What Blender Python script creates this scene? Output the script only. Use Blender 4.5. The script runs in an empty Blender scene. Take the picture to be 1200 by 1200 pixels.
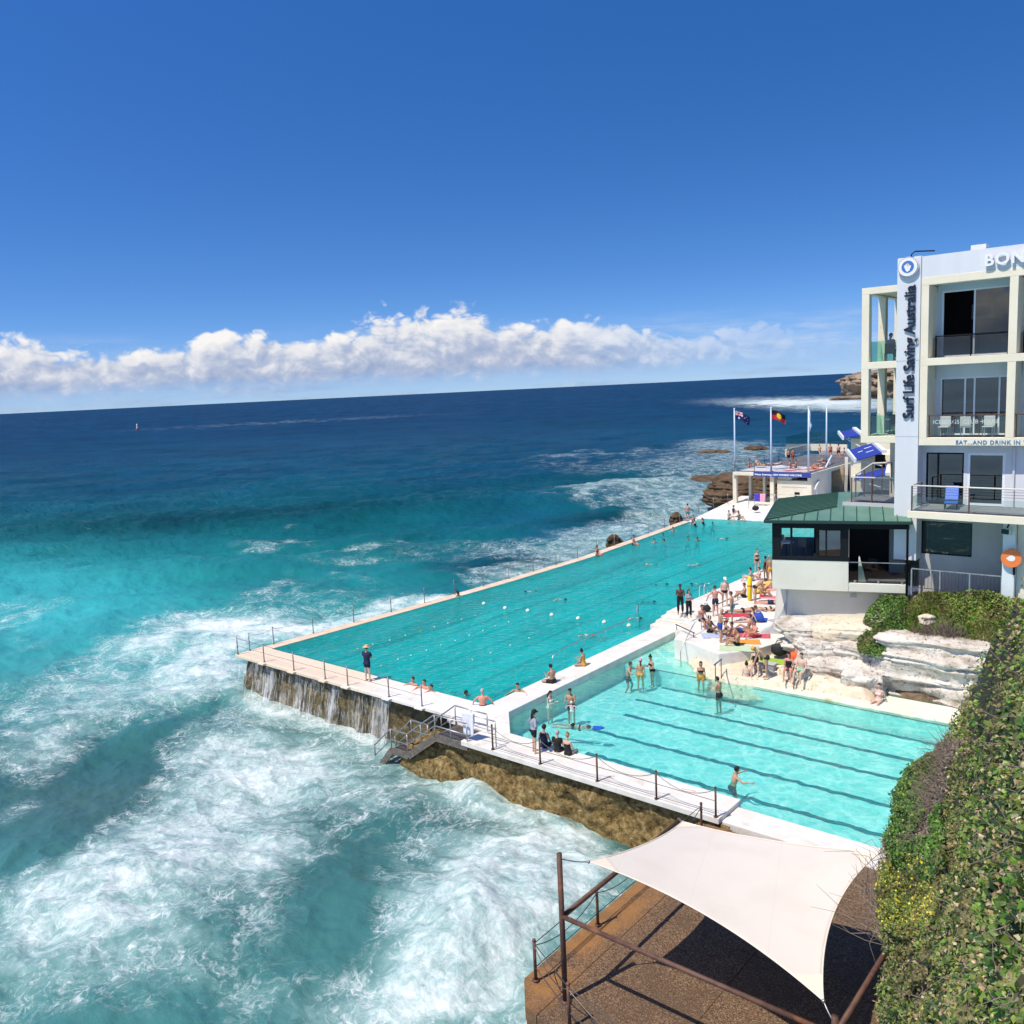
import bpy, bmesh, math, random
import numpy as np
from mathutils import Vector, Matrix, Quaternion
R_ = math.radians
random.seed(7); rng = np.random.default_rng(7)
SC = bpy.context.scene
COL = SC.collection

# ---------------------------------------------------------------- camera
FPX, HCAM = 1022.0, 14.2
def _calib():
    a, b = 484.5, -0.0478
    p1 = np.array([-600, a-600, FPX]); p2 = np.array([600, a+b*1200-600, FPX])
    n = np.cross(p1, p2); n /= np.linalg.norm(n)
    if n[1] > 0: n = -n
    dy = np.array([1465-600, a+b*1465-600, FPX]); dy /= np.linalg.norm(dy)
    return np.stack([np.cross(dy, n), dy, n])
RC = _calib()
CAM = np.array([0, 0, HCAM])
_d = RC @ np.array([318.75-600, 762.5-600, FPX]); _o = CAM + _d*(-HCAM/_d[2])
CAM = np.array([-_o[0], -_o[1], HCAM])
def ray(x, y): return RC @ np.array([x-600.0, y-600.0, FPX])
def G(x, y, z=0.0):            # point of the level z seen at that place of the photograph
    d = ray(x, y); return Vector(CAM + d*((z-CAM[2])/d[2]))
def GY(x, y, Y):               # point of the upright plane Y seen there
    d = ray(x, y); return Vector(CAM + d*((Y-CAM[1])/d[1]))
def GD(x, y, D):               # point at depth D
    d = ray(x, y); return Vector(CAM + d*(D/FPX))
def PR(P):                     # numpy points -> picture coordinates, depth
    v = (np.asarray(P)-CAM) @ RC
    return 600+FPX*v[..., 0]/v[..., 2], 600+FPX*v[..., 1]/v[..., 2], v[..., 2]

cd = bpy.data.cameras.new("camera"); cam = bpy.data.objects.new("camera", cd); COL.objects.link(cam)
cd.sensor_width = 36; cd.lens = FPX/1200*36; cd.clip_start = 0.1; cd.clip_end = 60000
m = Matrix.Identity(4)
for i in range(3):
    m[i][0] = RC[i][0]; m[i][1] = -RC[i][1]; m[i][2] = -RC[i][2]; m[i][3] = CAM[i]
cam.matrix_world = m; SC.camera = cam

# ---------------------------------------------------------------- light
SUN_EL = R_(60); SH = Vector((0.27, 0.96)).normalized()
sund = Vector((-SH.x*math.cos(SUN_EL), -SH.y*math.cos(SUN_EL), math.sin(SUN_EL)))
sl = bpy.data.lights.new("sun", "SUN"); sl.energy = 5.0; sl.angle = R_(0.53); sl.color = (1.0, 0.925, 0.81)
so = bpy.data.objects.new("sun", sl); COL.objects.link(so)
so.rotation_euler = sund.to_track_quat('Z', 'Y').to_euler()
SC.view_settings.view_transform = 'Standard'; SC.view_settings.look = 'None'
SC.view_settings.exposure = 0.0; SC.view_settings.gamma = 1.0
SC.cycles.max_bounces = 5; SC.cycles.diffuse_bounces = 2; SC.cycles.glossy_bounces = 2; SC.cycles.transmission_bounces = 3; SC.cycles.transparent_max_bounces = 14
SC.cycles.use_adaptive_sampling = True; SC.cycles.adaptive_threshold = 0.03; SC.cycles.sample_clamp_indirect = 6; SC.cycles.sample_clamp_direct = 12
SC.cycles.use_denoising = True

class NT:                      # tiny node-tree helper
    def __init__(s, tree): s.t = tree; tree.nodes.clear()
    def n(s, typ, **kw):
        nd = s.t.nodes.new(typ)
        ins = kw.pop('ins', {})
        for k, v in kw.items(): setattr(nd, k, v)
        for k, v in ins.items():
            sk = nd.inputs[k]
            if hasattr(v, 'is_linked') or isinstance(v, bpy.types.NodeSocket): s.t.links.new(v, sk)
            else: sk.default_value = v
        return nd
    def math(s, op, a, b=0.0, c=None, clamp=False):
        i = {0: a, 1: b}
        if c is not None: i[2] = c
        return s.n('ShaderNodeMath', operation=op, use_clamp=clamp, ins=i).outputs[0]
    def vmath(s, op, a, b=(0, 0, 0)):
        return s.n('ShaderNodeVectorMath', operation=op, ins={0: a, 1: b}).outputs[0]
    def noise(s, vec, scale, detail=4, rough=0.55, dist=0.0, out='Fac', dims='3D'):
        return s.n('ShaderNodeTexNoise', noise_dimensions=dims, ins={'Vector': vec, 'Scale': scale, 'Detail': detail, 'Roughness': rough, 'Distortion': dist}).outputs[out]
    def smooth(s, v, a, b):
        return s.n('ShaderNodeMapRange', interpolation_type='SMOOTHSTEP', ins={0: v, 1: a, 2: b, 3: 0.0, 4: 1.0}).outputs[0]
    def lin(s, v, a, b, c, d):
        return s.n('ShaderNodeMapRange', ins={0: v, 1: a, 2: b, 3: c, 4: d}).outputs[0]
    def mix(s, f, a, b, typ='MIX'):
        nd = s.n('ShaderNodeMix', data_type='RGBA', blend_type=typ)
        for k, v in ((0, f), (6, a), (7, b)):
            if isinstance(v, bpy.types.NodeSocket): s.t.links.new(v, nd.inputs[k])
            else: nd.inputs[k].default_value = v if k == 0 else (tuple(v)+(1,))[:4]
        return nd.outputs[2]
    def ramp(s, v, stops):
        nd = s.n('ShaderNodeValToRGB', ins={0: v}); e = nd.color_ramp.elements
        while len(e) < len(stops): e.new(0.5)
        for el, (p, c) in zip(e, stops): el.position = p; el.color = (tuple(c)+(1,))[:4]
        return nd.outputs[0]

# sky ------------------------------------------------------------
W = bpy.data.worlds.new("World"); SC.world = W; W.use_nodes = True
W.cycles.sampling_method = 'MANUAL'; W.cycles.sample_map_resolution = 256
nt = NT(W.node_tree)
tc = nt.n('ShaderNodeTexCoord').outputs['Generated']
sep = nt.n('ShaderNodeSeparateXYZ', ins={0: tc})
zup = nt.math('MAXIMUM', sep.outputs[2], 0.0)
# the deep colour of the real sky: look a little higher in the model sky
lift = nt.n('ShaderNodeCombineXYZ', ins={0: sep.outputs[0], 1: sep.outputs[1], 2: nt.math('ADD', nt.math('MULTIPLY', zup, 1.75), 0.085)}).outputs[0]
sky = nt.n('ShaderNodeTexSky', sky_type='NISHITA', sun_disc=False, sun_elevation=SUN_EL, sun_rotation=math.atan2(sund.x, sund.y), air_density=1.0, dust_density=0.35, ozone_density=2.5, ins={0: nt.vmath('NORMALIZE', lift)})
skyc = nt.n('ShaderNodeHueSaturation', ins={'Hue': 0.511, 'Saturation': 1.36, 'Value': 1.38, 'Color': sky.outputs[0]}).outputs[0]
fw = RC[:, 2]; yaw = math.atan2(fw[1], fw[0])
rot = nt.n('ShaderNodeVectorRotate', rotation_type='Z_AXIS', ins={'Vector': tc, 'Angle': -(yaw-math.pi/2)}).outputs[0]
rs = nt.n('ShaderNodeSeparateXYZ', ins={0: rot})
az = nt.math('ARCTAN2', rs.outputs[0], rs.outputs[1])
el = nt.math('ARCSINE', rs.outputs[2])
def cloudfield(dx, dz, det=7):
    p = nt.n('ShaderNodeCombineXYZ', ins={0: nt.math('ADD', nt.math('MULTIPLY', az, 11.0), dx), 1: nt.math('ADD', nt.math('MULTIPLY', el, 15.0), dz), 2: 3.7}).outputs[0]
    big = nt.noise(p, 0.62, 1, 0.5)
    pw = nt.vmath('ADD', p, nt.n('ShaderNodeVectorMath', operation='SCALE', ins={0: nt.noise(p, 2.0, 2, 0.5, out='Color'), 'Scale': 0.35}).outputs[0])
    a = nt.math('ABSOLUTE', nt.math('SUBTRACT', nt.noise(pw, 1.5, 1, 0.5), 0.5))
    b = nt.math('ABSOLUTE', nt.math('SUBTRACT', nt.noise(pw, 3.6, 2, 0.5), 0.5))
    fine = nt.noise(pw, 5.0, det, 0.62)
    d = nt.math('ADD', nt.math('MULTIPLY', big, 0.85), nt.math('MULTIPLY', fine, 0.34))
    return nt.math('ADD', d, nt.math('ADD', nt.math('MULTIPLY', a, 0.75), nt.math('MULTIPLY', b, 0.55)))
dens = cloudfield(0.0, 0.0)
# where the bank stands: tallest ahead and to the left, dying out to the right
top = nt.ramp(nt.lin(az, -0.62, 0.42, 0, 1), [(0.0, (.80,)*3), (0.12, (.80,)*3), (0.24, (.78,)*3), (0.40, (.92,)*3), (0.55, (.96,)*3), (0.68, (.90,)*3), (0.82, (.62,)*3), (1.0, (.40,)*3)])
tp = nt.math('MULTIPLY', nt.n('ShaderNodeSeparateColor', ins={0: top}).outputs[0], 0.099)
bias = nt.math('MULTIPLY', nt.math('SUBTRACT', 0.98, nt.math('DIVIDE', el, tp)), 0.80)
low = nt.smooth(nt.math('ADD', el, nt.math('MULTIPLY', nt.math('SUBTRACT', dens, .77), .02)), 0.006, 0.028)
cov = nt.math('ADD', nt.math('SUBTRACT', dens, 0.74), bias)
mask = nt.math('MULTIPLY', nt.math('MULTIPLY', nt.smooth(cov, 0.0, 0.15), nt.lin(az, 0.05, 0.34, 1.0, 0.10)), low)
veil = nt.math('MULTIPLY', nt.math('MULTIPLY', nt.smooth(nt.noise(nt.n('ShaderNodeCombineXYZ', ins={0: nt.math('MULTIPLY', az, 7.0), 1: nt.math('MULTIPLY', el, 60.0), 2: 1.3}).outputs[0], 1.0, 5, 0.6), 0.42, 0.68), nt.smooth(el, 0.085, 0.02)), 0.55)
mask = nt.math('MAXIMUM', mask, veil)
lit = nt.math('SUBTRACT', dens, cloudfield(-0.07, 0.16, 4))
lit = nt.math('ADD', nt.math('MULTIPLY', lit, 1.5), nt.lin(nt.math('DIVIDE', el, tp), 0.22, 0.85, 0.12, 0.70), clamp=True)
cc = nt.ramp(lit, [(0.0, (.33, .43, .66)), (0.3, (.50, .57, .74)), (0.55, (.80, .82, .88)), (0.85, (1.0, .985, .97))])
skyc = nt.mix(nt.math('MULTIPLY', nt.smooth(el, .085, .0), .45), skyc, (2.55, 3.35, 5.9))
bg1 = nt.n('ShaderNodeBackground', ins={0: skyc, 1: 0.115})
bg2 = nt.n('ShaderNodeBackground', ins={0: cc, 1: 0.95})
mx = nt.n('ShaderNodeMixShader', ins={0: mask, 1: bg1.outputs[0], 2: bg2.outputs[0]})
wo = nt.n('ShaderNodeOutputWorld'); W.node_tree.links.new(mx.outputs[0], wo.inputs[0])

# ---------------------------------------------------------------- materials
MATS = {}
def newmat(name):
    mt = bpy.data.materials.new(name); mt.use_nodes = True
    return mt, NT(mt.node_tree)
def finish(nt_, sh):
    o = nt_.n('ShaderNodeOutputMaterial'); nt_.t.links.new(sh, o.inputs[0])
def surf(name, c1, c2=None, scale=3.0, rough=0.7, bump=0.0, bscale=None, metal=0.0, spec=0.4, detail=5, c3=None, sc3=0.6, thr3=(0.55, 0.7), coord='pos', stretch=(1, 1, 1), bdist=0.02):
    """worn surface: two tones broken up by noise, optional third stain tone, bump"""
    if name in MATS: return MATS[name]
    mt, n = newmat(name)
    src = n.n('ShaderNodeNewGeometry').outputs['Position'] if coord == 'pos' else n.n('ShaderNodeTexCoord').outputs['Object']
    if stretch != (1, 1, 1): src = n.vmath('MULTIPLY', src, stretch)
    col = tuple(c1)+(1,)
    if c2 is not None:
        f = n.smooth(n.noise(src, scale, detail, 0.6), 0.35, 0.65)
        col = n.mix(f, c1, c2)
    if c3 is not None:
        f3 = n.smooth(n.noise(src, sc3, 7, 0.62), *thr3)
        col = n.mix(f3, col, c3)
    ins = {'Base Color': col, 'Roughness': rough, 'Metallic': metal, 'Specular IOR Level': spec}
    if bump:
        h = n.noise(src, bscale or scale*6, 6, 0.65)
        ins['Normal'] = n.n('ShaderNodeBump', ins={'Strength': bump, 'Distance': bdist, 'Height': h}).outputs[0]
    b = n.n('ShaderNodeBsdfPrincipled', ins=ins); finish(n, b.outputs[0])
    MATS[name] = mt; return mt
def glassmat(name, tint=(0.75, 0.85, 0.83), refl=0.15, alpha=0.75):
    if name in MATS: return MATS[name]
    mt, n = newmat(name)
    t = n.n('ShaderNodeBsdfTransparent', ins={0: tuple(c*alpha for c in tint)+(1,)})
    g = n.n('ShaderNodeBsdfGlossy', ins={'Color': (0.9, 0.95, 0.95, 1), 'Roughness': 0.02})
    fr = n.math('ADD', n.n('ShaderNodeFresnel', ins={0: 1.5}).outputs[0], refl, clamp=True)
    x = n.n('ShaderNodeMixShader', ins={0: fr, 1: t.outputs[0], 2: g.outputs[0]}); finish(n, x.outputs[0])
    MATS[name] = mt; return mt

# ---------------------------------------------------------------- numpy noise
_perm = np.random.default_rng(3).permutation(512); _perm = np.concatenate([_perm, _perm, _perm])
_grad = np.random.default_rng(4).normal(size=(512, 3)); _grad /= np.linalg.norm(_grad, axis=1)[:, None]
def pnoise(P):
    P = np.asarray(P, float); I = np.floor(P).astype(int); F = P-I; I &= 511
    U = F*F*F*(F*(F*6-15)+10); out = np.zeros(P.shape[:-1])
    for dx in (0, 1):
        for dy in (0, 1):
            for dz in (0, 1):
                h = _perm[_perm[_perm[(I[..., 0]+dx) & 511]+((I[..., 1]+dy) & 511)]+((I[..., 2]+dz) & 511)] & 511
                g = _grad[h]
                d = g[..., 0]*(F[..., 0]-dx)+g[..., 1]*(F[..., 1]-dy)+g[..., 2]*(F[..., 2]-dz)
                w = (U[..., 0] if dx else 1-U[..., 0])*(U[..., 1] if dy else 1-U[..., 1])*(U[..., 2] if dz else 1-U[..., 2])
                out += d*w
    return out*1.6
def fbm(P, oct=4, lac=2.0, gain=0.5):
    a, s = 0.0, 1.0; P = np.asarray(P, float)
    for k in range(oct):
        a = a+s*pnoise(P*lac**k+k*17.3); s *= gain
    return a
def sstep(x, a, b):
    t = np.clip((x-a)/(b-a), 0, 1); return t*t*(3-2*t)

# ---------------------------------------------------------------- builders
def tag(o, label=None, cat=None, group=None, kind=None):
    if label: o['label'] = label
    if cat: o['category'] = cat
    if group: o['group'] = group
    if kind: o['kind'] = kind
    return o
def empty(name, loc=(0, 0, 0), rz=0.0, label=None, cat=None, group=None, kind=None):
    o = bpy.data.objects.new(name, None); COL.objects.link(o); o.location = loc; o.rotation_euler = (0, 0, rz)
    o.empty_display_size = 0.2
    return tag(o, label, cat, group, kind)
def meshobj(name, verts, faces, mat=None, parent=None, smooth=False, mats=None, fmat=None):
    me = bpy.data.meshes.new(name); me.from_pydata([tuple(v) for v in verts], [], [tuple(f) for f in faces])
    for mm in (mats or ([mat] if mat else [])): me.materials.append(mm)
    if fmat is not None: me.polygons.foreach_set('material_index', np.asarray(fmat, dtype=np.int32))
    if smooth: me.polygons.foreach_set('use_smooth', np.ones(len(me.polygons), dtype=bool))
    me.update()
    o = bpy.data.objects.new(name, me); COL.objects.link(o)
    if parent: o.parent = parent
    return o
def gridobj(name, V, mat=None, parent=None, smooth=True, attrs=None):
    """V (n,m,3) array of points -> quad sheet"""
    n, mm = V.shape[:2]
    idx = np.arange(n*mm).reshape(n, mm)
    q = np.stack([idx[:-1, :-1], idx[1:, :-1], idx[1:, 1:], idx[:-1, 1:]], -1).reshape(-1, 4)
    return arrmesh(name, V.reshape(-1, 3), q, mat, parent, smooth, attrs)
def arrmesh(name, V, Q, mat=None, parent=None, smooth=True, attrs=None):
    me = bpy.data.meshes.new(name); k = Q.shape[1]
    me.vertices.add(len(V)); me.vertices.foreach_set('co', np.ascontiguousarray(V, dtype=np.float32).ravel())
    me.loops.add(Q.size); me.loops.foreach_set('vertex_index', np.ascontiguousarray(Q, dtype=np.int32).ravel())
    me.polygons.add(len(Q)); me.polygons.foreach_set('loop_start', np.arange(0, Q.size, k, dtype=np.int32))
    me.polygons.foreach_set('use_smooth', np.full(len(Q), smooth, dtype=bool))
    for an, (typ, dom, arr) in (attrs or {}).items():
        a = me.attributes.new(an, typ, dom)
        a.data.foreach_set('color' if 'COLOR' in typ else 'value', np.ascontiguousarray(arr, dtype=np.float32).ravel())
    if mat: me.materials.append(mat)
    me.update(calc_edges=True); me.validate()
    o = bpy.data.objects.new(name, me); COL.objects.link(o)
    if parent: o.parent = parent
    return o
class MB:
    """collects simple shapes; build() links them as ONE mesh object"""
    def __init__(s): s.v = []; s.f = []
    def add(s, vs, fs):
        b = len(s.v); s.v += [Vector(v) for v in vs]; s.f += [tuple(i+b for i in f) for f in fs]; return s
    def box(s, x0, x1, y0, y1, z0, z1, M=None):
        vs = [Vector((x, y, z)) for z in (z0, z1) for y in (y0, y1) for x in (x0, x1)]
        if M is not None: vs = [M @ v for v in vs]
        return s.add(vs, [(0, 2, 3, 1), (4, 5, 7, 6), (0, 1, 5, 4), (2, 6, 7, 3), (0, 4, 6, 2), (1, 3, 7, 5)])
    def beam(s, a, b, w, h):
        a, b = Vector(a), Vector(b); d = (b-a); L = d.length; d.normalize()
        up = Vector((0, 0, 1)) if abs(d.z) < 0.95 else Vector((0, 1, 0))
        sd = d.cross(up).normalized(); up = sd.cross(d)
        vs = []
        for p in (a, b):
            for i, j in ((-1, -1), (1, -1), (1, 1), (-1, 1)): vs.append(p+sd*(w/2*i)+up*(h/2*j))
        return s.add(vs, [(0, 1, 2, 3), (7, 6, 5, 4), (0, 4, 5, 1), (1, 5, 6, 2), (2, 6, 7, 3), (3, 7, 4, 0)])
    def tube(s, pts, r, n=8, caps=True):
        pts = [Vector(p) for p in pts]; rs = r if isinstance(r, (list, tuple)) else [r]*len(pts)
        vs, fs = [], []; prev = None
        for i, p in enumerate(pts):
            t = (pts[min(i+1, len(pts)-1)]-pts[max(i-1, 0)]).normalized()
            a = prev if prev is not None else (Vector((0, 0, 1)) if abs(t.z) < 0.9 else Vector((1, 0, 0)))
            x = a-t*a.dot(t); x.normalize(); prev = x; y = t.cross(x)
            for k in range(n):
                an = 2*math.pi*k/n; vs.append(p+(x*math.cos(an)+y*math.sin(an))*rs[i])
        for i in range(len(pts)-1):
            for k in range(n): fs.append((i*n+k, i*n+(k+1) % n, (i+1)*n+(k+1) % n, (i+1)*n+k))
        if caps: fs.append(tuple(range(n-1, -1, -1))); fs.append(tuple((len(pts)-1)*n+k for k in range(n)))
        return s.add(vs, fs)
    def prism(s, poly, z0, z1, M=None):
        n = len(poly); vs = [Vector((p[0], p[1], z0)) for p in poly]+[Vector((p[0], p[1], z1)) for p in poly]
        A = sum(poly[i][0]*poly[(i+1) % n][1]-poly[(i+1) % n][0]*poly[i][1] for i in range(n))
        if A < 0: vs = vs[:n][::-1]+vs[n:][::-1]
        if M is not None: vs = [M @ v for v in vs]
        return s.add(vs, [tuple(range(n-1, -1, -1)), tuple(range(n, 2*n))]+[(i, (i+1) % n, n+(i+1) % n, n+i) for i in range(n)])
    def quad(s, *p): return s.add(p, [tuple(range(len(p)))])
    def ball(s, c, r, n=10, m_=7, sc=(1, 1, 1)):
        c = Vector(c); vs = [c+Vector((0, 0, r*sc[2]))]; fs = []
        for i in range(1, m_):
            th = math.pi*i/m_
            for k in range(n):
                ph = 2*math.pi*k/n
                vs.append(c+Vector((r*sc[0]*math.sin(th)*math.cos(ph), r*sc[1]*math.sin(th)*math.sin(ph), r*sc[2]*math.cos(th))))
        vs.append(c-Vector((0, 0, r*sc[2]))); L = len(vs)-1
        for k in range(n):
            fs.append((0, 1+k, 1+(k+1) % n)); fs.append((L, 1+(m_-2)*n+(k+1) % n, 1+(m_-2)*n+k))
            for i in range(m_-2): fs.append((1+i*n+k, 1+(i+1)*n+k, 1+(i+1)*n+(k+1) % n, 1+i*n+(k+1) % n))
        return s.add(vs, fs)
    def disc(s, c, nrm, r, th, n=32):
        nrm = Vector(nrm).normalized(); c = Vector(c); return s.tube([c, c+nrm*th], r, n)
    def build(s, name, mat, parent=None, smooth=False, bevel=0.0):
        o = meshobj(name, s.v, s.f, mat, parent, smooth)
        if bevel:
            md = o.modifiers.new('bevel', 'BEVEL'); md.width = bevel; md.segments = 2; md.limit_method = 'ANGLE'
        return o
def smooth_by_angle(o, a=40):
    o.data.polygons.foreach_set('use_smooth', np.ones(len(o.data.polygons), dtype=bool))
    try: o.data.set_sharp_from_angle(angle=R_(a))
    except Exception: pass
    return o
def textobj(name, body, size, mat, parent, M, extrude=0.03, bold=0.0, spacing=1.0):
    c = bpy.data.curves.new(name, 'FONT'); c.body = body; c.size = size; c.extrude = extrude; c.offset = bold
    c.space_character = spacing; c.align_x = 'LEFT'; c.resolution_u = 3
    t = bpy.data.objects.new(name, c); COL.objects.link(t)
    bpy.context.view_layer.update()
    me = bpy.data.meshes.new_from_object(t.evaluated_get(bpy.context.evaluated_depsgraph_get()))
    bpy.data.objects.remove(t); bpy.data.curves.remove(c)
    me.materials.clear(); me.materials.append(mat); me.transform(M)
    o = bpy.data.objects.new(name, me); COL.objects.link(o); o.parent = parent
    return o

# ================================================================ OCEAN
SEA = -2.2
def build_ocean():
    az = np.concatenate([np.linspace(-84, -37, 60)[:-1], np.linspace(-37, 37, 1180), np.linspace(37, 84, 60)[1:]])
    dep = np.concatenate([np.linspace(52, 30, 230)[:-1], np.linspace(30, 1.2, 560)[:-1], np.geomspace(1.2, 0.035, 60)])
    r = (HCAM-SEA)/np.tan(np.radians(dep))
    A, Rr = np.meshgrid(np.radians(az), r, indexing='ij')
    f = RC[:, 2]/np.hypot(RC[0, 2], RC[1, 2])
    th = math.atan2(f[1], f[0])-A
    X = CAM[0]+Rr*np.cos(th); Y = CAM[1]+Rr*np.sin(th)
    P0 = np.stack([X, Y, np.full_like(X, SEA)], -1)
    px, py, dd = PR(P0)
    dy = py-(484.5-0.0478*px)
    # ---- foam amount: (x, y, half-length, half-width, turn, amount) of every foam field
    F = np.zeros_like(X)
    wx = px+30*fbm(P0*[.11, .11, 1], 3)*np.clip(dy/200, .1, 1.2); wy = py+16*fbm(P0*[.11, .11, 1]+9, 3)*np.clip(dy/200, .1, 1.2)
    blobs = [(235, 748, 95, 17, -10, .85), (440, 722, 130, 11, -17, .85), (320, 748, 60, 14, -8, .75), (150, 800, 130, 24, -18, .5), (240, 800, 55, 13, -22, .8),
        (90, 830, 80, 30, -25, .45), (260, 850, 90, 22, -10, .5), (330, 825, 70, 10, 20, .9), (430, 872, 70, 9, 28, .75), (350, 890, 95, 18, 0, .48), (300, 900, 60, 34, -30, .55), (420, 925, 90, 22, 8, .45),
        (250, 945, 90, 55, -35, .62), (225, 1010, 120, 32, -12, .66), (120, 1015, 90, 28, -40, .62), (60, 1085, 90, 60, -15, .78), (150, 1120, 120, 40, -20, .45), (310, 1010, 70, 28, -22, .5), (20, 880, 40, 22, -20, .7), (15, 945, 28, 14, 0, .55),
        (490, 935, 60, 22, 20, .34), (570, 935, 36, 22, 35, .8), (500, 1000, 90, 40, -30, .3), (330, 1090, 120, 40, -20, .30), (420, 1180, 120, 34, -20, .36), (260, 1180, 100, 26, 0, .36),
        (610, 1010, 70, 20, 10, .4), (585, 1060, 75, 45, -38, .98), (520, 1120, 75, 42, -50, .9), (640, 1050, 55, 60, 20, .92), (560, 1175, 75, 30, 0, .9), (660, 1000, 55, 22, 25, .8), (455, 1090, 22, 50, 25, .55),
        (600, 672, 60, 9, -16, .55), (560, 693, 50, 10, -18, .8), (655, 660, 44, 8, -18, .85), (690, 632, 60, 8, -15, .5), (740, 612, 60, 9, -15, .7), (620, 640, 70, 9, -5, .5), (560, 655, 60, 8, -6, .4),
        (770, 592, 50, 10, -4, .9), (735, 575, 46, 4.5, -8, 2.4), (690, 580, 14, 3.5, -5, 1.6), (800, 570, 40, 9, -5, .75), (830, 548, 55, 8, -4, .9), (790, 540, 80, 4, -4, .5), (860, 528, 45, 7, 2, .95), (838, 522, 22, 3, 0, .8), (700, 533, 60, 2.6, -3, .8), (660, 545, 40, 2, 0, .5), (720, 555, 60, 3, 0, .4),
        (760, 620, 50, 6, -20, .8), (700, 645, 50, 6, -20, .75), (850, 588, 45, 18, -5, .8), (960, 471, 75, 3.4, 0, 1.3), (905, 473, 22, 1.6, 0, 1.1), (1000, 478, 60, 3.4, 0, .9),
        (305, 648, 16, 5, 0, .55), (345, 637, 18, 4, 0, .7), (420, 650, 40, 5, -8, .45), (310, 690, 30, 6, -10, .4), (0, 735, 70, 12, -12, .42), (380, 690, 50, 4, -10, .2), (330, 495, 160, 1.3, -3, .25), (760, 620, 30, 9, -22, .5)]
    for bx, by, sx, sy, t, a in blobs:
        c, s_ = math.cos(R_(t)), math.sin(R_(t)); u = (wx-bx)*c+(wy-by)*s_; v = -(wx-bx)*s_+(wy-by)*c
        F = np.maximum(F, 0) + a*np.exp(-0.5*((u/sx)**2+(v/sy)**2))*(1-0.45*np.clip(F, 0, 1))
    for bx, by, sx, sy, t, a in [(150, 868, 90, 12, -18, .35), (130, 930, 80, 18, -30, .38), (30, 1000, 60, 20, -20, .35), (195, 780, 60, 8, -15, .3), (600, 985, 70, 18, 15, .45), (680, 612, 50, 6, -6, .6), (585, 664, 60, 8, -4, .75), (780, 562, 36, 3, -3, .5), (400, 1040, 80, 40, -30, .25), (430, 1140, 40, 22, -20, .3), (300, 870, 40, 10, 0, .3)]:
        c, s_ = math.cos(R_(t)), math.sin(R_(t)); u = (wx-bx)*c+(wy-by)*s_; v = -(wx-bx)*s_+(wy-by)*c
        F -= a*np.exp(-0.5*((u/sx)**2+(v/sy)**2))
    F = np.clip(F, 0, 1.25); F = F*(1-sstep(dy, 250, 330))+sstep(dy, 250, 330)*np.clip(1.12*F-.18, 0, 1.0); F = F*(1-.45*sstep(dy, 50, 75)*(1-sstep(dy, 225, 260))*sstep(px, 480, 560))
    # ---- water colour: deep blue outside, turquoise over sand, milky near the rocks
    st = np.array([0, 30, 90, 140, 182, 218, 250, 295, 350, 450, 600, 760.])
    cs = np.array([(.006, .038, .095), (.004, .040, .100), (.003, .058, .103), (.003, .085, .103), (.005, .128, .130), (.013, .190, .188), (.022, .235, .228), (.040, .27, .262), (.050, .205, .196), (.042, .142, .142), (.050, .170, .163), (.060, .20, .192)])
    dyw = dy+22*fbm(P0*[.02, .02, 1], 3)*np.clip(dy/120, 0, 1)
    C = np.stack([np.interp(dyw, st, cs[:, k]) for k in range(3)], -1)
    tq = (np.exp(-.5*((px-30)/130)**2-.5*((dy-225)/45)**2)*.6)[..., None]; C = C*(1-tq)+np.array([.05, .42, .44])*tq
    k = sstep(px, 430, 620)*sstep(dy, 100, 160)*(1-sstep(dy, 260, 330))*0.62
    k = k*np.clip(.75+.9*fbm(P0*[.05, .05, 1]+4, 3), 0, 1.2)
    C = C*(1-k[..., None])+np.array([.006, .085, .15])*k[..., None]
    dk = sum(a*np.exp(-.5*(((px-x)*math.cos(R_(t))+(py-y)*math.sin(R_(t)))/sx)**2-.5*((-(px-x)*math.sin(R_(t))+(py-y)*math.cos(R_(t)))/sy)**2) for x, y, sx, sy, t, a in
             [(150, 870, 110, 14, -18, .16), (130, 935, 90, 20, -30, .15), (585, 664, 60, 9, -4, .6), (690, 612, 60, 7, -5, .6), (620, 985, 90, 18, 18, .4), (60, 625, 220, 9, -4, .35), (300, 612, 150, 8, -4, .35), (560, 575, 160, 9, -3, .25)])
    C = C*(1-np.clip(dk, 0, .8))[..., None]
    C = C*(1+0.22*fbm(P0*[.07, .07, 1]+2, 4)+.16*fbm(P0*[.012, .02, 1]+8, 4))[..., None]
    brown = (.5*np.exp(-.5*((px-100)/70)**2-.5*((py-940)/28)**2)+.45*np.exp(-.5*((px-640)/60)**2-.5*((py-975)/14)**2))[..., None]
    C = C*(1-brown)+np.array([.07, .13, .12])*brown
    # ---- waves
    fade = np.clip(140/np.maximum(Rr, 1), 0, 1)**1.3
    h = np.zeros_like(X)
    for L, amp, ang, ph in ((34, .24, 96, 0), (21, .20, 112, 1.3), (13, .12, 78, 4.0)):
        a = R_(ang)+math.atan2(f[1], f[0])-R_(90); kx, ky = math.cos(a), math.sin(a)
        q = (X*kx+Y*ky)*2*math.pi/L+ph+1.6*fbm(P0*[.03, .03, 1]+ph, 2)
        h += amp*(np.exp(1.1*np.sin(q))/1.6-.72)
    h += .42*fbm(P0*[.13, .16, 1], 3)+.20*(1-np.abs(fbm(P0*[.38, .46, 1], 4)))-.1
    h += .05*F*fbm(P0*[.9, .9, 1], 2)+.09*sstep(F, .55, 1)*np.abs(fbm(P0*[.55, .55, 1]+7, 3))
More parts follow.
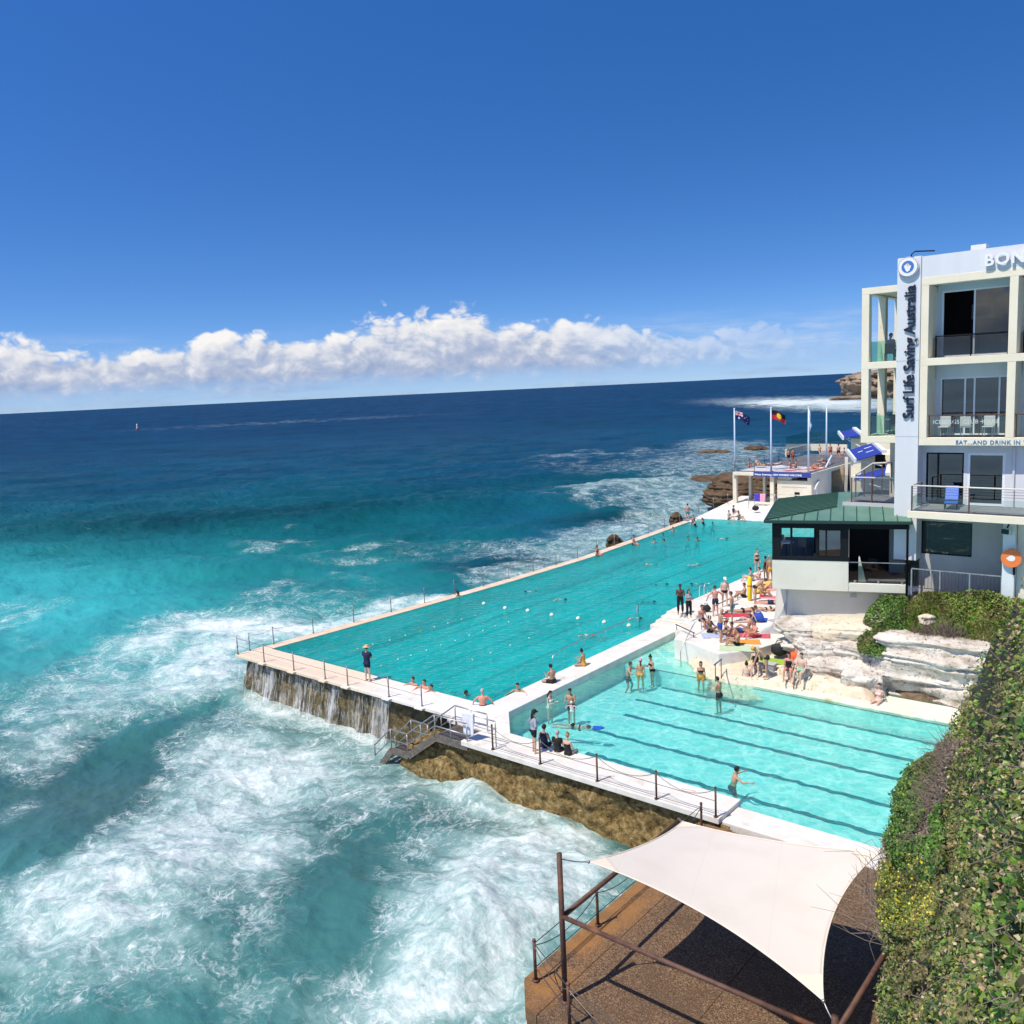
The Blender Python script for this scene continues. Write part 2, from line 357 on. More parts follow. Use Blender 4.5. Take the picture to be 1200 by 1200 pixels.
    uf = X*f[0]+Y*f[1]; vr = X*f[1]-Y*f[0]; q = np.stack([uf*.20, vr*.045, 0*X], -1); h += (.34*(1-2*np.abs(fbm(q, 2)))+.16*fbm(np.stack([uf*.55, vr*.16, 0*X+3], -1), 2))*sstep(Rr, 55, 110)
    # the breaker rolling in beside the lower platform, and the ones on the outer rocks
    for x, y, sx, sy, t, a in [(600, 1040, 90, 42, -40, .55), (540, 1110, 60, 40, -50, .5), (566, 936, 26, 16, 30, .6), (735, 575, 45, 5, -6, 1.0), (846, 522, 26, 4, 0, 1.2), (560, 590, 110, 7, -3, .7), (250, 616, 260, 8, -4, .8)]:
        c, s_ = math.cos(R_(t)), math.sin(R_(t)); u = (px-x)*c+(py-y)*s_; v = -(px-x)*s_+(py-y)*c
        h += a*np.exp(-.5*((u/sx)**2+(v/sy)**2))*(1+.25*fbm(P0*[.5, .5, 1], 3))
    land = sstep(X, -1.5, 1)*sstep(Y, -4, 0)+sstep(X, 26, 30)*sstep(Y, -20, -12)
    h *= fade*(1-np.clip(land, 0, 1)*.92)
    P0[..., 2] += np.clip(h, -.9, 1.6)
    mt, n = newmat('ocean_water')
    pos = n.n('ShaderNodeNewGeometry').outputs['Position']
    fo = n.n('ShaderNodeAttribute', attribute_name='foam').outputs['Fac']
    ti = n.n('ShaderNodeAttribute', attribute_name='tint').outputs['Color']
    flat = n.vmath('MULTIPLY', pos, (1, 1, 0.0))
    w1 = n.n('ShaderNodeVectorMath', operation='SCALE', ins={0: n.vmath('SUBTRACT', n.noise(flat, .28, 4, .6, out='Color'), (.5, .5, .5)), 'Scale': 3.4}).outputs[0]
    w2 = n.n('ShaderNodeVectorMath', operation='SCALE', ins={0: n.vmath('SUBTRACT', n.noise(flat, 1.3, 3, .6, out='Color'), (.5, .5, .5)), 'Scale': .7}).outputs[0]
    wp = n.vmath('ADD', flat, n.vmath('ADD', w1, w2))
    def lace(sc, wd):
        v = n.n('ShaderNodeTexVoronoi', feature='DISTANCE_TO_EDGE', ins={'Vector': wp, 'Scale': sc}).outputs['Distance']
        return n.math('SUBTRACT', 1.0, n.smooth(v, 0.0, wd))
    l1, l2, l3 = lace(.75, .085), lace(1.9, .11), lace(4.6, .16)
    rotv = n.n('ShaderNodeVectorRotate', rotation_type='Z_AXIS', ins={'Vector': wp, 'Angle': R_(-25)}).outputs[0]
    streak = n.noise(n.vmath('MULTIPLY', rotv, (.30, 1.1, 1)), 1.0, 6, .66, .4)
    patch = n.noise(wp, .60, 6, .64)
    fine = n.noise(wp, 4.5, 4, .7)
    s = n.math('ADD', n.math('MULTIPLY', fo, .80), n.math('MULTIPLY', n.math('SUBTRACT', patch, .5), 1.15))
    s = n.math('ADD', s, n.math('MULTIPLY', n.math('SUBTRACT', streak, .5), .9))
    s = n.math('ADD', s, n.math('MULTIPLY', n.math('SUBTRACT', fine, .5), .35))
    gate = n.smooth(fo, .05, .55)
    lac = n.math('ADD', n.math('MULTIPLY', l1, .30), n.math('ADD', n.math('MULTIPLY', l2, .24), n.math('MULTIPLY', l3, .12)))
    s = n.math('ADD', s, n.math('MULTIPLY', lac, n.math('MULTIPLY', gate, 1.35)))
    soft = n.math('ADD', n.math('MULTIPLY', fo, .95), n.math('ADD', n.math('MULTIPLY', n.math('SUBTRACT', streak, .5), 1.25), n.math('MULTIPLY', n.math('SUBTRACT', patch, .5), .7)))
    milk = n.math('MULTIPLY', n.math('MULTIPLY', n.smooth(soft, .08, 1.05), n.smooth(fo, .02, .35)), .66)
    white = n.math('MULTIPLY', n.smooth(n.math('ADD', soft, n.math('MULTIPLY', n.math('SUBTRACT', fine, .5), 1.1)), .56, 1.42), n.smooth(fo, .1, .45))
    thin = n.math('MULTIPLY', n.math('ADD', n.math('MULTIPLY', l1, .34), n.math('ADD', n.math('MULTIPLY', l2, .32), n.math('MULTIPLY', l3, .20))), n.math('MULTIPLY', n.smooth(fo, .04, .4), n.smooth(n.math('ADD', patch, n.math('MULTIPLY', n.math('SUBTRACT', fine, .5), .8)), .40, .66)))
    foam = n.math('MAXIMUM', n.math('MULTIPLY', white, .90), thin, clamp=True)
    base = n.mix(milk, ti, (.37, .53, .50))
    base = n.mix(foam, base, (.74, .775, .765))
    b1 = n.noise(n.vmath('MULTIPLY', pos, (1, 1, .3)), .55, 6, .64)
    b2 = n.noise(n.vmath('MULTIPLY', pos, (.5, 1.3, 1)), 1.1, 4, .6)
    hh = n.math('ADD', n.math('MULTIPLY', b1, 1.0), n.math('MULTIPLY', b2, .6))
    bp = n.n('ShaderNodeBump', ins={'Strength': n.lin(n.n('ShaderNodeVectorMath', operation='LENGTH', ins={0: pos}).outputs['Value'], 25, 110, .20, 1.0), 'Distance': .7, 'Height': hh}).outputs[0]
    ro = n.math('ADD', .20, n.math('MULTIPLY', foam, .6))
    off = n.smooth(n.vmath('LENGTH', pos) if False else n.n('ShaderNodeVectorMath', operation='LENGTH', ins={0: pos}).outputs['Value'], 90, 420)
    df = n.n('ShaderNodeBsdfDiffuse', ins={0: base, 'Normal': bp})
    gl = n.n('ShaderNodeBsdfGlossy', ins={'Color': (1, 1, 1, 1), 'Roughness': ro, 'Normal': bp})
    fr = n.math('MINIMUM', n.n('ShaderNodeFresnel', ins={0: 1.33, 'Normal': bp}).outputs[0], n.lin(off, 0, 1, .20, .10))
    fr = n.math('MULTIPLY', fr, n.math('SUBTRACT', .8, n.math('MULTIPLY', foam, .7)))
    b = n.n('ShaderNodeMixShader', ins={0: fr, 1: df.outputs[0], 2: gl.outputs[0]}); finish(n, b.outputs[0])
    Ca = np.concatenate([C, np.ones(C.shape[:2]+(1,))], -1)
    o = gridobj('sea', P0, mt, None, True, {'foam': ('FLOAT', 'POINT', F), 'tint': ('FLOAT_COLOR', 'POINT', np.clip(Ca, 0, 1))})
    o['kind'] = 'structure'
build_ocean()

# ================================================================ POOLS AND DECKS
M_white = surf('white_concrete', (.76, .72, .655), (.67, .63, .56), 1.4, .75, .25, 9, c3=(.52, .455, .37), sc3=.9, thr3=(.56, .74))
M_cream = surf('cream_concrete', (.78, .62, .45), (.68, .53, .37), 1.2, .6, .25, 9, c3=(.80, .72, .60), sc3=.5)
M_dark = surf('dark_gap', (.035, .03, .026), (.06, .05, .04), 4, .9)
WZ, DZ, SZ = 0.06, 0.13, -0.2      # big pool water, deck, small pool water

def xin(Y):                         # inner line of the outer wall (gently bowed)
    return float(np.interp(Y, [-2, 0, 4.7, 12, 20, 30, 40, 49.5], [-.1, 0, .33, .75, 1.1, 1.19, .5, -.3]))
ys = list(np.linspace(-.02, 50, 42))
mb = MB(); mb.prism([(xin(y), y) for y in ys]+[(xin(y)-.82, y) for y in reversed(ys)], -3.2, DZ)
o = mb.build('pool_wall', M_cream, bevel=.03)
tag(o, 'long low cream wall between the big pool and the open sea', 'wall')

def water_mat(name, tint, milky, mcol, bscale, bstr, refl=1.0, mfac=.5):
    mt, n = newmat(name)
    pos = n.n('ShaderNodeNewGeometry').outputs['Position']
    h = n.math('ADD', n.noise(pos, bscale, 5, .55, .6), n.math('MULTIPLY', n.noise(pos, bscale*3.1, 3, .5), .35))
    bp = n.n('ShaderNodeBump', ins={'Strength': bstr, 'Distance': .25, 'Height': h}).outputs[0]
    t = n.n('ShaderNodeBsdfTransparent', ins={0: tuple(tint)+(1,)})
    cl_ = n.mix(n.smooth(n.noise(n.vmath('MULTIPLY', pos, (.9, .25, 1)), .45, 5, .6), .3, .7), tuple(c*.74 for c in mcol), tuple(c*1.1 for c in mcol))
    d = n.n('ShaderNodeBsdfDiffuse', ins={0: cl_, 'Normal': bp})
    x = n.n('ShaderNodeMixShader', ins={0: milky, 1: t.outputs[0], 2: d.outputs[0]})
    g = n.n('ShaderNodeBsdfGlossy', ins={'Color': (1, 1, 1, 1), 'Roughness': .04, 'Normal': bp})
    fr = n.math('MULTIPLY', n.n('ShaderNodeFresnel', ins={0: 1.33, 'Normal': bp}).outputs[0], refl, clamp=True)
    x2 = n.n('ShaderNodeMixShader', ins={0: fr, 1: x.outputs[0], 2: g.outputs[0]}); finish(n, x2.outputs[0])
    return mt
def rippled(poly, z, step, amp, sc, name, mat, x0, x1, y0, y1):
    """water sheet over a rectangle grid, cut to the polygon"""
    xs = np.arange(x0, x1+step, step); yy = np.arange(y0, y1+step, step)
    Xg, Yg = np.meshgrid(xs, yy, indexing='ij'); P = np.stack([Xg, Yg, np.zeros_like(Xg)], -1)
    P[..., 2] = z+amp*fbm(P*[sc, sc, 1], 3)
    return gridobj(name, P, mat, None, True)

# ---- big pool: basin, lane lines, water
M_basin = surf('painted_basin', (.05, .64, .58), (.045, .55, .50), .5, .5)
bp_poly = [(xin(y)+.003, y) for y in ys]+[(16.55, 54.5), (16.55, .02)]
mb = MB(); mb.add([(p[0], p[1], -1.7) for p in bp_poly], [tuple(range(len(bp_poly)-1, -1, -1))])
o = mb.build('pool_floor', M_basin); o['kind'] = 'structure'
M_line = surf('lane_paint', (.02, .28, .27), (.03, .36, .35), 3, .6)
mb = MB()
for k in range(7):
    x = 2.4+k*2.05; mb.box(x-.16, x+.16, 2.2, 49, -1.694, -1.69)
o = mb.build('lane_marking', M_line); o['kind'] = 'structure'
# the water sheet: bowed left side, sloping beach at the far end
u = np.linspace(0, 1, 170); v = np.linspace(0, 1, 520); U, V = np.meshgrid(u, v, indexing='ij')
Yg = V*(52.5); XL = np.interp(Yg, ys, [xin(y) for y in ys]); Xg = XL+(16.56-XL)*U; Yg = Yg*(1+0*U)+U*V*2.0
P = np.stack([Xg, Yg, np.zeros_like(Xg)], -1)
P[..., 2] = WZ+.016*fbm(P*[1.3, .7, 1], 3)+.012*fbm(P*[3.1, 2.0, 1]+5, 2)
M_bigw = water_mat('big_pool_water', (.30, .93, .92), .54, (.012, .46, .44), 1.3, .9, .6)
o = gridobj('pool_water', P, M_bigw); o['kind'] = 'structure'

# ---- small pool
M_tile = surf('pale_pool_floor', (.50, .86, .82), (.44, .80, .77), .8, .5)
FZ = -1.1
mb = MB(); mb.box(17.8, 44, -2.4, 9.35, FZ-.2, FZ)
o = mb.build('pool_floor', M_tile); o['kind'] = 'structure'
mb = MB()
for i, (x, y) in enumerate([(880, 827.5), (880, 849.6), (880, 872.9), (880, 903.1), (880, 936.5)]):
    q = G(x, y, FZ); xs0 = [20.2, 20.0, 20.6, 20.3, 21.6][i]
    xs_ = np.arange(xs0, 44, .12); wob = .085*fbm(np.stack([xs_*2.1, xs_*0+i*9.1, xs_*0], -1), 3); wid = .13+.04*fbm(np.stack([xs_*1.3, xs_*0+i*3.3+50, xs_*0], -1), 2)
    vs, fs = [], []
    for k, x_ in enumerate(xs_):
        vs += [(x_, q.y+wob[k]-wid[k], FZ+.006), (x_, q.y+wob[k]+wid[k], FZ+.006)]
        if k: fs.append((2*k-2, 2*k, 2*k+1, 2*k-1))
    mb.add(vs, fs)
o = mb.build('lane_marking', surf('lane_paint_small', (.01, .13, .17), (.02, .18, .21), 3, .6)); o['kind'] = 'structure'
mb = MB(); mb.box(17.85, 44, 9.18, 9.277, FZ, -.31); o = mb.build('pool_wall', M_tile); tag(o, 'pale tiled step face under water at the far side of the small pool', 'wall')
# shallow beach step beyond the lanes and its dark lip line
mb = MB(); mb.box(17.85, 44, 9.28, 15.2, -1.4, -.30); o = mb.build('pool_step', surf('beach_floor', (.62, .86, .78), (.70, .84, .72), 1.0, .6, c3=(.80, .80, .66), sc3=.35, thr3=(.5, .62))); o['kind'] = 'structure'
mb = MB(); mb.box(19.5, 44, 9.22, 9.30, -.296, -.29); o = mb.build('step_marking', surf('lip_paint', (.06, .10, .10), None)); o['kind'] = 'structure'
xs = np.arange(17.84, 42, .07); yy = np.arange(-2.3, 15.2, .07); Xg, Yg = np.meshgrid(xs, yy, indexing='ij'); P = np.stack([Xg, Yg, np.zeros_like(Xg)], -1)
P[..., 2] = SZ+.018*fbm(P*[1.2, 1.4, 1], 2)+.010*fbm(P*[3.3, 3.3, 1], 2)
mt, n = newmat('small_pool_water')
pos = n.n('ShaderNodeNewGeometry').outputs['Position']
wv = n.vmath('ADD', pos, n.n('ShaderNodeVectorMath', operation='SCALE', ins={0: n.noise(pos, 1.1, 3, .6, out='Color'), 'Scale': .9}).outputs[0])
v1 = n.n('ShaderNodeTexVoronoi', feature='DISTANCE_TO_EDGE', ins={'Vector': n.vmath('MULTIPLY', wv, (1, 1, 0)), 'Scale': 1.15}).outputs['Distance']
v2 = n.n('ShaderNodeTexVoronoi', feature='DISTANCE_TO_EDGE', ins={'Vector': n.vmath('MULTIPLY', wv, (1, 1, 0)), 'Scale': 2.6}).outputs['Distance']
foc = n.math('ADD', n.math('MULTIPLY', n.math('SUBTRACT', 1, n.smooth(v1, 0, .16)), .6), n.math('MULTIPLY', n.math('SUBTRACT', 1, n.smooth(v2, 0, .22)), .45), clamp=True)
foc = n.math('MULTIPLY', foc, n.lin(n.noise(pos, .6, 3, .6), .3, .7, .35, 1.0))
tr = n.mix(foc, (.44, .80, .79), (1.0, 1.0, 1.0))       # caustic web drawn into the tint, in place of light focused by ripples
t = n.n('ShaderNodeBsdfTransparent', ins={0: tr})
h = n.math('ADD', n.noise(pos, 2.2, 4, .55, .5), n.math('MULTIPLY', n.noise(pos, 6, 3, .5), .3))
bmp = n.n('ShaderNodeBump', ins={'Strength': .5, 'Distance': .2, 'Height': h}).outputs[0]
g = n.n('ShaderNodeBsdfGlossy', ins={'Color': (1, 1, 1, 1), 'Roughness': .03, 'Normal': bmp})
d = n.n('ShaderNodeBsdfDiffuse', ins={0: (.16, .60, .60, 1)})
x0 = n.n('ShaderNodeMixShader', ins={0: .12, 1: t.outputs[0], 2: d.outputs[0]})
fr = n.n('ShaderNodeFresnel', ins={0: 1.33, 'Normal': bmp}).outputs[0]
x = n.n('ShaderNodeMixShader', ins={0: fr, 1: x0.outputs[0], 2: g.outputs[0]}); finish(n, x.outputs[0])
o = gridobj('pool_water', P, mt); o['kind'] = 'structure'

# pale dry lip between the dark line and the rocks
mb = MB(); e0 = G(884, 797, -.17).x; mb.prism([(e0, 9.303), (44, 9.303), (44, 11.2), (e0+1.2, 11.2), (e0+.4, 9.9)], -.5, -.165); o = mb.build('pool_edge', surf('lip_cement', (.70, .74, .60), (.74, .70, .54), .9, .7, .1, 9, c3=(.46, .42, .22), sc3=.5, thr3=(.56, .7)), bevel=.01); o['kind'] = 'structure'
# ---- decks
mb = MB(); mb.prism([(-.86, -1.85), (16.2, -1.853), (16.2, -2.3), (17.86, -2.3), (17.86, -.14), (16.5, -.14), (16.5, -.02), (-.86, -.02)], -.03, DZ)
for x_ in (1.87, 4.53, 7.14, 8.91, 11.9, 14.12): mb.box(x_-.26, x_+.26, -2.06, -1.853, .04, DZ-.002)
M_deck = surf('front_deck', (.80, .765, .70), (.72, .67, .60), 1.2, .7, .25, 9)
# tan and wet at the seaward end, white towards the small pool
dm = bpy.data.materials.new('front_deck_worn'); dm.use_nodes = True; n = NT(dm.node_tree)
pos = n.n('ShaderNodeNewGeometry').outputs['Position']; xx = n.n('ShaderNodeSeparateXYZ', ins={0: pos}).outputs[0]
f = n.smooth(n.math('ADD', xx, n.math('MULTIPLY', n.math('SUBTRACT', n.noise(pos, .6, 5), .5), 5.0)), 7.0, 13.0)
c = n.mix(f, (.78, .62, .45), (.80, .765, .70)); c = n.mix(n.smooth(n.noise(pos, 1.5, 7, .65), .5, .75), c, (.63, .55, .45))
finish(n, n.n('ShaderNodeBsdfPrincipled', ins={'Base Color': c, 'Roughness': .55, 'Normal': n.n('ShaderNodeBump', ins={'Strength': .2, 'Distance': .02, 'Height': n.noise(pos, 9, 5)}).outputs[0]}).outputs[0])
o = mb.build('pool_deck', dm, bevel=.02); o['kind'] = 'structure'
mb = MB()
c0 = G(595.9, 860, DZ); mb.prism([(18.303, -3.68), (29.75, -3.68), (29.75, -2.05), (c0.x, -1.95), (17.90, -.145), (17.863, -.145), (17.863, -2.32), (18.303, -2.32)], -.08, DZ-.003)
o = mb.build('pool_deck', M_white, bevel=.02); o['kind'] = 'structure'
mb = MB(); mb.prism([(17.6, -.15), (17.897, -.15), (c0.x-.002, -1.955), (29.74, -2.055), (29.74, -2.6), (18.6, -2.5), (17.6, -1.2)], -1.5, -.083); o = mb.build('pool_wall', M_tile); tag(o, 'pale tiled inner wall of the small pool under its front deck', 'wall')
mb = MB(); mb.box(29.753, 44, -3.5, -2.3, -.6, -.03); o = mb.build('pool_edge', M_white, bevel=.02); o['kind'] = 'structure'
mb = MB(); mb.box(16.5, 17.9, -.137, 14.5, -1.7, DZ-.002); o = mb.build('walkway', M_white, bevel=.02); o['kind'] = 'structure'
# submerged ledge and entry steps on the big pool side
mb = MB(); mb.box(15.25, 16.497, 8.6, 14.45, -1.7, -.06)
for k in range(4): mb.box(15.25, 16.497, 8.6-.36*(k+1), 8.597-.36*k, -1.7, -.22-.24*k)
o = mb.build('pool_step', surf('ledge', (.62, .88, .84), (.55, .82, .80), 2, .6)); o['kind'] = 'structure'
# steps up to the sun deck
RZ = .9
mb = MB()
for k in range(4): mb.box(16.3+.12*k, 19.0, 14.503+.42*k, 16.2+.002*k, -1.2, DZ+.19*(k+1)-.012*k)
o = mb.build('steps', M_white, bevel=.015); o['kind'] = 'structure'
mb = MB()
for k in (1, 3): mb.box(16.45+.12*k, 18.96, 14.53+.42*k, 14.66+.42*k, DZ+.19*(k+1)-.012*k+.001, DZ+.19*(k+1)-.012*k+.008)
o = mb.build('step_marking', surf('tan_strip', (.62, .45, .24), (.70, .55, .34), 4, .8)); o['kind'] = 'structure'
g1 = [G(790, 748, RZ), G(806, 752, RZ), G(842, 766, RZ), G(880, 762, RZ), G(915, 752, RZ)]
deck_poly = [(16.7, 16.203), (19.0, 16.203), (19.003, 14.2)]+[(p.x, p.y) for p in g1]+[(27.5, 14.5), (28.5, 17), (28, 36), (20, 62), (14, 66), (16.62, 54), (16.7, 40), (16.75, 28)]
mb = MB(); mb.prism(deck_poly, -1.6, RZ); o = mb.build('sun_deck', M_white, bevel=.04); o['kind'] = 'structure'
# far end: ramp out of the water up to the terrace
mb = MB(); mb.add([(-1.2, 49.2, -.25), (16.615, 53.6, -.25), (16.615, 66, 1.0), (-1.4, 64, .95), (-1.2, 49.2, -2.5), (16.615, 53.6, -2.5), (16.615, 66, -2.5), (-1.4, 64, -2.5)],
    [(0, 1, 2, 3), (0, 4, 5, 1), (1, 5, 6, 2), (2, 6, 7, 3), (3, 7, 4, 0)])
o = mb.build('pool_ramp', M_white); o['kind'] = 'structure'
# beige rock shelf that curves into the shallow water
def rock_mat(name, stops, scale, bump=.8, strata=0.0, rough=.9, dark=(.10, .085, .06)):
    if name in MATS: return MATS[name]
    mt, n = newmat(name)
    pos = n.n('ShaderNodeNewGeometry').outputs['Position']
    f = n.noise(pos, scale, 9, .66, .3)
    if strata:
        ps = n.vmath('MULTIPLY', n.vmath('ADD', pos, n.n('ShaderNodeVectorMath', operation='SCALE', ins={0: n.noise(pos, .7, 3, out='Color'), 'Scale': .35}).outputs[0]), (.25, .25, strata))
        f = n.math('ADD', n.math('MULTIPLY', f, .55), n.math('MULTIPLY', n.noise(ps, 1.0, 7, .65), .45))
    c = n.ramp(f, stops)
    pit = n.smooth(n.noise(pos, scale*4.5, 5, .65), .57, .66)
    c = n.mix(n.math('MULTIPLY', pit, .75), c, dark)
    h = n.math('ADD', n.noise(pos, scale*2.4, 9, .68), n.math('MULTIPLY', f, .8))
    b = n.n('ShaderNodeBsdfPrincipled', ins={'Base Color': c, 'Roughness': rough, 'Specular IOR Level': .25, 'Normal': n.n('ShaderNodeBump', ins={'Strength': bump, 'Distance': .12, 'Height': h}).outputs[0]})
    finish(n, b.outputs[0]); MATS[name] = mt; return mt
M_wrock = rock_mat('whitewashed_sandstone', [(.24, (.10, .085, .07)), (.38, (.34, .28, .21)), (.47, (.58, .52, .44)), (.58, (.74, .69, .61))], 1.3, 1.0, 3.6)
M_brock = rock_mat('beige_sandstone', [(.2, (.36, .26, .16)), (.42, (.66, .53, .38)), (.62, (.78, .68, .53))], .9, .7, 2.0, dark=(.25, .19, .12))
M_srock = rock_mat('barnacled_rock', [(.30, (.03, .022, .012)), (.41, (.14, .09, .032)), (.52, (.28, .19, .068)), (.68, (.45, .35, .18))], 4.2, 1.0, 0)
M_wetrock = rock_mat('wet_rock', [(.26, (.018, .018, .013)), (.42, (.085, .066, .026)), (.56, (.19, .14, .06)), (.72, (.34, .27, .16))], 2.4, 1.0, 0, .45)
M_darkrock = rock_mat('dark_brown_rock', [(.25, (.025, .016, .010)), (.45, (.085, .054, .032)), (.65, (.18, .12, .07))], .5, 1.0, 1.2)
M_headrock = rock_mat('headland_rock', [(.25, (.07, .05, .035)), (.45, (.22, .16, .11)), (.65, (.40, .31, .22))], .10, 1.0, .35)
def rock(name, c, size, rz=0.0, seed=1, mat=None, strata=.14, rough=.22, pw=.6, n=64, label=None, cat='rock', flat=0.0, group=None, bands=2.6):
    """layered boulder: rounded block whose beds stick out and draw back"""
    u = np.linspace(0, 2*math.pi, n*2, endpoint=False); v = np.linspace(-math.pi/2, math.pi/2, n)
    U, V = np.meshgrid(u, v, indexing='ij'); e = lambda t: np.sign(t)*np.abs(t)**pw
    X = e(np.cos(V))*e(np.cos(U)); Y = e(np.cos(V))*e(np.sin(U)); Z = e(np.sin(V))
    P = np.stack([X*size[0], Y*size[1], Z*size[2]], -1)
    S = P+seed*31.7
    bed = pnoise(np.stack([S[..., 0]*.12, S[..., 1]*.12, S[..., 2]*bands], -1))+.5*pnoise(np.stack([S[..., 0]*.3, S[..., 1]*.3, S[..., 2]*bands*2.7], -1))
    k = 1+strata*np.clip(bed, -1, .7)+rough*fbm(S*(1.5/max(size)), 5)
    P[..., 0] *= k; P[..., 1] *= k; P[..., 2] *= 1+.5*rough*fbm(S*(1.3/max(size))+5, 3)
    k = .03*fbm(S*(5.5/max(size)), 4)+.012*fbm(S*(16/max(size)), 2); P[..., 0] *= 1+k; P[..., 1] *= 1+k; P[..., 2] *= 1+k
    P = np.concatenate([P, P[:1]], 0)
    o = gridobj(name, P[::-1], mat, None, True); o.location = c; o.rotation_euler = (0, 0, rz)
    if label: tag(o, label, cat, group)
    return o
# ================================================================ SEA WALLS
def rockface(name, pts, z0, z1, mat, amp, label, nz=46, step=.09, slope=.25, seed=0, cat='wall', sc=.8, piers=None, recess=None):
    """rough wall following a plan line (outside on the right-hand side walking along it)"""
    pts = [np.array(p, float) for p in pts]; L = [0]
    for a, b in zip(pts[:-1], pts[1:]): L.append(L[-1]+np.linalg.norm(b-a))
    s = np.arange(0, L[-1], step); X = np.interp(s, L, [p[0] for p in pts]); Y = np.interp(s, L, [p[1] for p in pts])
    k = max(3, int(.8/step)); ker = np.ones(k)/k
    Xp = np.convolve(np.pad(X, k//2, 'edge'), ker, 'same')[k//2:k//2+len(X)]; Yp = np.convolve(np.pad(Y, k//2, 'edge'), ker, 'same')[k//2:k//2+len(Y)]
    tx, ty = np.gradient(Xp), np.gradient(Yp); q = np.hypot(tx, ty); nx, ny = ty/q, -tx/q
    t = np.linspace(0, 1, nz); S, T = np.meshgrid(np.arange(len(s)), t, indexing='ij')
    Z = z1+(z0-z1)*T; P = np.stack([Xp[S], Yp[S], Z], -1)
    d = slope*T**1.3+amp*fbm(P*sc+seed, 5)+.12*amp*fbm(P*6+seed, 3)
    if piers is not None: d += piers(s)[S]*(1-.25*T)
    if recess: d -= recess*np.exp(-(T/.10)**2)
    P[..., 0] += nx[S]*d; P[..., 1] += ny[S]*d; P[..., 2] += .1*amp*fbm(P*sc+50, 3)*(T > .05)
    o = gridobj(name, P[:, ::-1], mat, None, True)
    return tag(o, label, cat)
fr_x = [1.87, 4.53, 7.14, 8.91, 11.9, 14.12]
def piers(s):                       # squat piers under the deck brackets
    out = 0*s
    for x in [1.0, 3.6, 6.3, 8.6, 11.0, 13.6]: out += .26*np.exp(-((s-x-.4)/.34)**4)
    return out-.18
rockface('sea_wall', [(-.35, 2.5), (-.9, -.6), (-.55, -1.42), (1, -1.5), (16.9, -1.5)], -3.4, -.035, M_wetrock, .13, 'wet dark sea wall of the big pool with water pouring down it', seed=3, piers=lambda s: piers(s-2.6), slope=.30, recess=.25)
rockface('sea_wall', [(14.9, -1.6), (15.8, -3.0), (17.6, -3.35), (21, -3.38), (25, -3.40), (29.6, -3.5), (30.2, -3.8)], -3.4, -.085, M_srock, .26, 'ochre barnacled sea wall under the white deck of the small pool', seed=11, slope=.10, recess=.16)
rockface('sea_wall', [(29.55, -3.4), (29.45, -8), (29.4, -13.1), (30.0, -13.8), (34, -14.6), (45, -16)], -3.6, -.14, M_srock, .13, 'sea wall below the brown lower platform with the shade sail', seed=23, slope=.35)
rock('rock', (16.3, -2.6, -1.9), (2.1, .9, 1.35), R_(6), 5, M_srock, .05, .30, .75, label='ochre barnacled rock below the metal sea stairs')

# falling water on the wet wall
fm, n = newmat('falling_water')
pos = n.n('ShaderNodeNewGeometry').outputs['Position']; sp = n.n('ShaderNodeSeparateXYZ', ins={0: pos})
big = n.noise(n.n('ShaderNodeCombineXYZ', ins={0: nt and sp.outputs[0], 1: 0.0, 2: 0.0}).outputs[0], .75, 3, .6)
st = n.noise(n.vmath('MULTIPLY', pos, (9.5, 4, .8)), 1.0, 6, .66, .6)
fin = n.noise(n.vmath('MULTIPLY', pos, (20, 8, 3.0)), 1.0, 4, .7)
dn = n.lin(sp.outputs[2], -.2, -2.3, 0.0, 1.0)
f = n.math('ADD', n.math('MULTIPLY', st, 1.2), n.math('ADD', n.math('MULTIPLY', n.math('SUBTRACT', big, .5), 1.2), n.math('MULTIPLY', fin, .5)))
al = n.math('MULTIPLY', n.smooth(f, .74, 1.2), n.math('ADD', .5, n.math('MULTIPLY', dn, .35)))
x = n.n('ShaderNodeMixShader', ins={0: al, 1: n.n('ShaderNodeBsdfTransparent').outputs[0], 2: n.n('ShaderNodeBsdfPrincipled', ins={'Base Color': (.78, .80, .80, 1), 'Roughness': .4}).outputs[0]})
finish(n, x.outputs[0])
s = np.arange(-.75, 11.9, .05); t = np.linspace(0, 1, 40); S, T = np.meshgrid(s, t, indexing='ij'); P = np.stack([S, 0*S, -.04-2.3*T], -1)
P[..., 1] = -1.60-.34*T**1.3-.16*np.sqrt(T)-.26*sum(np.exp(-((S-x)/.36)**4) for x in [1.0, 3.6, 6.3, 8.6, 11.0])*.9+.05*fbm(P*[2, 1, .6], 3)
o = gridobj('waterfall', P, fm); tag(o, 'thin white streams of water falling down the pool wall', 'waterfall', kind='stuff')

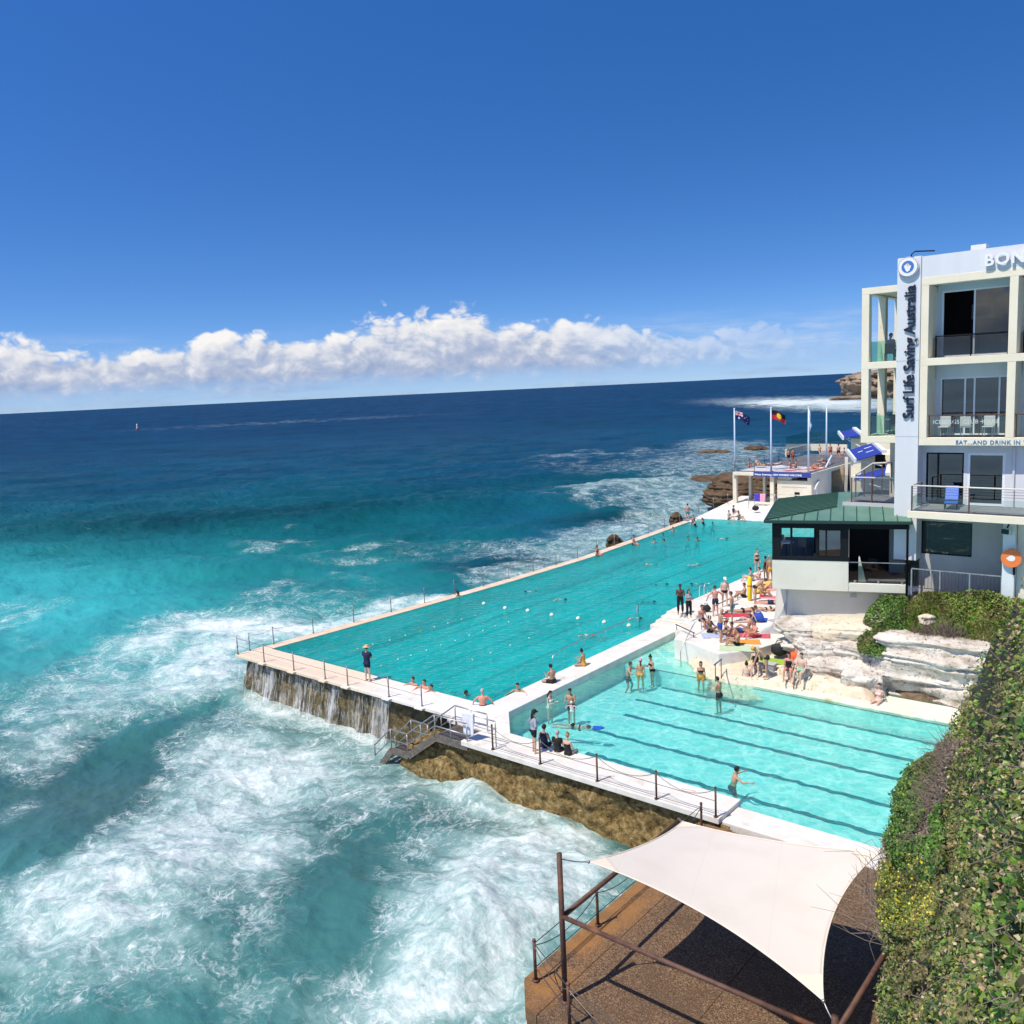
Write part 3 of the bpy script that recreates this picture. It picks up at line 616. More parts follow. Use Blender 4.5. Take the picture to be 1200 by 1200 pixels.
# ================================================================ RAILS
M_steel = surf('weathered_steel', (.36, .33, .30), (.22, .17, .13), 9, .45, metal=.7)
M_rust = surf('rusty_steel', (.13, .065, .042), (.085, .042, .03), 5, .6, .2, 40, spec=.4, c3=(.24, .10, .05), sc3=2)
M_cable = surf('cable', (.10, .09, .08), None, rough=.5, metal=.5)
M_galv = surf('galvanised', (.50, .50, .49), (.36, .36, .35), 7, .4, metal=.8)
def sag(a, b, dip, n=8): return [Vector(a).lerp(Vector(b), k/n)-Vector((0, 0, dip*4*(k/n)*(1-k/n))) for k in range(n+1)]
def fence(label, pts, h, pr, wires, mat, wmat, dips=None, wr=.011, cap=True, cat='railing', name='railing', group=None):
    """posts joined by level wires (heights) and, if given, one slack chain"""
    root = empty(name, pts[0], 0, label, cat, group); base = Vector(pts[0])
    for p in pts:
        p = Vector(p)-base; b = MB(); b.tube([p, p+Vector((0, 0, h))], pr, 8)
        b.tube([p+Vector((0, 0, .003)), p+Vector((0, 0, .03))], pr*2.2, 8)
        if cap: b.ball(p+Vector((0, 0, h+.01)), pr*1.25, 8, 6)
        b.build('post', mat, root, True)
    for z in wires:
        b = MB()
        for a, c in zip(pts[:-1], pts[1:]): b.tube([Vector(a)-base+Vector((0, 0, z)), Vector(c)-base+Vector((0, 0, z))], wr, 5, False)
        b.build('cable', wmat, root)
    if dips:
        b = MB()
        for a, c in zip(pts[:-1], pts[1:]): b.tube(sag(Vector(a)-base+Vector((0, 0, dips[0])), Vector(c)-base+Vector((0, 0, dips[0])), dips[1]), wr, 5, False)
        b.build('chain', wmat, root)
    return root
oy = [.6, 3.3, 6.3, 9.3, 12.2, 15.0, 17.9, 20.7, 23.6, 26.5, 29.4, 32.4, 35.5, 38.7, 42, 45.5, 49]
fence('long row of thin posts and slack chain along the outer sea wall', [(xin(y)-.70, y, DZ) for y in [-.95]+oy], 1.0, .028, [], M_steel, M_cable, (.93, .12), .009)
fence('chain railing above the waterfall at the front edge of the big pool', [(-.72, -1.74, DZ)]+[(x, -1.78, DZ) for x in fr_x], 1.0, .03, [.5, .93], M_steel, M_cable, None, .009)
dx = [22.38, 24.98, 27.41, 29.62]
fence('chain railing on the white deck in front of the small pool', [(20.0, -3.62, DZ)]+[(x, -3.62, DZ) for x in dx], 1.0, .035, [.12, .55], M_rust, M_cable, (.94, .36), .011)
fence('rusty post and wire railing along the edge of the brown lower platform', [(29.62, -4.6, -.06), (29.62, -7.5, -.06), (29.6, -10.38, -.06), (29.62, -13.08, -.06), (31.2, -13.85, -.06), (34.2, -14.5, -.06)], 1.05, .04, [.35, .98], M_rust, M_cable, (.93, .3), .012)

# metal stairs into the sea
st = empty('metal_stairs', (19.0, -3.6, -.1), 0, 'grey metal stairs leading from the pool deck down into the sea', 'stairs'); b0 = Vector((19.0, -3.6, -.1))
M_sm = surf('stair_metal', (.26, .22, .19), (.17, .14, .11), 5, .5, metal=.5, bump=.1)
pA = GY(510, 857, -3.6); pB = GY(478.5, 886, -3.6); pC = GY(459, 878, -3.6); pD = GY(440, 890, -3.6)
pA.z = -.12; pC.z = pB.z = min(pB.z, -1.35); pD.z = -2.7
W2 = 1.25
for yo in (0.0, W2):
    b = MB(); o_ = Vector((0, yo, 0))-b0
    b.beam(Vector((18.6, -3.6, -.12))+o_, pA+o_, .08, .30); b.beam(pA+o_, pB+o_, .078, .30); b.beam(pB+o_, pC+o_, .08, .28); b.beam(pC+o_, pD+o_, .078, .28)
    b.build('stringer', M_sm, st)
    b = MB(); hh = Vector((0, 0, 1.0)); q = [Vector((18.6, -3.6, -.12)), pA, pB, pC, pD+Vector((0, 0, .3))]
    rail = [p+o_+hh for p in q]; mid = [p+o_+hh*.52 for p in q]
    b.tube(rail, .032, 8); b.tube(mid, .025, 8); b.tube([rail[-1], mid[-1]], .03, 8)
    for a, c, ks in ((q[0], pA, (0, .5, 1)), (pA, pB, (.5, 1)), (pB, pC, (1,))):
        for k in ks: p = a.lerp(c, k)+o_; b.tube([p, p+hh], .028, 8)
    b.build('handrail', M_galv, st, True)
for a, c, nst in ((pA, pB, 7), (pC, pD, 4)):
    for k in range(nst):
        p = a.lerp(c, (k+.5)/nst)-b0; b = MB(); b.box(p.x-.14, p.x+.14, .045, W2-.045, p.z+.02, p.z+.06); b.build('tread', M_sm, st)
for a, c in ((Vector((18.55, 0, -.12)), pA), (pB, pC)):
    b = MB()
    x0, x1 = sorted((a.x-b0.x, c.x-b0.x)); zz = a.z-b0.z
    for k in range(int((x1-x0)/.11)): b.box(x0+.02+k*.11, x0+.09+k*.11, .045, W2-.045, zz+.06, zz+.09)
    b.box(x0+.02, x1-.02, .6, .66, zz+.03, zz+.062); b.build('landing', M_sm, st)
# hand rail with towel
a, c = G(546, 866, DZ), G(581.6, 875, DZ)
hr = empty('handrail', a, 0, 'short bent handrail beside the white towel at the head of the sea stairs', 'handrail'); b = MB(); d = c-a
for k in (0, .0, 1): b.tube([d*k, d*k+Vector((0, 0, 1.05))], .025, 8)
b.tube([Vector((0, 0, 1.05)), d*.15+Vector((0, 0, 1.12)), d*.35+Vector((0, 0, 1.08)), d+Vector((0, 0, 1.05))], .025, 8); b.tube([Vector((0, 0, .5)), d+Vector((0, 0, .5))], .018, 8)
b.build('rail', M_galv, hr, True)
def cloth(name, x0, M, w, l0, l1, mat, label, cat='towel', group=None, sd=1, thick=.012):
    """cloth folded over a rail: falls l0 behind and l1 in front"""
    u = np.linspace(0, 1, 14); s = np.linspace(-l0, l1, 30); U, S = np.meshgrid(u, s, indexing='ij')
    y = np.where(S < 0, .03, -.03)*np.clip(np.abs(S)/.05, 0, 1)+.02*np.sin(U*11+sd)*np.abs(S)/max(l1, .2); z = -np.maximum(np.abs(S)-.03, 0)+.02
    P = np.stack([(U-.5)*w*(1-.12*np.abs(S)/max(l1, .2)), y, z], -1)
    o = gridobj(name, P, mat, None, True); o.matrix_world = M
    so_ = o.modifiers.new('solid', 'SOLIDIFY'); so_.thickness = thick
    return tag(o, label, cat, group)
M_towel = surf('white_towel', (.80, .80, .84), (.70, .71, .78), 6, .95, .4, 60)
ang = math.atan2(d.y, d.x)
cloth('towel', 0, Matrix.Translation(a+d*.12+Vector((0, 0, 1.15)))@Matrix.Rotation(ang, 4, 'Z'), .62, .5, .98, M_towel, 'white towel hanging over the handrail by the sea stairs')

# pool ladders and grab rails
M_chr = surf('bright_steel', (.72, .73, .74), None, rough=.2, metal=1.0)
def hooprail(name, label, a, dirv, w, cat='pool ladder'):
    r = empty(name, a, math.atan2(dirv[1], dirv[0]), label, cat)
    for s_ in (-w/2, w/2):
        b = MB(); b.tube([(.35, s_, 0), (.35, s_, .55), (.22, s_, .80), (0, s_, .86), (-.18, s_, .76), (-.22, s_, .5), (-.22, s_, -1.0)], .028, 8); b.build('rail', M_chr, r, True)
    for k in range(3): b = MB(); b.box(-.27, -.17, -w/2+.03, w/2-.03, -.35-.28*k, -.31-.28*k); b.build('rung', M_chr, r)
    return r
hooprail('pool_ladder', 'bright steel ladder with hoop handles at the sun deck edge', G(826, 700, RZ), (1, 0), .6)
gr = empty('handrail', (15.6, 8.2, 0), 0, 'long steel handrail in the big pool beside the submerged ledge', 'handrail'); b = MB()
b.tube([(-.28, -1.9, -.3), (-.28, -1.7, .45), (-.28, -.6, .62), (-.28, 6.3, .62), (-.28, 6.55, 1.3), (-.28, 6.7, 1.35), (-.28, 6.75, -.2)], .026, 8)
for y in (-.6, 1.2, 3, 4.8, 6.3): b.tube([(-.28, y, -.5), (-.28, y, .62)], .022, 8)
b.build('rail', M_chr, gr, True)
a = G(798, 780, -.25); hr = empty('handrail', a, 0, 'bent grey handrail going down from the sun deck into the small pool', 'handrail'); b = MB()
c = G(822, 738, RZ)-a; e = G(832, 742, RZ)-a
b.tube([(0, 0, -.1), (0, 0, .85), c*.55+Vector((0, 0, 1.0)), c+Vector((0, 0, .95)), e+Vector((0, 0, .95))], .024, 8); b.tube([c, c+Vector((0, 0, .95))], .022, 8); b.tube([e, e+Vector((0, 0, .95))], .022, 8)
b.build('rail', M_galv, hr, True)
for (x0, y0, x1, y1, lab) in ((824, 737, 846, 759, 'dark sloping handrail between the sun deck and the beige rock'), (837, 793, 846, 784, 'short dark grab rail at the edge of the beige rock')):
    p, q = G(x0, y0, .75), G(x1, y1, .3); hr = empty('handrail', p, 0, lab, 'handrail'); b = MB(); d_ = q-p
    b.tube([Vector((0, 0, .55)), d_+Vector((0, 0, .5))], .03, 8); b.tube([d_*.15-Vector((0, 0, .3)), d_*.15+Vector((0, 0, .52))], .022, 8); b.tube([d_*.9-Vector((0, 0, .5)), d_*.9+Vector((0, 0, .5))], .022, 8)
    b.build('rail', M_cable, hr, True)
for (x0, y0, x1, y1, lab) in ((792, 737.5, 814, 748, 'dark sloping kerb rail at the foot of the sun deck steps'), (836, 716, 866, 702, 'low dark rail on the sun deck behind the standing men'),):
    p, q = G(x0, y0, RZ), G(x1, y1, RZ); hr = empty('handrail', p, 0, lab, 'handrail'); b = MB(); d_ = q-p
    b.tube([Vector((0, 0, .28)), d_+Vector((0, 0, .28))], .03, 8); b.tube([d_*.05, d_*.05+Vector((0, 0, .28))], .022, 8); b.tube([d_*.95, d_*.95+Vector((0, 0, .28))], .022, 8)
    b.build('rail', M_cable, hr, True)

# floats and lane ropes
M_float = surf('white_float', (.82, .80, .72), (.75, .72, .60), 5, .5)
M_flo2 = surf('orange_float', (.85, .55, .12), None, rough=.5)
for i, (x, y) in enumerate([(567, 708.3), (592, 713.5), (618.5, 716.5), (646.5, 721.5), (677.5, 725.5), (708, 730), (737, 734)]):
    b = MB(); b.ball((0, 0, 0), .13, 12, 8, (1, 1, .85)); b.tube([(0, 0, .09), (0, 0, .15)], .025, 6); o = b.build('float', M_float, None, True); o.location = G(x, y, WZ)+Vector((0, 0, .05))
    tag(o, 'white ball float in the line across the big pool', 'float', 'white ball floats across the big pool')
ropes = [[(419, 761), (437, 756), (457, 751), (475, 745.5), (493, 740), (509, 735.5), (525, 731), (541, 726.5), (557, 722)], [(447, 781), (466.5, 773.5), (481.7, 769), (500, 763), (517, 757), (533.5, 751.5), (550, 745.5), (566, 740), (580.5, 734.5), (596, 729.5)], [(554, 774), (575, 766), (598, 757), (620, 748.5)]]
for i, rp in enumerate(ropes):
    pts = [G(x, y, WZ)+Vector((0, 0, .03)) for x, y in rp]
    r = empty('lane_rope', pts[0], 0, ['thin lane rope with small floats nearest the outer wall of the pool', 'middle lane rope with small yellow floats in the big pool', 'short lane rope with few floats nearest the walkway'][i], 'lane rope', 'lane ropes in the big pool')
    b = MB(); b.tube([p-pts[0] for p in pts], .010, 5); b.build('rope', surf('rope', (.10, .50, .45), None, rough=.8), r)
    for k, p in enumerate(pts): b = MB(); b.ball(p-pts[0]+Vector((0, 0, .01)), .045, 8, 6); b.build('float', M_flo2 if k % 4 == 0 else M_float, r, True)
# sea mark far out
b = MB(); r = empty('sea_marker', G(161, 503, SEA+.5), 0, 'tiny white marker buoy alone far out on the blue sea', 'buoy')
b.tube([(0, 0, -1), (0, 0, .6), (0, 0, .8)], [1.1, 1.1, .5], 12); b.build('hull', surf('mark_red', (.35, .12, .05), None), r); b = MB(); b.tube([(0, 0, .7), (0, 0, 3.4), (0, 0, 4.0)], [.5, .45, .1], 10); b.build('mast', M_float, r)

# ================================================================ LOWER PLATFORM AND SHADE SAIL
pm, n = newmat('exposed_aggregate')
pos = n.n('ShaderNodeNewGeometry').outputs['Position']; sx = n.n('ShaderNodeSeparateXYZ', ins={0: pos})
grain = n.n('ShaderNodeTexVoronoi', ins={'Vector': pos, 'Scale': 42.0}).outputs['Color']
gv = n.n('ShaderNodeSeparateColor', ins={0: grain}).outputs[0]
c = n.ramp(gv, [(0, (.06, .032, .016)), (.5, (.145, .086, .048)), (.85, (.215, .14, .085)), (1, (.30, .22, .15))])
lich = n.math('MULTIPLY', n.smooth(n.math('ADD', sx.outputs[0], n.math('MULTIPLY', n.noise(pos, .9, 5), .9)), 31.1, 30.3), n.smooth(n.noise(pos, .8, 7, .6), .3, .62))
c = n.mix(n.math('MULTIPLY', lich, .75), c, (.36, .17, .05))
c = n.mix(n.math('MULTIPLY', n.smooth(n.noise(pos, .55, 6, .6), .48, .66), .45), c, (.09, .06, .04))
b_ = n.n('ShaderNodeBsdfPrincipled', ins={'Base Color': c, 'Roughness': .85, 'Specular IOR Level': .25, 'Normal': n.n('ShaderNodeBump', ins={'Strength': .4, 'Distance': .02, 'Height': gv}).outputs[0]}); finish(n, b_.outputs[0])
slabs = [[(29.32, -3.9), (30.35, -3.9), (30.35, -13.0), (29.32, -13.15)], [(30.37, -3.9), (33.4, -3.9), (33.4, -9.1), (30.37, -9.1)], [(30.37, -9.12), (33.4, -9.12), (33.4, -14.6), (30.37, -14.0), (30.37, -13.02)], [(33.42, -3.503), (44, -3.503), (44, -9.1), (33.42, -9.1)], [(33.42, -9.12), (44, -9.12), (44, -16), (33.42, -14.62)], [(29.32, -13.17), (30.35, -13.02), (30.35, -14.0), (29.9, -13.85)]]
mb = MB()
for p in slabs: mb.prism(p, -.5, -.08)
mb.prism([(29.36, -3.8), (44, -3.52), (44, -16), (33.4, -14.6), (29.95, -13.8), (29.36, -13.1)], -.8, -.10)
o = mb.build('platform', pm, bevel=.012); o['kind'] = 'structure'
ZP = -.08
frm = empty('sail_frame', (30.6, -13.2, ZP), 0, 'rusty pipe frame holding the cream shade sail above the platform', 'frame'); b0 = Vector((30.6, -13.2, ZP))
pa, pb_, pc_, pd_ = Vector((30.6, -13.2, 0)), Vector((30.6, -7.7, 0)), Vector((36.9, -7.7, 0)), Vector((36.9, -13.2, 0)); zb = 2.06
for p, ht in ((pa, 3.62), (pb_, 2.12), (pc_, 3.3), (pd_, 2.45)):
    b = MB(); q = Vector((p.x, p.y, ZP))-b0; b.tube([q, q+Vector((0, 0, ht-ZP))], .065, 12); b.tube([q, q+Vector((0, 0, .02))], .16, 12); b.build('post', M_rust, frm, True)
for p, q in ((pa, pb_), (pa, pd_), (pd_, pc_)):
    b = MB(); b.tube([p-b0+Vector((0, 0, zb+ZP-ZP)), q-b0+Vector((0, 0, zb))], .055, 12); b.build('beam', M_rust, frm, True)
A_, B_, C_, D_ = [np.array(p) for p in (tuple(G(690, 1010, 3.32)), tuple(G(800, 963, 2.42)), tuple(G(1031, 999, 2.9)), tuple(G(965, 1173, 2.45)))]
n_ = 60; u = np.linspace(0, 1, n_); U, V = np.meshgrid(u, u, indexing='ij')
def edge(t, P, Q, cen, k): return P+(Q-P)*t[..., None]+(cen-(P+Q)/2)*(k*4*t*(1-t))[..., None]
cen = (A_+B_+C_+D_)/4
eAB = edge(V, A_, B_, cen, .085); eDC = edge(V, D_, C_, cen, .16); eAD = edge(U, A_, D_, cen, .20); eBC = edge(U, B_, C_, cen, .12)
bil = A_*((1-U)*(1-V))[..., None]+D_*(U*(1-V))[..., None]+B_*((1-U)*V)[..., None]+C_*(U*V)[..., None]
P = eAB*(1-U)[..., None]+eDC*U[..., None]+eAD*(1-V)[..., None]+eBC*V[..., None]-bil
M_sail = bpy.data.materials.new('sail_cloth'); M_sail.use_nodes = True; n = NT(M_sail.node_tree)
pos = n.n('ShaderNodeNewGeometry').outputs['Position']
c = n.mix(n.smooth(n.noise(pos, .8, 6, .6), .4, .75), (.78, .715, .635), (.73, .665, .58))
sq = n.math('FRACT', n.math('MULTIPLY', n.math('ADD', n.n('ShaderNodeSeparateXYZ', ins={0: pos}).outputs[0], n.math('MULTIPLY', n.n('ShaderNodeSeparateXYZ', ins={0: pos}).outputs[1], .35)), .55))
c = n.mix(n.math('MULTIPLY', n.math('LESS_THAN', sq, .012), .14), c, (.52, .44, .34))
wv = n.n('ShaderNodeTexWave', ins={'Vector': pos, 'Scale': 55.0, 'Distortion': .3}).outputs['Fac']
hb = n.math('ADD', n.math('MULTIPLY', wv, .05), n.noise(pos, .7, 4))
pr_ = n.n('ShaderNodeBsdfPrincipled', ins={'Base Color': c, 'Roughness': .85, 'Specular IOR Level': .2, 'Normal': n.n('ShaderNodeBump', ins={'Strength': .25, 'Distance': .05, 'Height': hb}).outputs[0]})
tl = n.n('ShaderNodeBsdfTranslucent', ins={0: (.6, .5, .4, 1)}); finish(n, n.n('ShaderNodeMixShader', ins={0: .10, 1: pr_.outputs[0], 2: tl.outputs[0]}).outputs[0])
sail = empty('shade_sail', tuple(cen), 0, 'big cream four-cornered shade sail stretched over the brown platform', 'shade sail')
o = gridobj('sail_cloth', P-cen, M_sail, sail); md = o.modifiers.new('solid', 'SOLIDIFY'); md.thickness = .008
hem = MB()
for arr in (P[0], P[-1], P[:, 0], P[:, -1]): hem.tube([tuple(p-cen+np.array([0, 0, .004])) for p in arr], .016, 6)
hem.build('hem', surf('sail_hem', (.80, .70, .58), None, rough=.8), sail, True)
for cor, po in ((A_, pa+Vector((0, 0, 3.5))), (B_, pb_+Vector((0, 0, 2.1))), (C_, pc_+Vector((0, 0, 3.2))), (D_, pd_+Vector((0, 0, 2.3)))):
    b = MB(); cv = Vector(cor-cen); b.tube(sag(cv, po-Vector(cen), .03), .016, 6)
    b.ball(cv, .04, 8, 6); b.build('shackle', M_galv, sail, True)
    # reinforced corner patch
    i_, j_ = [(0, 0), (0, -1), (-1, -1), (-1, 0)][[A_ is cor, B_ is cor, C_ is cor, D_ is cor].index(True)]
    k = 9; sub = P[(slice(0, k) if i_ == 0 else slice(-k, None)), :][:, (slice(0, k) if j_ == 0 else slice(-k, None))]-cen+np.array([0, 0, .009])
    nn = sub.shape[0]; idx = np.arange(nn*nn).reshape(nn, nn); fs = []
    for a in range(nn-1):
        for c_ in range(nn-1):
            da = (a if i_ == 0 else nn-2-a)+(c_ if j_ == 0 else nn-2-c_)
            if da < k-2: fs.append((idx[a, c_], idx[a+1, c_], idx[a+1, c_+1], idx[a, c_+1]))
    meshobj('corner_patch', sub.reshape(-1, 3), fs, surf('sail_patch', (.80, .70, .56), None, rough=.85), sail, True)
# ================================================================ CLUBHOUSE
M_cf = surf('cream_render', (.81, .73, .56), (.76, .68, .51), .8, .7, .08, 12, c3=(.60, .48, .32), sc3=1.3, thr3=(.66, .80))
M_bl = surf('pale_blue_render', (.68, .69, .70), (.64, .65, .66), .6, .7, .06, 12, c3=(.54, .55, .55), sc3=.5, thr3=(.6, .8), stretch=(2, 2, .35))
M_gy = surf('grey_render', (.44, .44, .42), (.39, .39, .37), .6, .75, .06, 10)
M_pg = surf('pale_green_render', (.74, .71, .59), (.69, .66, .54), .7, .75, .06, 10, c3=(.55, .57, .47), sc3=.8, thr3=(.62, .78))
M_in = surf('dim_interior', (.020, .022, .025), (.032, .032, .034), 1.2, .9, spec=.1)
M_wf = surf('white_frame', (.78, .80, .82), None, rough=.4)
M_df = surf('dark_frame', (.010, .012, .014), None, rough=.5, spec=.15)
M_brz = surf('bronze_metal', (.16, .09, .06), None, rough=.4, metal=.4)
M_glass = glassmat('window_glass', (.34, .42, .44), .07, .85)
M_bal = glassmat('balustrade_glass', (.80, .92, .88), .04, .92)
M_smoke = glassmat('smoked_glass', (.42, .44, .46), .05, .9)
M_grey = surf('grey_paving', (.25, .25, .26), (.20, .20, .21), 1.5, .8)
YF = 15.5
club = empty('clubhouse', (31, YF, 3), 0, 'cream framed clubhouse with pale blue tower and round badge beside the pool', 'building'); cb = Vector((31, YF, 3))
Tc = Matrix.Translation(-cb)
def cbox(mb, *a): return mb.box(*a, M=Tc)
b = MB(); cbox(b, 29.43, 30.46, YF-.06, YF+1.6, 5.2, 19.30); t_ = b.build('tower', M_bl, club, bevel=.02)
b = MB()
for z in (14.62, 11.1): cbox(b, 29.425, 30.465, YF-.066, YF-.055, z, z+.02)
b.build('panel_joint', surf('joint', (.36, .43, .50), None), t_)
b = MB(); cbox(b, 30.463, 47, YF+.02, YF+.5, 18.33, 19.27); b.build('parapet', M_bl, club)
b = MB(); cbox(b, 29.6, 47, YF+.5, 28, 18.1, 18.5); rf = b.build('roof', M_gy, club)
b = MB(); cbox(b, 31.7, 32.35, 19, 19.6, 18.45, 19.9); b.build('vent', M_wf, rf)
b = MB(); b.tube([Vector(p)-cb for p in ((30.05, 15.45, 18.95), (30.05, 15.38, 19.40), (30.2, 15.4, 19.52), (30.9, 15.9, 19.50))], .03, 6); b.build('bracket', M_df, t_)
# frame of beams and columns
bays = [30.47, 34.04, 37.7, 41.35, 45.0]
b = MB()
for z0, z1 in ((17.97, 18.327), (14.35, 14.69), (10.69, 11.05)): cbox(b, 30.463, 47, YF, YF+.55, z0, z1)
b.build('beam', M_cf, club, bevel=.015)
for x in bays:
    b = MB()
    for z0, z1 in ((14.69, 17.97), (11.05, 14.35)): cbox(b, x, x+.33, YF+.003, YF+1.5, z0, z1)
    b.build('column', M_cf, club, bevel=.012)
b = MB()
for z in (14.40, 10.75, 18.02): cbox(b, 30.47, 47, YF+.55, 21, z, z+.22)
b.build('floor_slab', surf('soffit', (.55, .60, .62), None), club)
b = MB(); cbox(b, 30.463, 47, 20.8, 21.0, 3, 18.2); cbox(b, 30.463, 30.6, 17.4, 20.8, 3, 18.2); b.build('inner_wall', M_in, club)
def window(par, x0, x1, z0, z1, y, fr, mull, fm_, gm, openx=None, fw=.07):
    f = MB(); cbox(f, x0, x1, y, y+.08, z1-fw, z1); cbox(f, x0, x1, y, y+.08, z0, z0+fw)
    for m_ in [x0]+list(mull)+[x1-fw]: cbox(f, m_, m_+fw, y+.002, y+.078, z0+fw, z1-fw)
    fo = f.build('window', fm_, par)
    g = MB(); xs_ = [x0]+list(mull)+[x1-fw]
    for k, (p, q) in enumerate(zip(xs_[:-1], xs_[1:])):
        if openx is None or k not in openx: g.add([Vector(v)-cb for v in ((p+fw, y+.04, z0+fw), (q, y+.04, z0+fw), (q, y+.04, z1-fw), (p+fw, y+.04, z1-fw))], [(0, 1, 2, 3)])
    if g.v: g.build('pane', gm, fo)
    return fo
for i in range(4):
    xa, xb = bays[i]+.33, bays[i+1]
    for lev, (z0, z1) in enumerate(((14.69, 17.97), (11.05, 14.35))):
        yb = YF+1.35
        w = MB(); zt = z1-.24-(.35 if lev else 0); cbox(w, xa+.02, xb-.02, yb+.003, yb+.15, zt, z1+.1); cbox(w, xa-.05, xa+.22, yb+.003, yb+.15, z0-.05, zt); cbox(w, xb-.18, xb+.1, yb+.003, yb+.15, z0-.05, zt); w.build('recess_wall', M_bl if lev else surf('pale_teal', (.50, .60, .63), None), club)
        wd = (xb-.18)-(xa+.22)
        mull = (xa+.22+wd*.47,) if lev == 0 else (xa+.22+wd*.36, xa+.22+wd*.50, xa+.22+wd*.86)
        window(club, xa+.22, xb-.18, z0+.03, zt, yb+.03, None, mull, M_wf, M_glass, (0,) if lev == 0 else None)
        if lev:
            cu = np.linspace(xa+.3, xb-.25, 90); cz = np.array([z0+.08, zt-.08]); CU, CZ = np.meshgrid(cu, cz, indexing='ij')
            gridobj('curtain', np.stack([CU-cb.x, np.full_like(CU, yb+.30-cb.y)+.035*np.sin(CU*34), CZ-cb.z], -1), surf('curtain_grey', (.20, .20, .19), (.14, .14, .13), 3, .95), club)
        r = MB()
        if lev == 0:
            r.tube([Vector((xa+.12, YF+.72, z0+.98))-cb, Vector((xb-.1, YF+.72, z0+.98))-cb], .03, 6)
            for x in (xa+.15, xa+(xb-xa)*.5, xb-.14): r.tube([Vector((x, YF+.72, z0))-cb, Vector((x, YF+.72, z0+.98))-cb], .03, 6)
        else:
            r.beam(Vector((xa, YF+.25, z0+1.0))-cb, Vector((xb, YF+.25, z0+1.0))-cb, .07, .05)
            for k in range(4): x = xa+.05+(xb-xa-.1)*k/3; r.tube([Vector((x, YF+.25, z0))-cb, Vector((x, YF+.25, z0+.98))-cb], .02, 6)
        ro = r.build('balustrade', M_brz if lev else M_df, club)
        yy_ = YF+(.25 if lev else .72); g = MB(); g.add([Vector(v)-cb for v in ((xa+.03, yy_+.04, z0+.06), (xb-.03, yy_+.04, z0+.06), (xb-.03, yy_+.04, z0+.93), (xa+.03, yy_+.04, z0+.93))], [(0, 1, 2, 3)]); g.build('pane', M_bal if lev else M_smoke, ro)
        if lev and i == 0:
            textobj('lettering', 'ICEBERGS  CLUBHOUSE', .26, surf('etched', (.55, .60, .60), None), ro, Matrix.Translation(Vector((xa+.2, yy_+.03, z0+.62))-cb)@Matrix.Rotation(R_(90), 4, 'X'), .002)
# furniture and a picture seen through the openings
M_ch = surf('dark_chair', (.03, .028, .03), None, rough=.6)
def chair(loc, rz, label, mat=None, s=1.0, group=None):
    r = empty('chair', loc, rz, label, 'chair', group); mat = mat or M_ch
    b = MB(); b.box(-.23*s, .23*s, -.23*s, .23*s, .42, .47); b.build('seat', mat, r, bevel=.01)
    b = MB(); b.box(-.23*s, .23*s, .20*s, .25*s, .475, .92); b.build('backrest', mat, r, bevel=.02)
    for x in (-.2, .2):
        for y in (-.2, .2): b = MB(); b.tube([(x*s, y*s, 0), (x*s, y*s, .42)], .02, 6); b.build('leg', mat, r)
def table(loc, label, top, r_=.4, cat='table', group=None):
    r = empty('table', loc, 0, label, cat, group); b = MB(); b.tube([(0, 0, .70), (0, 0, .74)], r_, 20); b.build('tabletop', top, r)
    b = MB(); b.tube([(0, 0, .02), (0, 0, .70)], .035, 8); b.tube([(0, 0, 0), (0, 0, .03)], .24, 16); b.build('stem', M_ch, r)
# badge
bc = Vector((29.93, YF-.085, 18.86))
bd = empty('badge', bc, 0, 'round white and blue club badge near the top of the pale blue tower', 'badge')
nY = Vector((0, -1, 0)); b = MB(); b.disc((0, 0, 0), nY, .45, .13, 40); b.build('disc', surf('badge_white', (.80, .80, .80), None, rough=.4), bd)
b = MB(); b.disc((0, -.131, 0), nY, .435, .012, 40); b.build('rim', surf('badge_rim', (.28, .08, .07), None, rough=.4), bd)
b = MB(); b.disc((0, -.1435, 0), nY, .415, .006, 40); b.build('face', surf('badge_white', (.8, .8, .8)), bd)
b = MB(); b.disc((0, -.150, 0), nY, .27, .006, 40); b.build('ring', surf('badge_blue', (.07, .17, .48), None, rough=.4), bd)
b = MB(); b.prism([(-.13, -.05), (-.07, -.19), (.0, -.22), (.08, -.17), (.13, -.03), (.15, .05), (.08, .05), (.05, .13), (-.03, .15), (-.1, .1), (-.16, .05)], 0, .006, Matrix.Translation((0, -.157, 0))@Matrix.Rotation(R_(90), 4, 'X')); b.build('emblem', surf('badge_white', (.8, .8, .8)), bd)
b = MB(); b.prism([(-.05, .04), (.03, .02), (.07, .09), (.01, .14), (-.05, .12)], 0, .006, Matrix.Translation((0, -.164, 0))@Matrix.Rotation(R_(90), 4, 'X')); b.build('emblem', surf('badge_gold', (.75, .52, .22), None), bd)
# lettering
M_nv = surf('navy_letters', (.012, .018, .035), None, rough=.4)
M_wl = surf('white_letters', (.80, .80, .80), None, rough=.4)
def sign(name, label, loc): return empty(name, loc, 0, label, 'sign')
s1 = sign('tower_sign', 'dark vertical lettering running up the pale blue tower', (30.0, YF-.07, 12.2))
textobj('lettering', 'Surf Life Saving Australia', .66, M_nv, s1, Matrix.Translation((.24, -.05, -.25))@Matrix.Rotation(R_(90), 4, 'X')@Matrix.Rotation(R_(90), 4, 'Z'), .030, .013, .945)
s2 = sign('roof_sign', 'thick white raised capitals along the roof parapet', (33.05, YF+.02, 18.52))
textobj('lettering', 'BONDI', .68, M_wl, s2, Matrix.Translation((0, -.13, 0))@Matrix.Rotation(R_(90), 4, 'X'), .055, .022, 1.12)
s3 = sign('beam_sign', 'small blue capitals on the cream beam above the balcony door', (32.05, YF-.004, 10.76))
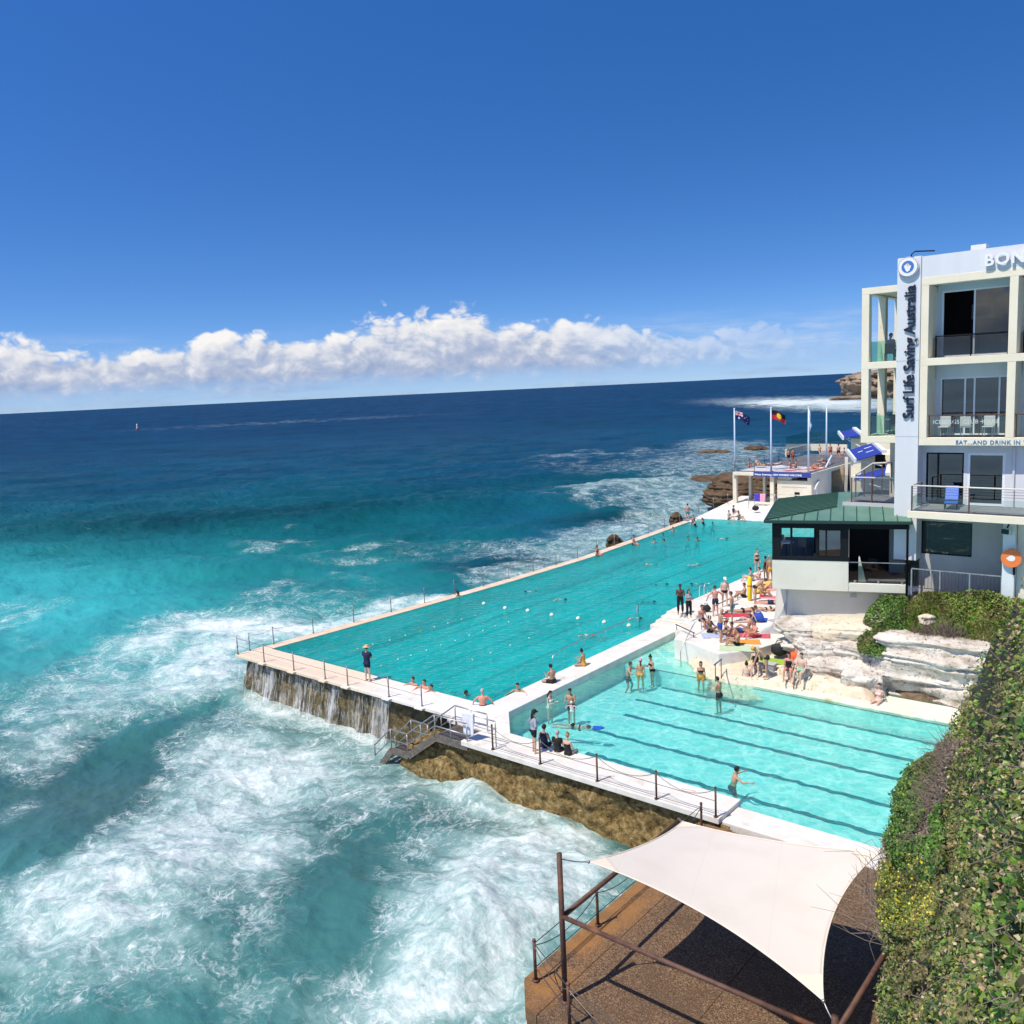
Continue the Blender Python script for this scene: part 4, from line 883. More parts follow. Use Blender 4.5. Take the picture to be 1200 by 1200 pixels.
textobj('lettering', 'EAT...AND DRINK IN THE', .245, surf('blue_letters', (.05, .22, .42), None), s3, Matrix.Translation((0, -.012, 0))@Matrix.Rotation(R_(90), 4, 'X'), .006, .004, 1.16)
# ground storey behind the balcony
b = MB(); yg = YF+.75
cbox(b, 30.463, 30.62, yg, yg+.2, 7.86, 10.69); cbox(b, 30.62, 47, yg, yg+.2, 10.30, 10.69); cbox(b, 32.25, 32.4, yg, yg+.2, 7.86, 10.3); cbox(b, 33.95, 34.75, yg, yg+.2, 7.86, 10.3); cbox(b, 37.0, 47, yg, yg+.2, 7.86, 10.3); b.build('front_wall', M_bl, club)
window(club, 30.62, 32.25, 7.95, 10.3, yg+.03, None, (31.1,), M_df, M_glass); window(club, 32.4, 33.95, 7.87, 10.3, yg+.01, None, (), M_wf, M_glass, None, .11); window(club, 34.75, 37.0, 7.87, 10.3, yg+.01, None, (35.8,), M_wf, M_glass, None, .11)
b = MB(); b.tube([Vector((34.3, yg-.06, 7.86))-cb, Vector((34.3, yg-.06, 10.6))-cb], .05, 8); b.build('downpipe', M_bl, club)
YB = 13.75
b = MB(); b.prism([(30.5-31, YB-YF), (47-31, YB-YF-.8), (47-31, .9), (30.5-31, .9)], 7.52-3, 7.84-3); b.build('balcony', M_cf, club, bevel=.015)
b = MB(); b.prism([(30.56-31, YB-YF+.08), (47-31, YB-YF-.7), (47-31, .73), (30.56-31, .73)], 7.84-3, 7.85-3); b.build('balcony_floor', M_grey, club)
rl = MB(); px_ = [30.66, 33.05, 35.5, 38, 40.4]; yr = lambda x: YB+.12-(x-30.6)*.045
for x in px_: p = Vector((x, yr(x), 7.85))-cb; rl.beam(p, p+Vector((0, 0, 1.12)), .06, .06)
p = Vector((30.66, YF-.1, 7.85))-cb; rl.beam(p, p+Vector((0, 0, 1.12)), .06, .06)
rr = rl.build('railing', M_brz, club)
b = MB(); b.tube([Vector((30.66, YF-.1, 9.0))-cb]+[Vector((x, yr(x), 9.0))-cb for x in px_], .035, 8); b.build('top_rail', surf('pale_rail', (.62, .58, .52), None, rough=.35), rr, True)
b = MB()
for z in (8.62, 8.74, 8.86): b.tube([Vector((x, yr(x), z))-cb for x in px_], .008, 5, False)
b.build('cable', M_cable, rr)
b = MB()
for x0, x1 in zip(px_[:-1], px_[1:]): b.add([Vector((x, yr(x)+.01, z))-cb for x, z in ((x0+.05, 7.93), (x1-.05, 7.93), (x1-.05, 8.5), (x0+.05, 8.5))], [(0, 1, 2, 3)])
b.add([Vector((30.66, y, z))-cb for y, z in ((YB+.2, 7.93), (YF-.15, 7.93), (YF-.15, 8.5), (YB+.2, 8.5))], [(0, 1, 2, 3)])
b.build('pane', M_bal, rr)
# lower storey
yl = 16.2
p0, p1 = GY(1080, 610, yl), GY(1138.6, 653, yl)
b = MB(); cbox(b, 30.4, p0.x, yl, yl+.3, 3, 7.52); cbox(b, p1.x, 47, yl, yl+.3, 3, 7.52); cbox(b, p0.x, p1.x, yl, yl+.3, 3, p1.z); cbox(b, p0.x, p1.x, yl, yl+.3, p0.z, 7.52); b.build('lower_wall', M_gy, club)
window(club, p0.x, p1.x, p1.z, p0.z, yl+.05, None, (), M_df, glassmat('dark_mirror_glass', (.16, .12, .09), .05, .7), None, .05)
q = GY(1175, 640, 14.6); q2 = GY(1189.5, 640, 14.6)
b = MB(); cbox(b, q.x, q2.x, 14.6, 15.3, 2.5, 7.52); b.build('pillar', surf('pillar_render', (.66, .70, .70), (.60, .63, .63), 1, .7), club)
b = MB(); cbox(b, q2.x+.02, 47, 15.0, 15.2, 2.5, 7.5); b.build('side_wall', M_pg, club)
oc = GY(1185.5, 654, 14.5); os_ = empty('round_sign', oc, 0, 'round orange sign with a white shell on the pale pillar', 'sign'); b = MB(); b.disc((0, 0, 0), nY, .40, .10, 36); b.build('disc', surf('orange_paint', (.78, .20, .05), None, rough=.4), os_)
b = MB(); b.prism([(-.16, -.04), (-.1, -.1), (.02, -.12), (.12, -.09), (.16, 0), (.13, .08), (.03, .13), (-.06, .12), (-.12, .06), (-.2, -.02)], 0, .006, Matrix.Translation((0, -.101, 0))@Matrix.Rotation(R_(90), 4, 'X')); b.build('emblem', M_wl, os_)
b = MB(); b.tube([(.1, .05, -.35), (.1, .05, -.75)], .05, 8); b.build('bracket', M_df, os_)
fl = GY(1180, 622, 14.3); fl_ = empty('flood_light', fl, R_(-20), 'pale green flood light under the balcony beside the pillar', 'lamp'); b = MB(); b.box(-.2, .2, -.14, .1, -.16, .12); b.build('housing', surf('lamp_green', (.45, .55, .50), None), fl_, bevel=.03); b = MB(); b.box(-.17, .17, -.146, -.141, -.13, .09); b.build('lens', M_glass, fl_); b = MB(); b.tube([(0, 0, .1), (0, .15, .3)], .03, 6); b.build('bracket', M_df, fl_)
# lower rail
a, c = GY(1068, 690, 14.7), GY(1173.5, 690, 14.7); c.z = a.z
lr = empty('railing', a, 0, 'grey balustrade with thin uprights below the dark window', 'railing'); d = c-a; ht = .98; N = 26
b = MB(); b.beam(Vector((0, 0, ht)), d+Vector((0, 0, ht)), .06, .05); b.build('top_rail', M_galv, lr)
b = MB(); b.beam(Vector((0, 0, .09)), d+Vector((0, 0, .09)), .03, .03)
for k in range(N+1): p = d*(k/N); b.tube([p+Vector((0, 0, .09)), p+Vector((0, 0, ht))], .009, 5, False)
b.build('baluster', M_cable, lr)
for k in (0, .33, .66, 1): b = MB(); b.beam(d*k-Vector((0, 0, .3)), d*k+Vector((0, 0, ht-.03)), .06, .06); b.build('post', M_galv, lr)
# side loggia left of the tower
b = MB()
for z0, z1 in ((17.83, 18.14), (14.33, 14.66), (10.80, 11.12)):
    cbox(b, 27.8, 29.43, YF+.05, YF+.45, z0, z1); cbox(b, 27.8, 28.15, YF+.45, 24, z0+.003, z1-.003)
b.build('beam', M_cf, club, bevel=.012)
for y in (YF+.053, 18.0, 20.6, 23.6):
    b = MB()
    for z0, z1 in ((14.66, 17.83), (11.12, 14.33)): cbox(b, 27.803, 28.147, y, y+.4, z0, z1)
    b.build('column', M_cf, club, bevel=.012)
b = MB(); cbox(b, 28.15, 29.6, YF+.45, 24, 17.9, 18.1); cbox(b, 28.15, 29.6, YF+.45, 24, 14.36, 14.6); cbox(b, 28.15, 29.6, YF+.45, 24, 10.83, 11.08); b.build('floor_slab', M_cf, club)
b = MB(); cbox(b, 28.15, 29.6, 21.8, 22.0, 11.08, 14.36); b.build('back_wall', M_cf, club)
b = MB(); cbox(b, 30.6, 47, 21, 28, 3, 18.1); cbox(b, 29.6, 30.463, YF+1.6, 28, 11.1, 18.1); cbox(b, 28.0, 30.463, 19.5, 28, 3, 10.8); b.build('main_wall', M_cf, club)
for z in (14.63, 11.1):
    g = MB(); g.add([Vector(v)-cb for v in ((28.16, YF+.3, z), (29.42, YF+.3, z), (29.42, YF+.3, z+1.0), (28.16, YF+.3, z+1.0))], [(0, 1, 2, 3)]); g.add([Vector(v)-cb for v in ((27.95, YF+.5, z), (27.95, 23.5, z), (27.95, 23.5, z+1.0), (27.95, YF+.5, z+1.0))], [(0, 1, 2, 3)]); g.build('balustrade', glassmat('green_glass', (.55, .88, .78), .04, .9), club)
chair((28.75, 16.7, 14.6), R_(200), 'dark chair on the upper side balcony of the clubhouse'); table((28.7, 17.6, 11.1), 'small round pale table on the middle side balcony', M_wl, .45)
chair((29.05, 17.0, 11.1), R_(60), 'dark chair beside the pale table on the middle side balcony'); chair((28.55, 18.5, 11.1), R_(160), 'dark chair behind the pale table on the middle side balcony')
pf = empty('picture_frame', (31.9, 20.78, 16.9), 0, 'framed picture hanging on the dim wall behind the open door', 'picture'); b = MB(); b.box(-.48, .48, -.03, 0, -.36, .36); b.build('mount', surf('mount', (.30, .30, .30), None), pf); b = MB(); b.box(-.33, .33, -.036, -.031, -.24, .24); b.build('print', surf('print', (.16, .05, .05), (.06, .05, .04), 6), pf)
# blue boards and chairs on the balcony
M_ub = surf('blue_paint', (.01, .13, .55), (.03, .10, .40), 3, .5)
sb = empty('deck_chair', GY(1115, 593, 15.3), R_(10), 'bright blue reclining deck chair by the balcony door', 'deck chair'); sb.location.z = 7.85
b = MB(); b.box(-.28, .28, -.75, -.05, .28, .33); b.build('seat', M_ub, sb, bevel=.02); b = MB(); b.beam((0, -.02, .36), (0, .40, .98), .56, .05); b.build('backrest', M_ub, sb, bevel=.02)
for x in (-.24, .24):
    for y in (-.68, -.15): b = MB(); b.tube([(x, y, 0), (x, y, .28)], .025, 6); b.build('leg', M_df, sb)
for k, x in enumerate((31.35, 32.3, 33.2, 35.2)):
    chair((x, YF+.85, 11.05), R_(180 if k % 2 else 0), ['white framed seat nearest the tower behind the etched glass', 'pale low seat in the middle behind the etched glass', 'white framed seat farthest from the tower behind the etched glass', 'pale chair in the second bay behind the glass'][k], surf('pale_seat', (.55, .55, .53), None))

# ================================================================ PAVILION
ang = math.atan2(2.0, 5.87); pv = empty('pavilion', (24.37, 13.0, 3.66), ang, 'dark framed lookout room with green metal roof above a pale wall', 'pavilion')
L1, L2, DPT = 3.56, 6.2, 6.5
b = MB(); b.box(0, L1, 0, DPT, 0, 1.50); b.build('wall', M_pg, pv, bevel=.015)
b = MB(); b.box(L1+.003, L2, .02, DPT, .0, .42); lg = b.build('ledge', M_pg, pv, bevel=.015)
M_grn = bpy.data.materials.new('green_metal_roof'); M_grn.use_nodes = True; n = NT(M_grn.node_tree)
ob = n.n('ShaderNodeTexCoord').outputs['Object']; c = n.mix(n.smooth(n.noise(ob, .9, 6), .35, .7), (.095, .20, .15), (.14, .25, .19)); c = n.mix(n.math('MULTIPLY', n.smooth(n.noise(ob, 5, 5), .6, .75), .4), c, (.20, .30, .24))
finish(n, n.n('ShaderNodeBsdfPrincipled', ins={'Base Color': c, 'Roughness': .5, 'Specular IOR Level': .4}).outputs[0])
EZ, RT = 3.52, 4.75; ov = .28
E0, E1, E2, E3 = Vector((-ov, -ov, EZ)), Vector((L2+.1, -ov, EZ)), Vector((L2+.1, DPT, EZ)), Vector((-ov, DPT+1.5, EZ))
RZ_ = 3.87; T0, T1, T2 = Vector((3.0, 2.0, RZ_)), Vector((L2+.1, 2.0, RZ_)), Vector((3.0, DPT+1.5, RZ_))
b = MB(); b.quad(E0, E1, T1, T0); b.quad(E0, T0, T2, E3); b.quad(T0, T1, Vector((L2+.1, DPT+1.5, RZ_+.01)), T2)
rf = b.build('roof', M_grn, pv); md = rf.modifiers.new('solid', 'SOLIDIFY'); md.thickness = .05
sm = MB()
def seam(a, c): sm.beam(a+Vector((0, 0, .03)), c+Vector((0, 0, .03)), .035, .05)
N = 11
for k in range(1, N+1):
    x = -ov+(L2+.1+ov)*k/N; e = Vector((x, -ov, EZ)); tt = min(1, (x+ov)/(T0.x+ov)) if x < T0.x else 1
    seam(e, e.lerp(Vector((x, 2.0, RZ_)), tt))
for k in range(1, 17):
    y = -ov+(DPT+1.5+ov)*k/17; e = Vector((-ov, y, EZ)); tt = min(1, (y+ov)/(2.0+ov)); seam(e, e.lerp(Vector((T0.x, y, RZ_)), tt))
seam(E0, T0); sm.build('seam', surf('dark_green', (.028, .085, .06), None, rough=.5), rf)
b = MB(); b.box(-ov-.05, L2+.15, -ov-.09, -ov+.03, EZ-.13, EZ+.02); b.box(-ov-.09, -ov+.03, -ov-.086, DPT, EZ-.128, EZ+.018); b.build('gutter', surf('gutter_green', (.016, .05, .04), None, rough=.45), pv, bevel=.02)
b = MB(); b.box(-.0, L2+.03, .0, .22, EZ-.42, EZ-.03); b.box(0, .22, .22, DPT, EZ-.42, EZ-.031); b.box(-.01, L1+.05, -.02, .25, 1.503, 1.66); b.build('frame_beam', M_df, pv, bevel=.01)
for x in (0.0, .86, 2.05, L1-.30):
    b = MB(); w = .42 if x == 0 else (.30 if x > 3 else .10); b.box(x+.003, x+w, .01, .21, 1.66, EZ-.42); b.build('post', M_df, pv)
for y in (1.6, 3.2, 4.8): b = MB(); b.box(.004, .12, y, y+.12, 1.5, EZ-.42); b.build('post', M_df, pv)
b = MB(); b.box(-.003, .14, .25, DPT, 1.503, 1.64); b.build('sill', M_df, pv)
f = MB(); f.box(2.16, 3.24, .03, .12, 1.66, 1.74); f.box(2.16, 3.24, .03, .12, EZ-.52, EZ-.425); f.box(2.15, 2.22, .031, .119, 1.74, EZ-.52); f.box(2.50, 2.58, .031, .119, 1.74, EZ-.52); f.box(3.18, 3.26, .031, .119, 1.74, EZ-.52); fo = f.build('window', M_df, pv)
b = MB(); b.quad((2.22, .08, 1.74), (3.18, .08, 1.74), (3.18, .08, EZ-.52), (2.22, .08, EZ-.52)); b.build('pane', glassmat('green_window_glass', (.25, .50, .42), .14, .8), fo)
b = MB(); b.box(L1+.01, L2, 3.2, 3.35, .42, EZ-.4); b.box(1.9, 2.02, 2.0, DPT, 1.5, EZ-.4); b.box(L1-.1, L1+.005, .5, 3.2, 1.5, EZ-.4); b.box(2.02, L1-.1, 2.6, 2.7, 1.5, EZ-.4); b.build('inner_wall', M_df, pv)
b = MB(); b.box(L1+1.9, L2-.02, 2.6, 3.19, .42, EZ-.4); b.build('side_wall', M_gy, pv)
b = MB(); b.box(.13, 1.88, .3, DPT-.2, 1.5, 1.55); b.box(L1+.02, L2-.02, .4, 3.19, .42, .45); b.build('floor', surf('dark_floor', (.10, .10, .10), None), pv)
b = MB(); b.box(0.1, L2, .1, DPT, EZ-.03, EZ-.005); b.build('ceiling', M_df, pv)
b = MB(); b.tube([(L2-.05, -.12, EZ-.1), (L2-.05, -.12, EZ-.28), (L2-.05, .0, EZ-.42), (L2-.05, .0, -.3)], .055, 8); b.build('downpipe', M_df, pv, True)
g = MB(); g.quad((L1+.05, .12, .5), (L2-.1, .12, .5), (L2-.1, .12, 1.42), (L1+.05, .12, 1.42)); go = g.build('glass_balustrade', M_bal, pv)
b = MB(); b.beam((L1+.02, .12, 1.44), (L2-.08, .12, 1.44), .05, .04)
for x in (L1+.3, L1+1.35, L1+2.4): b.tube([(x, .12, .42), (x, .12, .56)], .06, 8)
b.build('rail', M_galv, go)
b = MB(); b.prism([(.0, .0), (.34, .0), (.06, 1.2), (0, 1.2)], 0, .5, Matrix.Translation((L1+.45, .75, .45))@Matrix.Rotation(R_(90), 4, 'X')); b.build('fin', M_pg, pv)
# tables, towel and chairs inside
Mp = Matrix.Translation((24.37, 13, 3.66))@Matrix.Rotation(ang, 4, 'Z')
table(Mp@Vector((.62, .75, 1.55)), 'round table with a white top behind the pavilion corner opening', M_wl, .36)
chair(Mp@Vector((1.5, 1.2, 1.55)), ang+R_(150), 'dark slatted chair inside the pavilion opening', surf('dull_chair', (.13, .12, .12), None))
chair(Mp@Vector((L1+1.0, 1.4, .45)), ang+R_(-30), 'dark chair behind the glass balustrade of the pavilion')
# curved base wall under the pavilion, set back, with two vents
u = np.linspace(0, 1, 40); cur = []
pts = [(-.2, 6.0), (.1, 3.2), (.5, 1.7), (1.15, .95), (2.0, .72), (6.1, .62)]
Lc = [0]
for a, c in zip(pts[:-1], pts[1:]): Lc.append(Lc[-1]+math.hypot(c[0]-a[0], c[1]-a[1]))
ss = np.linspace(0, Lc[-1], 60); cx = np.interp(ss, Lc, [p[0] for p in pts]); cy = np.interp(ss, Lc, [p[1] for p in pts])
k = np.ones(7)/7; cx[3:-3] = np.convolve(cx, k, 'valid'); cy[3:-3] = np.convolve(cy, k, 'valid')
V = np.stack([np.stack([cx-.25*t_*np.exp(-((ss-2)/2.5)**2), cy-.15*t_, np.full_like(cx, -.01-t_*2.9)], -1) for t_ in np.linspace(0, 1, 12)], 1)
o = gridobj('base_wall', V, M_pg, pv); md = o.modifiers.new('solid', 'SOLIDIFY'); md.thickness = .2; md.offset = 1
for x in (3.65, 4.95): b = MB(); b.box(x, x+.28, .60, .64, -.42, -.26); v_ = b.build('vent', M_gy, pv)
# curved buttress at its left end, its shade put into the blue-grey colour
b = MB(); b.prism([(-.0, 0), (.0, -.9), (-.25, -1.7), (-.75, -2.4), (-1.3, -2.75), (.55, -2.75), (.55, 0)], 0, .5, Matrix.Translation((.55, 2.0, .0))@Matrix.Rotation(R_(90), 4, 'X')); b.build('buttress', surf('blue_grey_render', (.52, .55, .56), (.40, .43, .44), 2, .8, .4, 20), pv)

# side terrace between tower and roof, its railing, awnings and stairs
a0, a1 = GY(998, 588, 16.9), GY(1050, 588, 16.9)
tr = empty('terrace', (a0.x, 16.9, 7.9), 0, 'grey side terrace with smoked glass railing left of the tower', 'terrace'); tb = Vector((a0.x, 16.9, 7.9)); wx_ = a1.x-a0.x
b = MB(); b.box(-.35, wx_+.3, -.25, 6, a0.z-7.9-.22, a0.z-7.9); b.build('floor', M_grey, tr)
b = MB(); b.box(-.37, wx_+.3, -.27, -.24, a0.z-7.9-.2, a0.z-7.9+.02); b.build('edge', surf('edge_grey', (.5, .5, .5), None), tr)
zt = GY(998, 559, 16.9).z-7.9; zf = a0.z-7.9
for x in (0, wx_*.46, wx_*.98): b = MB(); b.beam((x, 0, zf), (x, 0, zt), .06, .06); b.build('post', M_brz, tr)
b = MB(); b.beam((-.05, 0, zt), (wx_+.05, 0, zt), .07, .06); b.build('top_rail', surf('pale_rail', (.62, .58, .52)), tr)
b = MB(); b.quad((.06, .02, zf+.05), (wx_, .02, zf+.05), (wx_, .02, zt-.05), (.06, .02, zt-.05)); b.build('pane', glassmat('smoky_glass', (.62, .62, .63), .05, .9), tr)
# stair rail behind with white rail rising to the right
s0, s1, s2_ = GY(1003, 556, 19), GY(1023, 543, 19), GY(1045, 542, 19)
r = empty('railing', s0, 0, 'bronze stair railing with pale handrail behind the smoked glass', 'railing'); b = MB()
for q in (s0, s0.lerp(s1, .5), s1, s1.lerp(s2_, .5), s2_): b.beam(q-s0-Vector((0, 0, 1.6)), q-s0, .05, .05)
b.build('post', M_brz, r); b = MB(); b.tube([Vector((0, 0, 0)), s1-s0, s2_-s0], .045, 8); b.build('top_rail', surf('pale_rail', (.62, .58, .52)), r)
M_awn = surf('royal_blue_canvas', (.022, .045, .32), (.018, .038, .26), 1.2, .7)
def awning(label, far_l, near_l, far_r, near_r, Yn, Yf, marks=False):
    P_ = [GY(*near_l, Yn), GY(*near_r, Yn), GY(*far_r, Yf), GY(*far_l, Yf)]; o = P_[0].copy(); P_ = [p-o for p in P_]
    r = empty('awning', o, 0, label, 'awning', 'blue awnings beside the clubhouse'); nrm = (P_[1]-P_[0]).cross(P_[3]-P_[0]).normalized()*.04
    b = MB(); b.add(P_+[p-nrm for p in P_], [(0, 1, 2, 3), (7, 6, 5, 4), (0, 4, 5, 1), (1, 5, 6, 2), (2, 6, 7, 3), (3, 7, 4, 0)]); b.build('canopy', M_awn, r)
    b = MB(); b.beam(P_[0]-Vector((.05, 0, .03)), P_[3]-Vector((.05, 0, .03)), .12, .22); b.beam(P_[1]+Vector((.06, 0, .04)), P_[2]+Vector((.06, 0, .04)), .25, .16); b.build('cassette', M_wl, r)
    b = MB(); b.tube([P_[0].lerp(P_[3], .1), P_[1].lerp(P_[2], .1)-Vector((0, 0, .8))], .03, 6); b.tube([P_[0].lerp(P_[3], .9), P_[1].lerp(P_[2], .9)-Vector((0, 0, .8))], .03, 6); b.build('arm', M_wl, r)
    if marks:
        b = MB()
        for (u0, u1, v0) in ((.25, .45, .55), (.55, .85, .70), (.5, .8, .35)):
            f_ = lambda u, v: P_[0].lerp(P_[1], u).lerp(P_[3].lerp(P_[2], u), v)+nrm*.12
            b.quad(f_(u0, v0), f_(u1, v0+.02), f_(u1, v0+.06), f_(u0, v0+.045))
        b.build('marking', M_wl, r)
awning('blue awning with white marks nearest the pale tower', (994, 527.5), (1003.5, 539.5), (1022.5, 519), (1035, 530), 21.5, 25.0, True)
awning('small blue awning farthest along the clubhouse side', (983.5, 506), (989, 513), (1000, 502.5), (1009, 509.5), 30, 33)
awning('low blue awning behind the smoked glass railing', (1004, 557), (1001, 562), (1041, 547), (1039, 556.5), 19.6, 21.5)
# outbuilding of pale walls under the awnings
b = MB(); q = GY(1013, 548, 24); r = empty('kiosk', (q.x, 24, 3), 0, 'cream side room with dark shutters under the blue awnings', 'building')
b.box(-.2, 5, 0, 4, 0, GY(1013, 533, 24).z-3); b.build('wall', M_cf, r); b = MB(); z1 = GY(1030, 533, 23.9).z-3; z0 = GY(1030, 549, 23.9).z-3; x0 = GY(1025, 540, 23.9).x-q.x
b.box(x0, x0+.55, -.03, .0, z0, z1); w = b.build('window', M_df, r)
b = MB(); q2 = GY(999, 520, 31); b.box(q2.x-q.x-.1, q2.x-q.x+4, 7, 10, 0, GY(999, 514, 31).z-3); b.build('rear_wall', M_cf, r)
# ================================================================ FAR TERRACE
YT = 60.0
M_ct = surf('terrace_cream', (.76, .70, .56), (.68, .61, .48), .5, .75)
tl_, trr = GY(858.5, 552, YT), GY(951, 556, YT+.3)
zt = (tl_.z+trr.z)/2; x0, x1 = tl_.x, trr.x
ter = empty('terrace_building', (x0, YT, 0), 0, 'cream concrete sun terrace on square columns beyond the far end of the pool', 'building'); T0_ = Vector((x0, YT, 0)); Wd = x1-x0
b = MB(); b.box(0, Wd, 0, 22, zt-.36, zt); b.build('floor_slab', M_ct, ter, bevel=.02)
b = MB(); b.box(.1, Wd-.2, .4, 21.8, zt, zt+.012); b.build('deck_mat', surf('dark_mat', (.10, .10, .11), (.16, .15, .15), .7, .9), ter)
b = MB(); b.box(.3, Wd*.9, 1.2, 6.5, zt+.012, zt+.05); b.build('deck_mat', surf('pale_mat', (.62, .60, .58), (.45, .44, .45), 1.2, .9), ter)
for px_ in (861, 879, 895.5, 904.5):
    q = GY(px_, 585, YT+(.25 if px_ != 879 and px_ != 895.5 else 2.6)); w = .42 if px_ in (861, 904.5) else .3
    b = MB(); b.box(q.x-x0-w/2, q.x-x0+w/2, q.y-YT, q.y-YT+.42, -2, zt-.36); b.build('column', M_ct, ter)
q = GY(911.5, 570, YT+.5); xa = q.x-x0
b = MB(); zm = GY(930, 564, YT).z
b.box(xa, Wd-.02, .35, 6, -2, zm); b.box(xa, Wd*.74, .55, 6, zm, zt-.36); b.box(Wd-.45, Wd-.02, .352, 6, zm, zt-.36); b.build('wall', M_ct, ter)
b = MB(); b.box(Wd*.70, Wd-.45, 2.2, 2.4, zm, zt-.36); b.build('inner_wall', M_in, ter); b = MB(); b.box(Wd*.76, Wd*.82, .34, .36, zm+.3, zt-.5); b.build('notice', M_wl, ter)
b = MB(); b.box(xa+.5, Wd-.5, .335, .349, zm-.72, zm-.62); b.build('ledge_marking', surf('grey_marks', (.38, .38, .36), (.6, .55, .45), 9), ter)
v0 = GY(931, 579, YT+.33); b = MB()
for k in range(2): b.box(v0.x-x0, v0.x-x0+.55, .33, .349, v0.z-.05-k*.36, v0.z+.2-k*.36)
b.build('vent', M_df, ter)
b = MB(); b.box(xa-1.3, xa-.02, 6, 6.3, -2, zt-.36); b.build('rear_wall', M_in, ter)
pts = [(x0+.15, YT+.15, zt), (x0+1.9, YT+.15, zt), (x0-.2, YT+6, zt), (x0-.5, YT+11, zt)]
fence('thin metal railing around the seaward corner of the sun terrace', [(x0+2.4, YT+.25, zt), (x0+.12, YT+.25, zt), (x0+.12, YT+4, zt), (x0+.12, YT+8, zt), (x0+.12, YT+12, zt), (x0+.12, YT+16, zt)], 1.1, .03, [.55, 1.08], M_cable, M_cable, None, .02)
bn0, bn1 = GY(883, 549.5, YT-.06), GY(950.5, 555.5, YT-.06)
bn = empty('banner', (bn0.x, YT-.06, zt-.42), 0, 'long blue banner with white lettering along the terrace edge', 'banner'); b = MB(); b.box(0, bn1.x-bn0.x, -.02, .0, 0, .52); b.build('cloth', surf('banner_blue', (.03, .05, .26), (.04, .06, .30), 2, .7), bn)
textobj('lettering', 'Winter Swimming  NEW MEMBERS WELCOME', .27, M_wl, bn, Matrix.Translation((.12, -.024, .14))@Matrix.Rotation(R_(90), 4, 'X')@Matrix.Scale((bn1.x-bn0.x)/6.3, 4, (1, 0, 0)), .002, .008, .97)
# deck furniture rail on the ramp
fence('thin grey railing on the white ramp in front of the terrace columns', [tuple(G(877, 596, .6)), tuple(G(884, 590, .7)), tuple(G(908, 591, .75)), tuple(G(922, 592, .8)), tuple(G(935, 592, .8))], 1.1, .025, [.55, 1.08], M_galv, M_galv, None, .018, cap=False)
fence('chain railing at the seaward side of the white ramp', [tuple(G(801, 609, .15)), tuple(G(796, 606, .15)), tuple(G(819, 600, .3)), tuple(G(836, 595, .5)), tuple(G(853, 590, .7))], 1.05, .03, [.9], M_steel, M_cable, None, .01)
def thingbox(name, label, cat, loc, rz, dims, mat, bevel=.03):
    b = MB(); b.box(-dims[0]/2, dims[0]/2, -dims[1]/2, dims[1]/2, 0, dims[2]); o = b.build(name, mat, None, bevel=bevel); o.location = loc; o.rotation_euler = (0, 0, rz); return tag(o, label, cat)
dirr = math.atan2(.65, .76)
tw = G(890.5, 591, .75)
cloth('towel', 0, Matrix.Translation(tw+Vector((-.35, 0, 1.1)))@Matrix.Rotation(dirr-.6, 4, 'Z'), .55, .3, .85, surf('violet_towel', (.08, .05, .45), None, rough=.95), 'deep blue towel hanging on the far ramp railing', sd=2)
cloth('towel', 0, Matrix.Translation(tw+Vector((.28, .1, 1.1)))@Matrix.Rotation(dirr-.6, 4, 'Z'), .6, .3, .85, surf('pink_towel', (.80, .36, .50), None, rough=.95), 'pink towel hanging on the far ramp railing', sd=3)
# back wall and glass screen of the terrace
pw = [G(921, 535, zt), G(947, 528, zt), G(970, 528, zt), G(993, 529, zt)]
wr_ = empty('terrace_wall', pw[0], 0, 'low cream wall with glass screen at the back of the sun terrace', 'wall'); b = MB(); g = MB()
for a, c in zip(pw[:-1], pw[1:]):
    a, c = a-pw[0], c-pw[0]; b.beam(a+Vector((0, 0, .45)), c+Vector((0, 0, .45)), .25, .9); g.quad(a+Vector((0, 0, .9)), c+Vector((0, 0, .9)), c+Vector((0, 0, 2.5)), a+Vector((0, 0, 2.5)))
b.build('wall', M_ct, wr_); g.build('glass_screen', glassmat('screen_glass', (.62, .80, .76), .06, .9), wr_)
mb = MB(); pl = [G(951, 557, zt), G(975, 542, zt), G(985, 528, zt), G(921, 535, zt)]; pl2 = [G(965, 545, zt), G(992, 543, zt), G(1003, 545, zt), G(1005, 527, zt), G(960, 528, zt)]
mb.prism([(p.x, p.y) for p in pl2], zt-3, zt-.01); o = mb.build('upper_path', M_grey); o['kind'] = 'structure'
# tan steps down from the terrace
sa, sb_ = G(974, 546, zt), G(989, 546, zt); ea, eb = G(960, 572, 1.6), G(988, 572, 1.6); n_ = 14
b = MB()
for k in range(n_):
    t0_, t1_ = k/n_, (k+1)/n_; p, q = sa.lerp(ea, t0_), sb_.lerp(eb, t0_); p1, q1 = sa.lerp(ea, t1_), sb_.lerp(eb, t1_)
    b.add([(p.x, p.y, p.z), (q.x, q.y, p.z), (q1.x, q1.y, p.z), (p1.x, p1.y, p.z), (p.x, p.y, p.z-1), (q.x, q.y, p.z-1), (q1.x, q1.y, p.z-1), (p1.x, p1.y, p.z-1)], [(0, 3, 2, 1), (4, 5, 6, 7), (0, 1, 5, 4), (1, 2, 6, 5), (2, 3, 7, 6), (3, 0, 4, 7)])
o = b.build('stairs', surf('tan_stone', (.48, .34, .20), (.38, .26, .15), 2, .9)); tag(o, 'tan stone stairs climbing to the upper path beside the terrace', 'stairs')
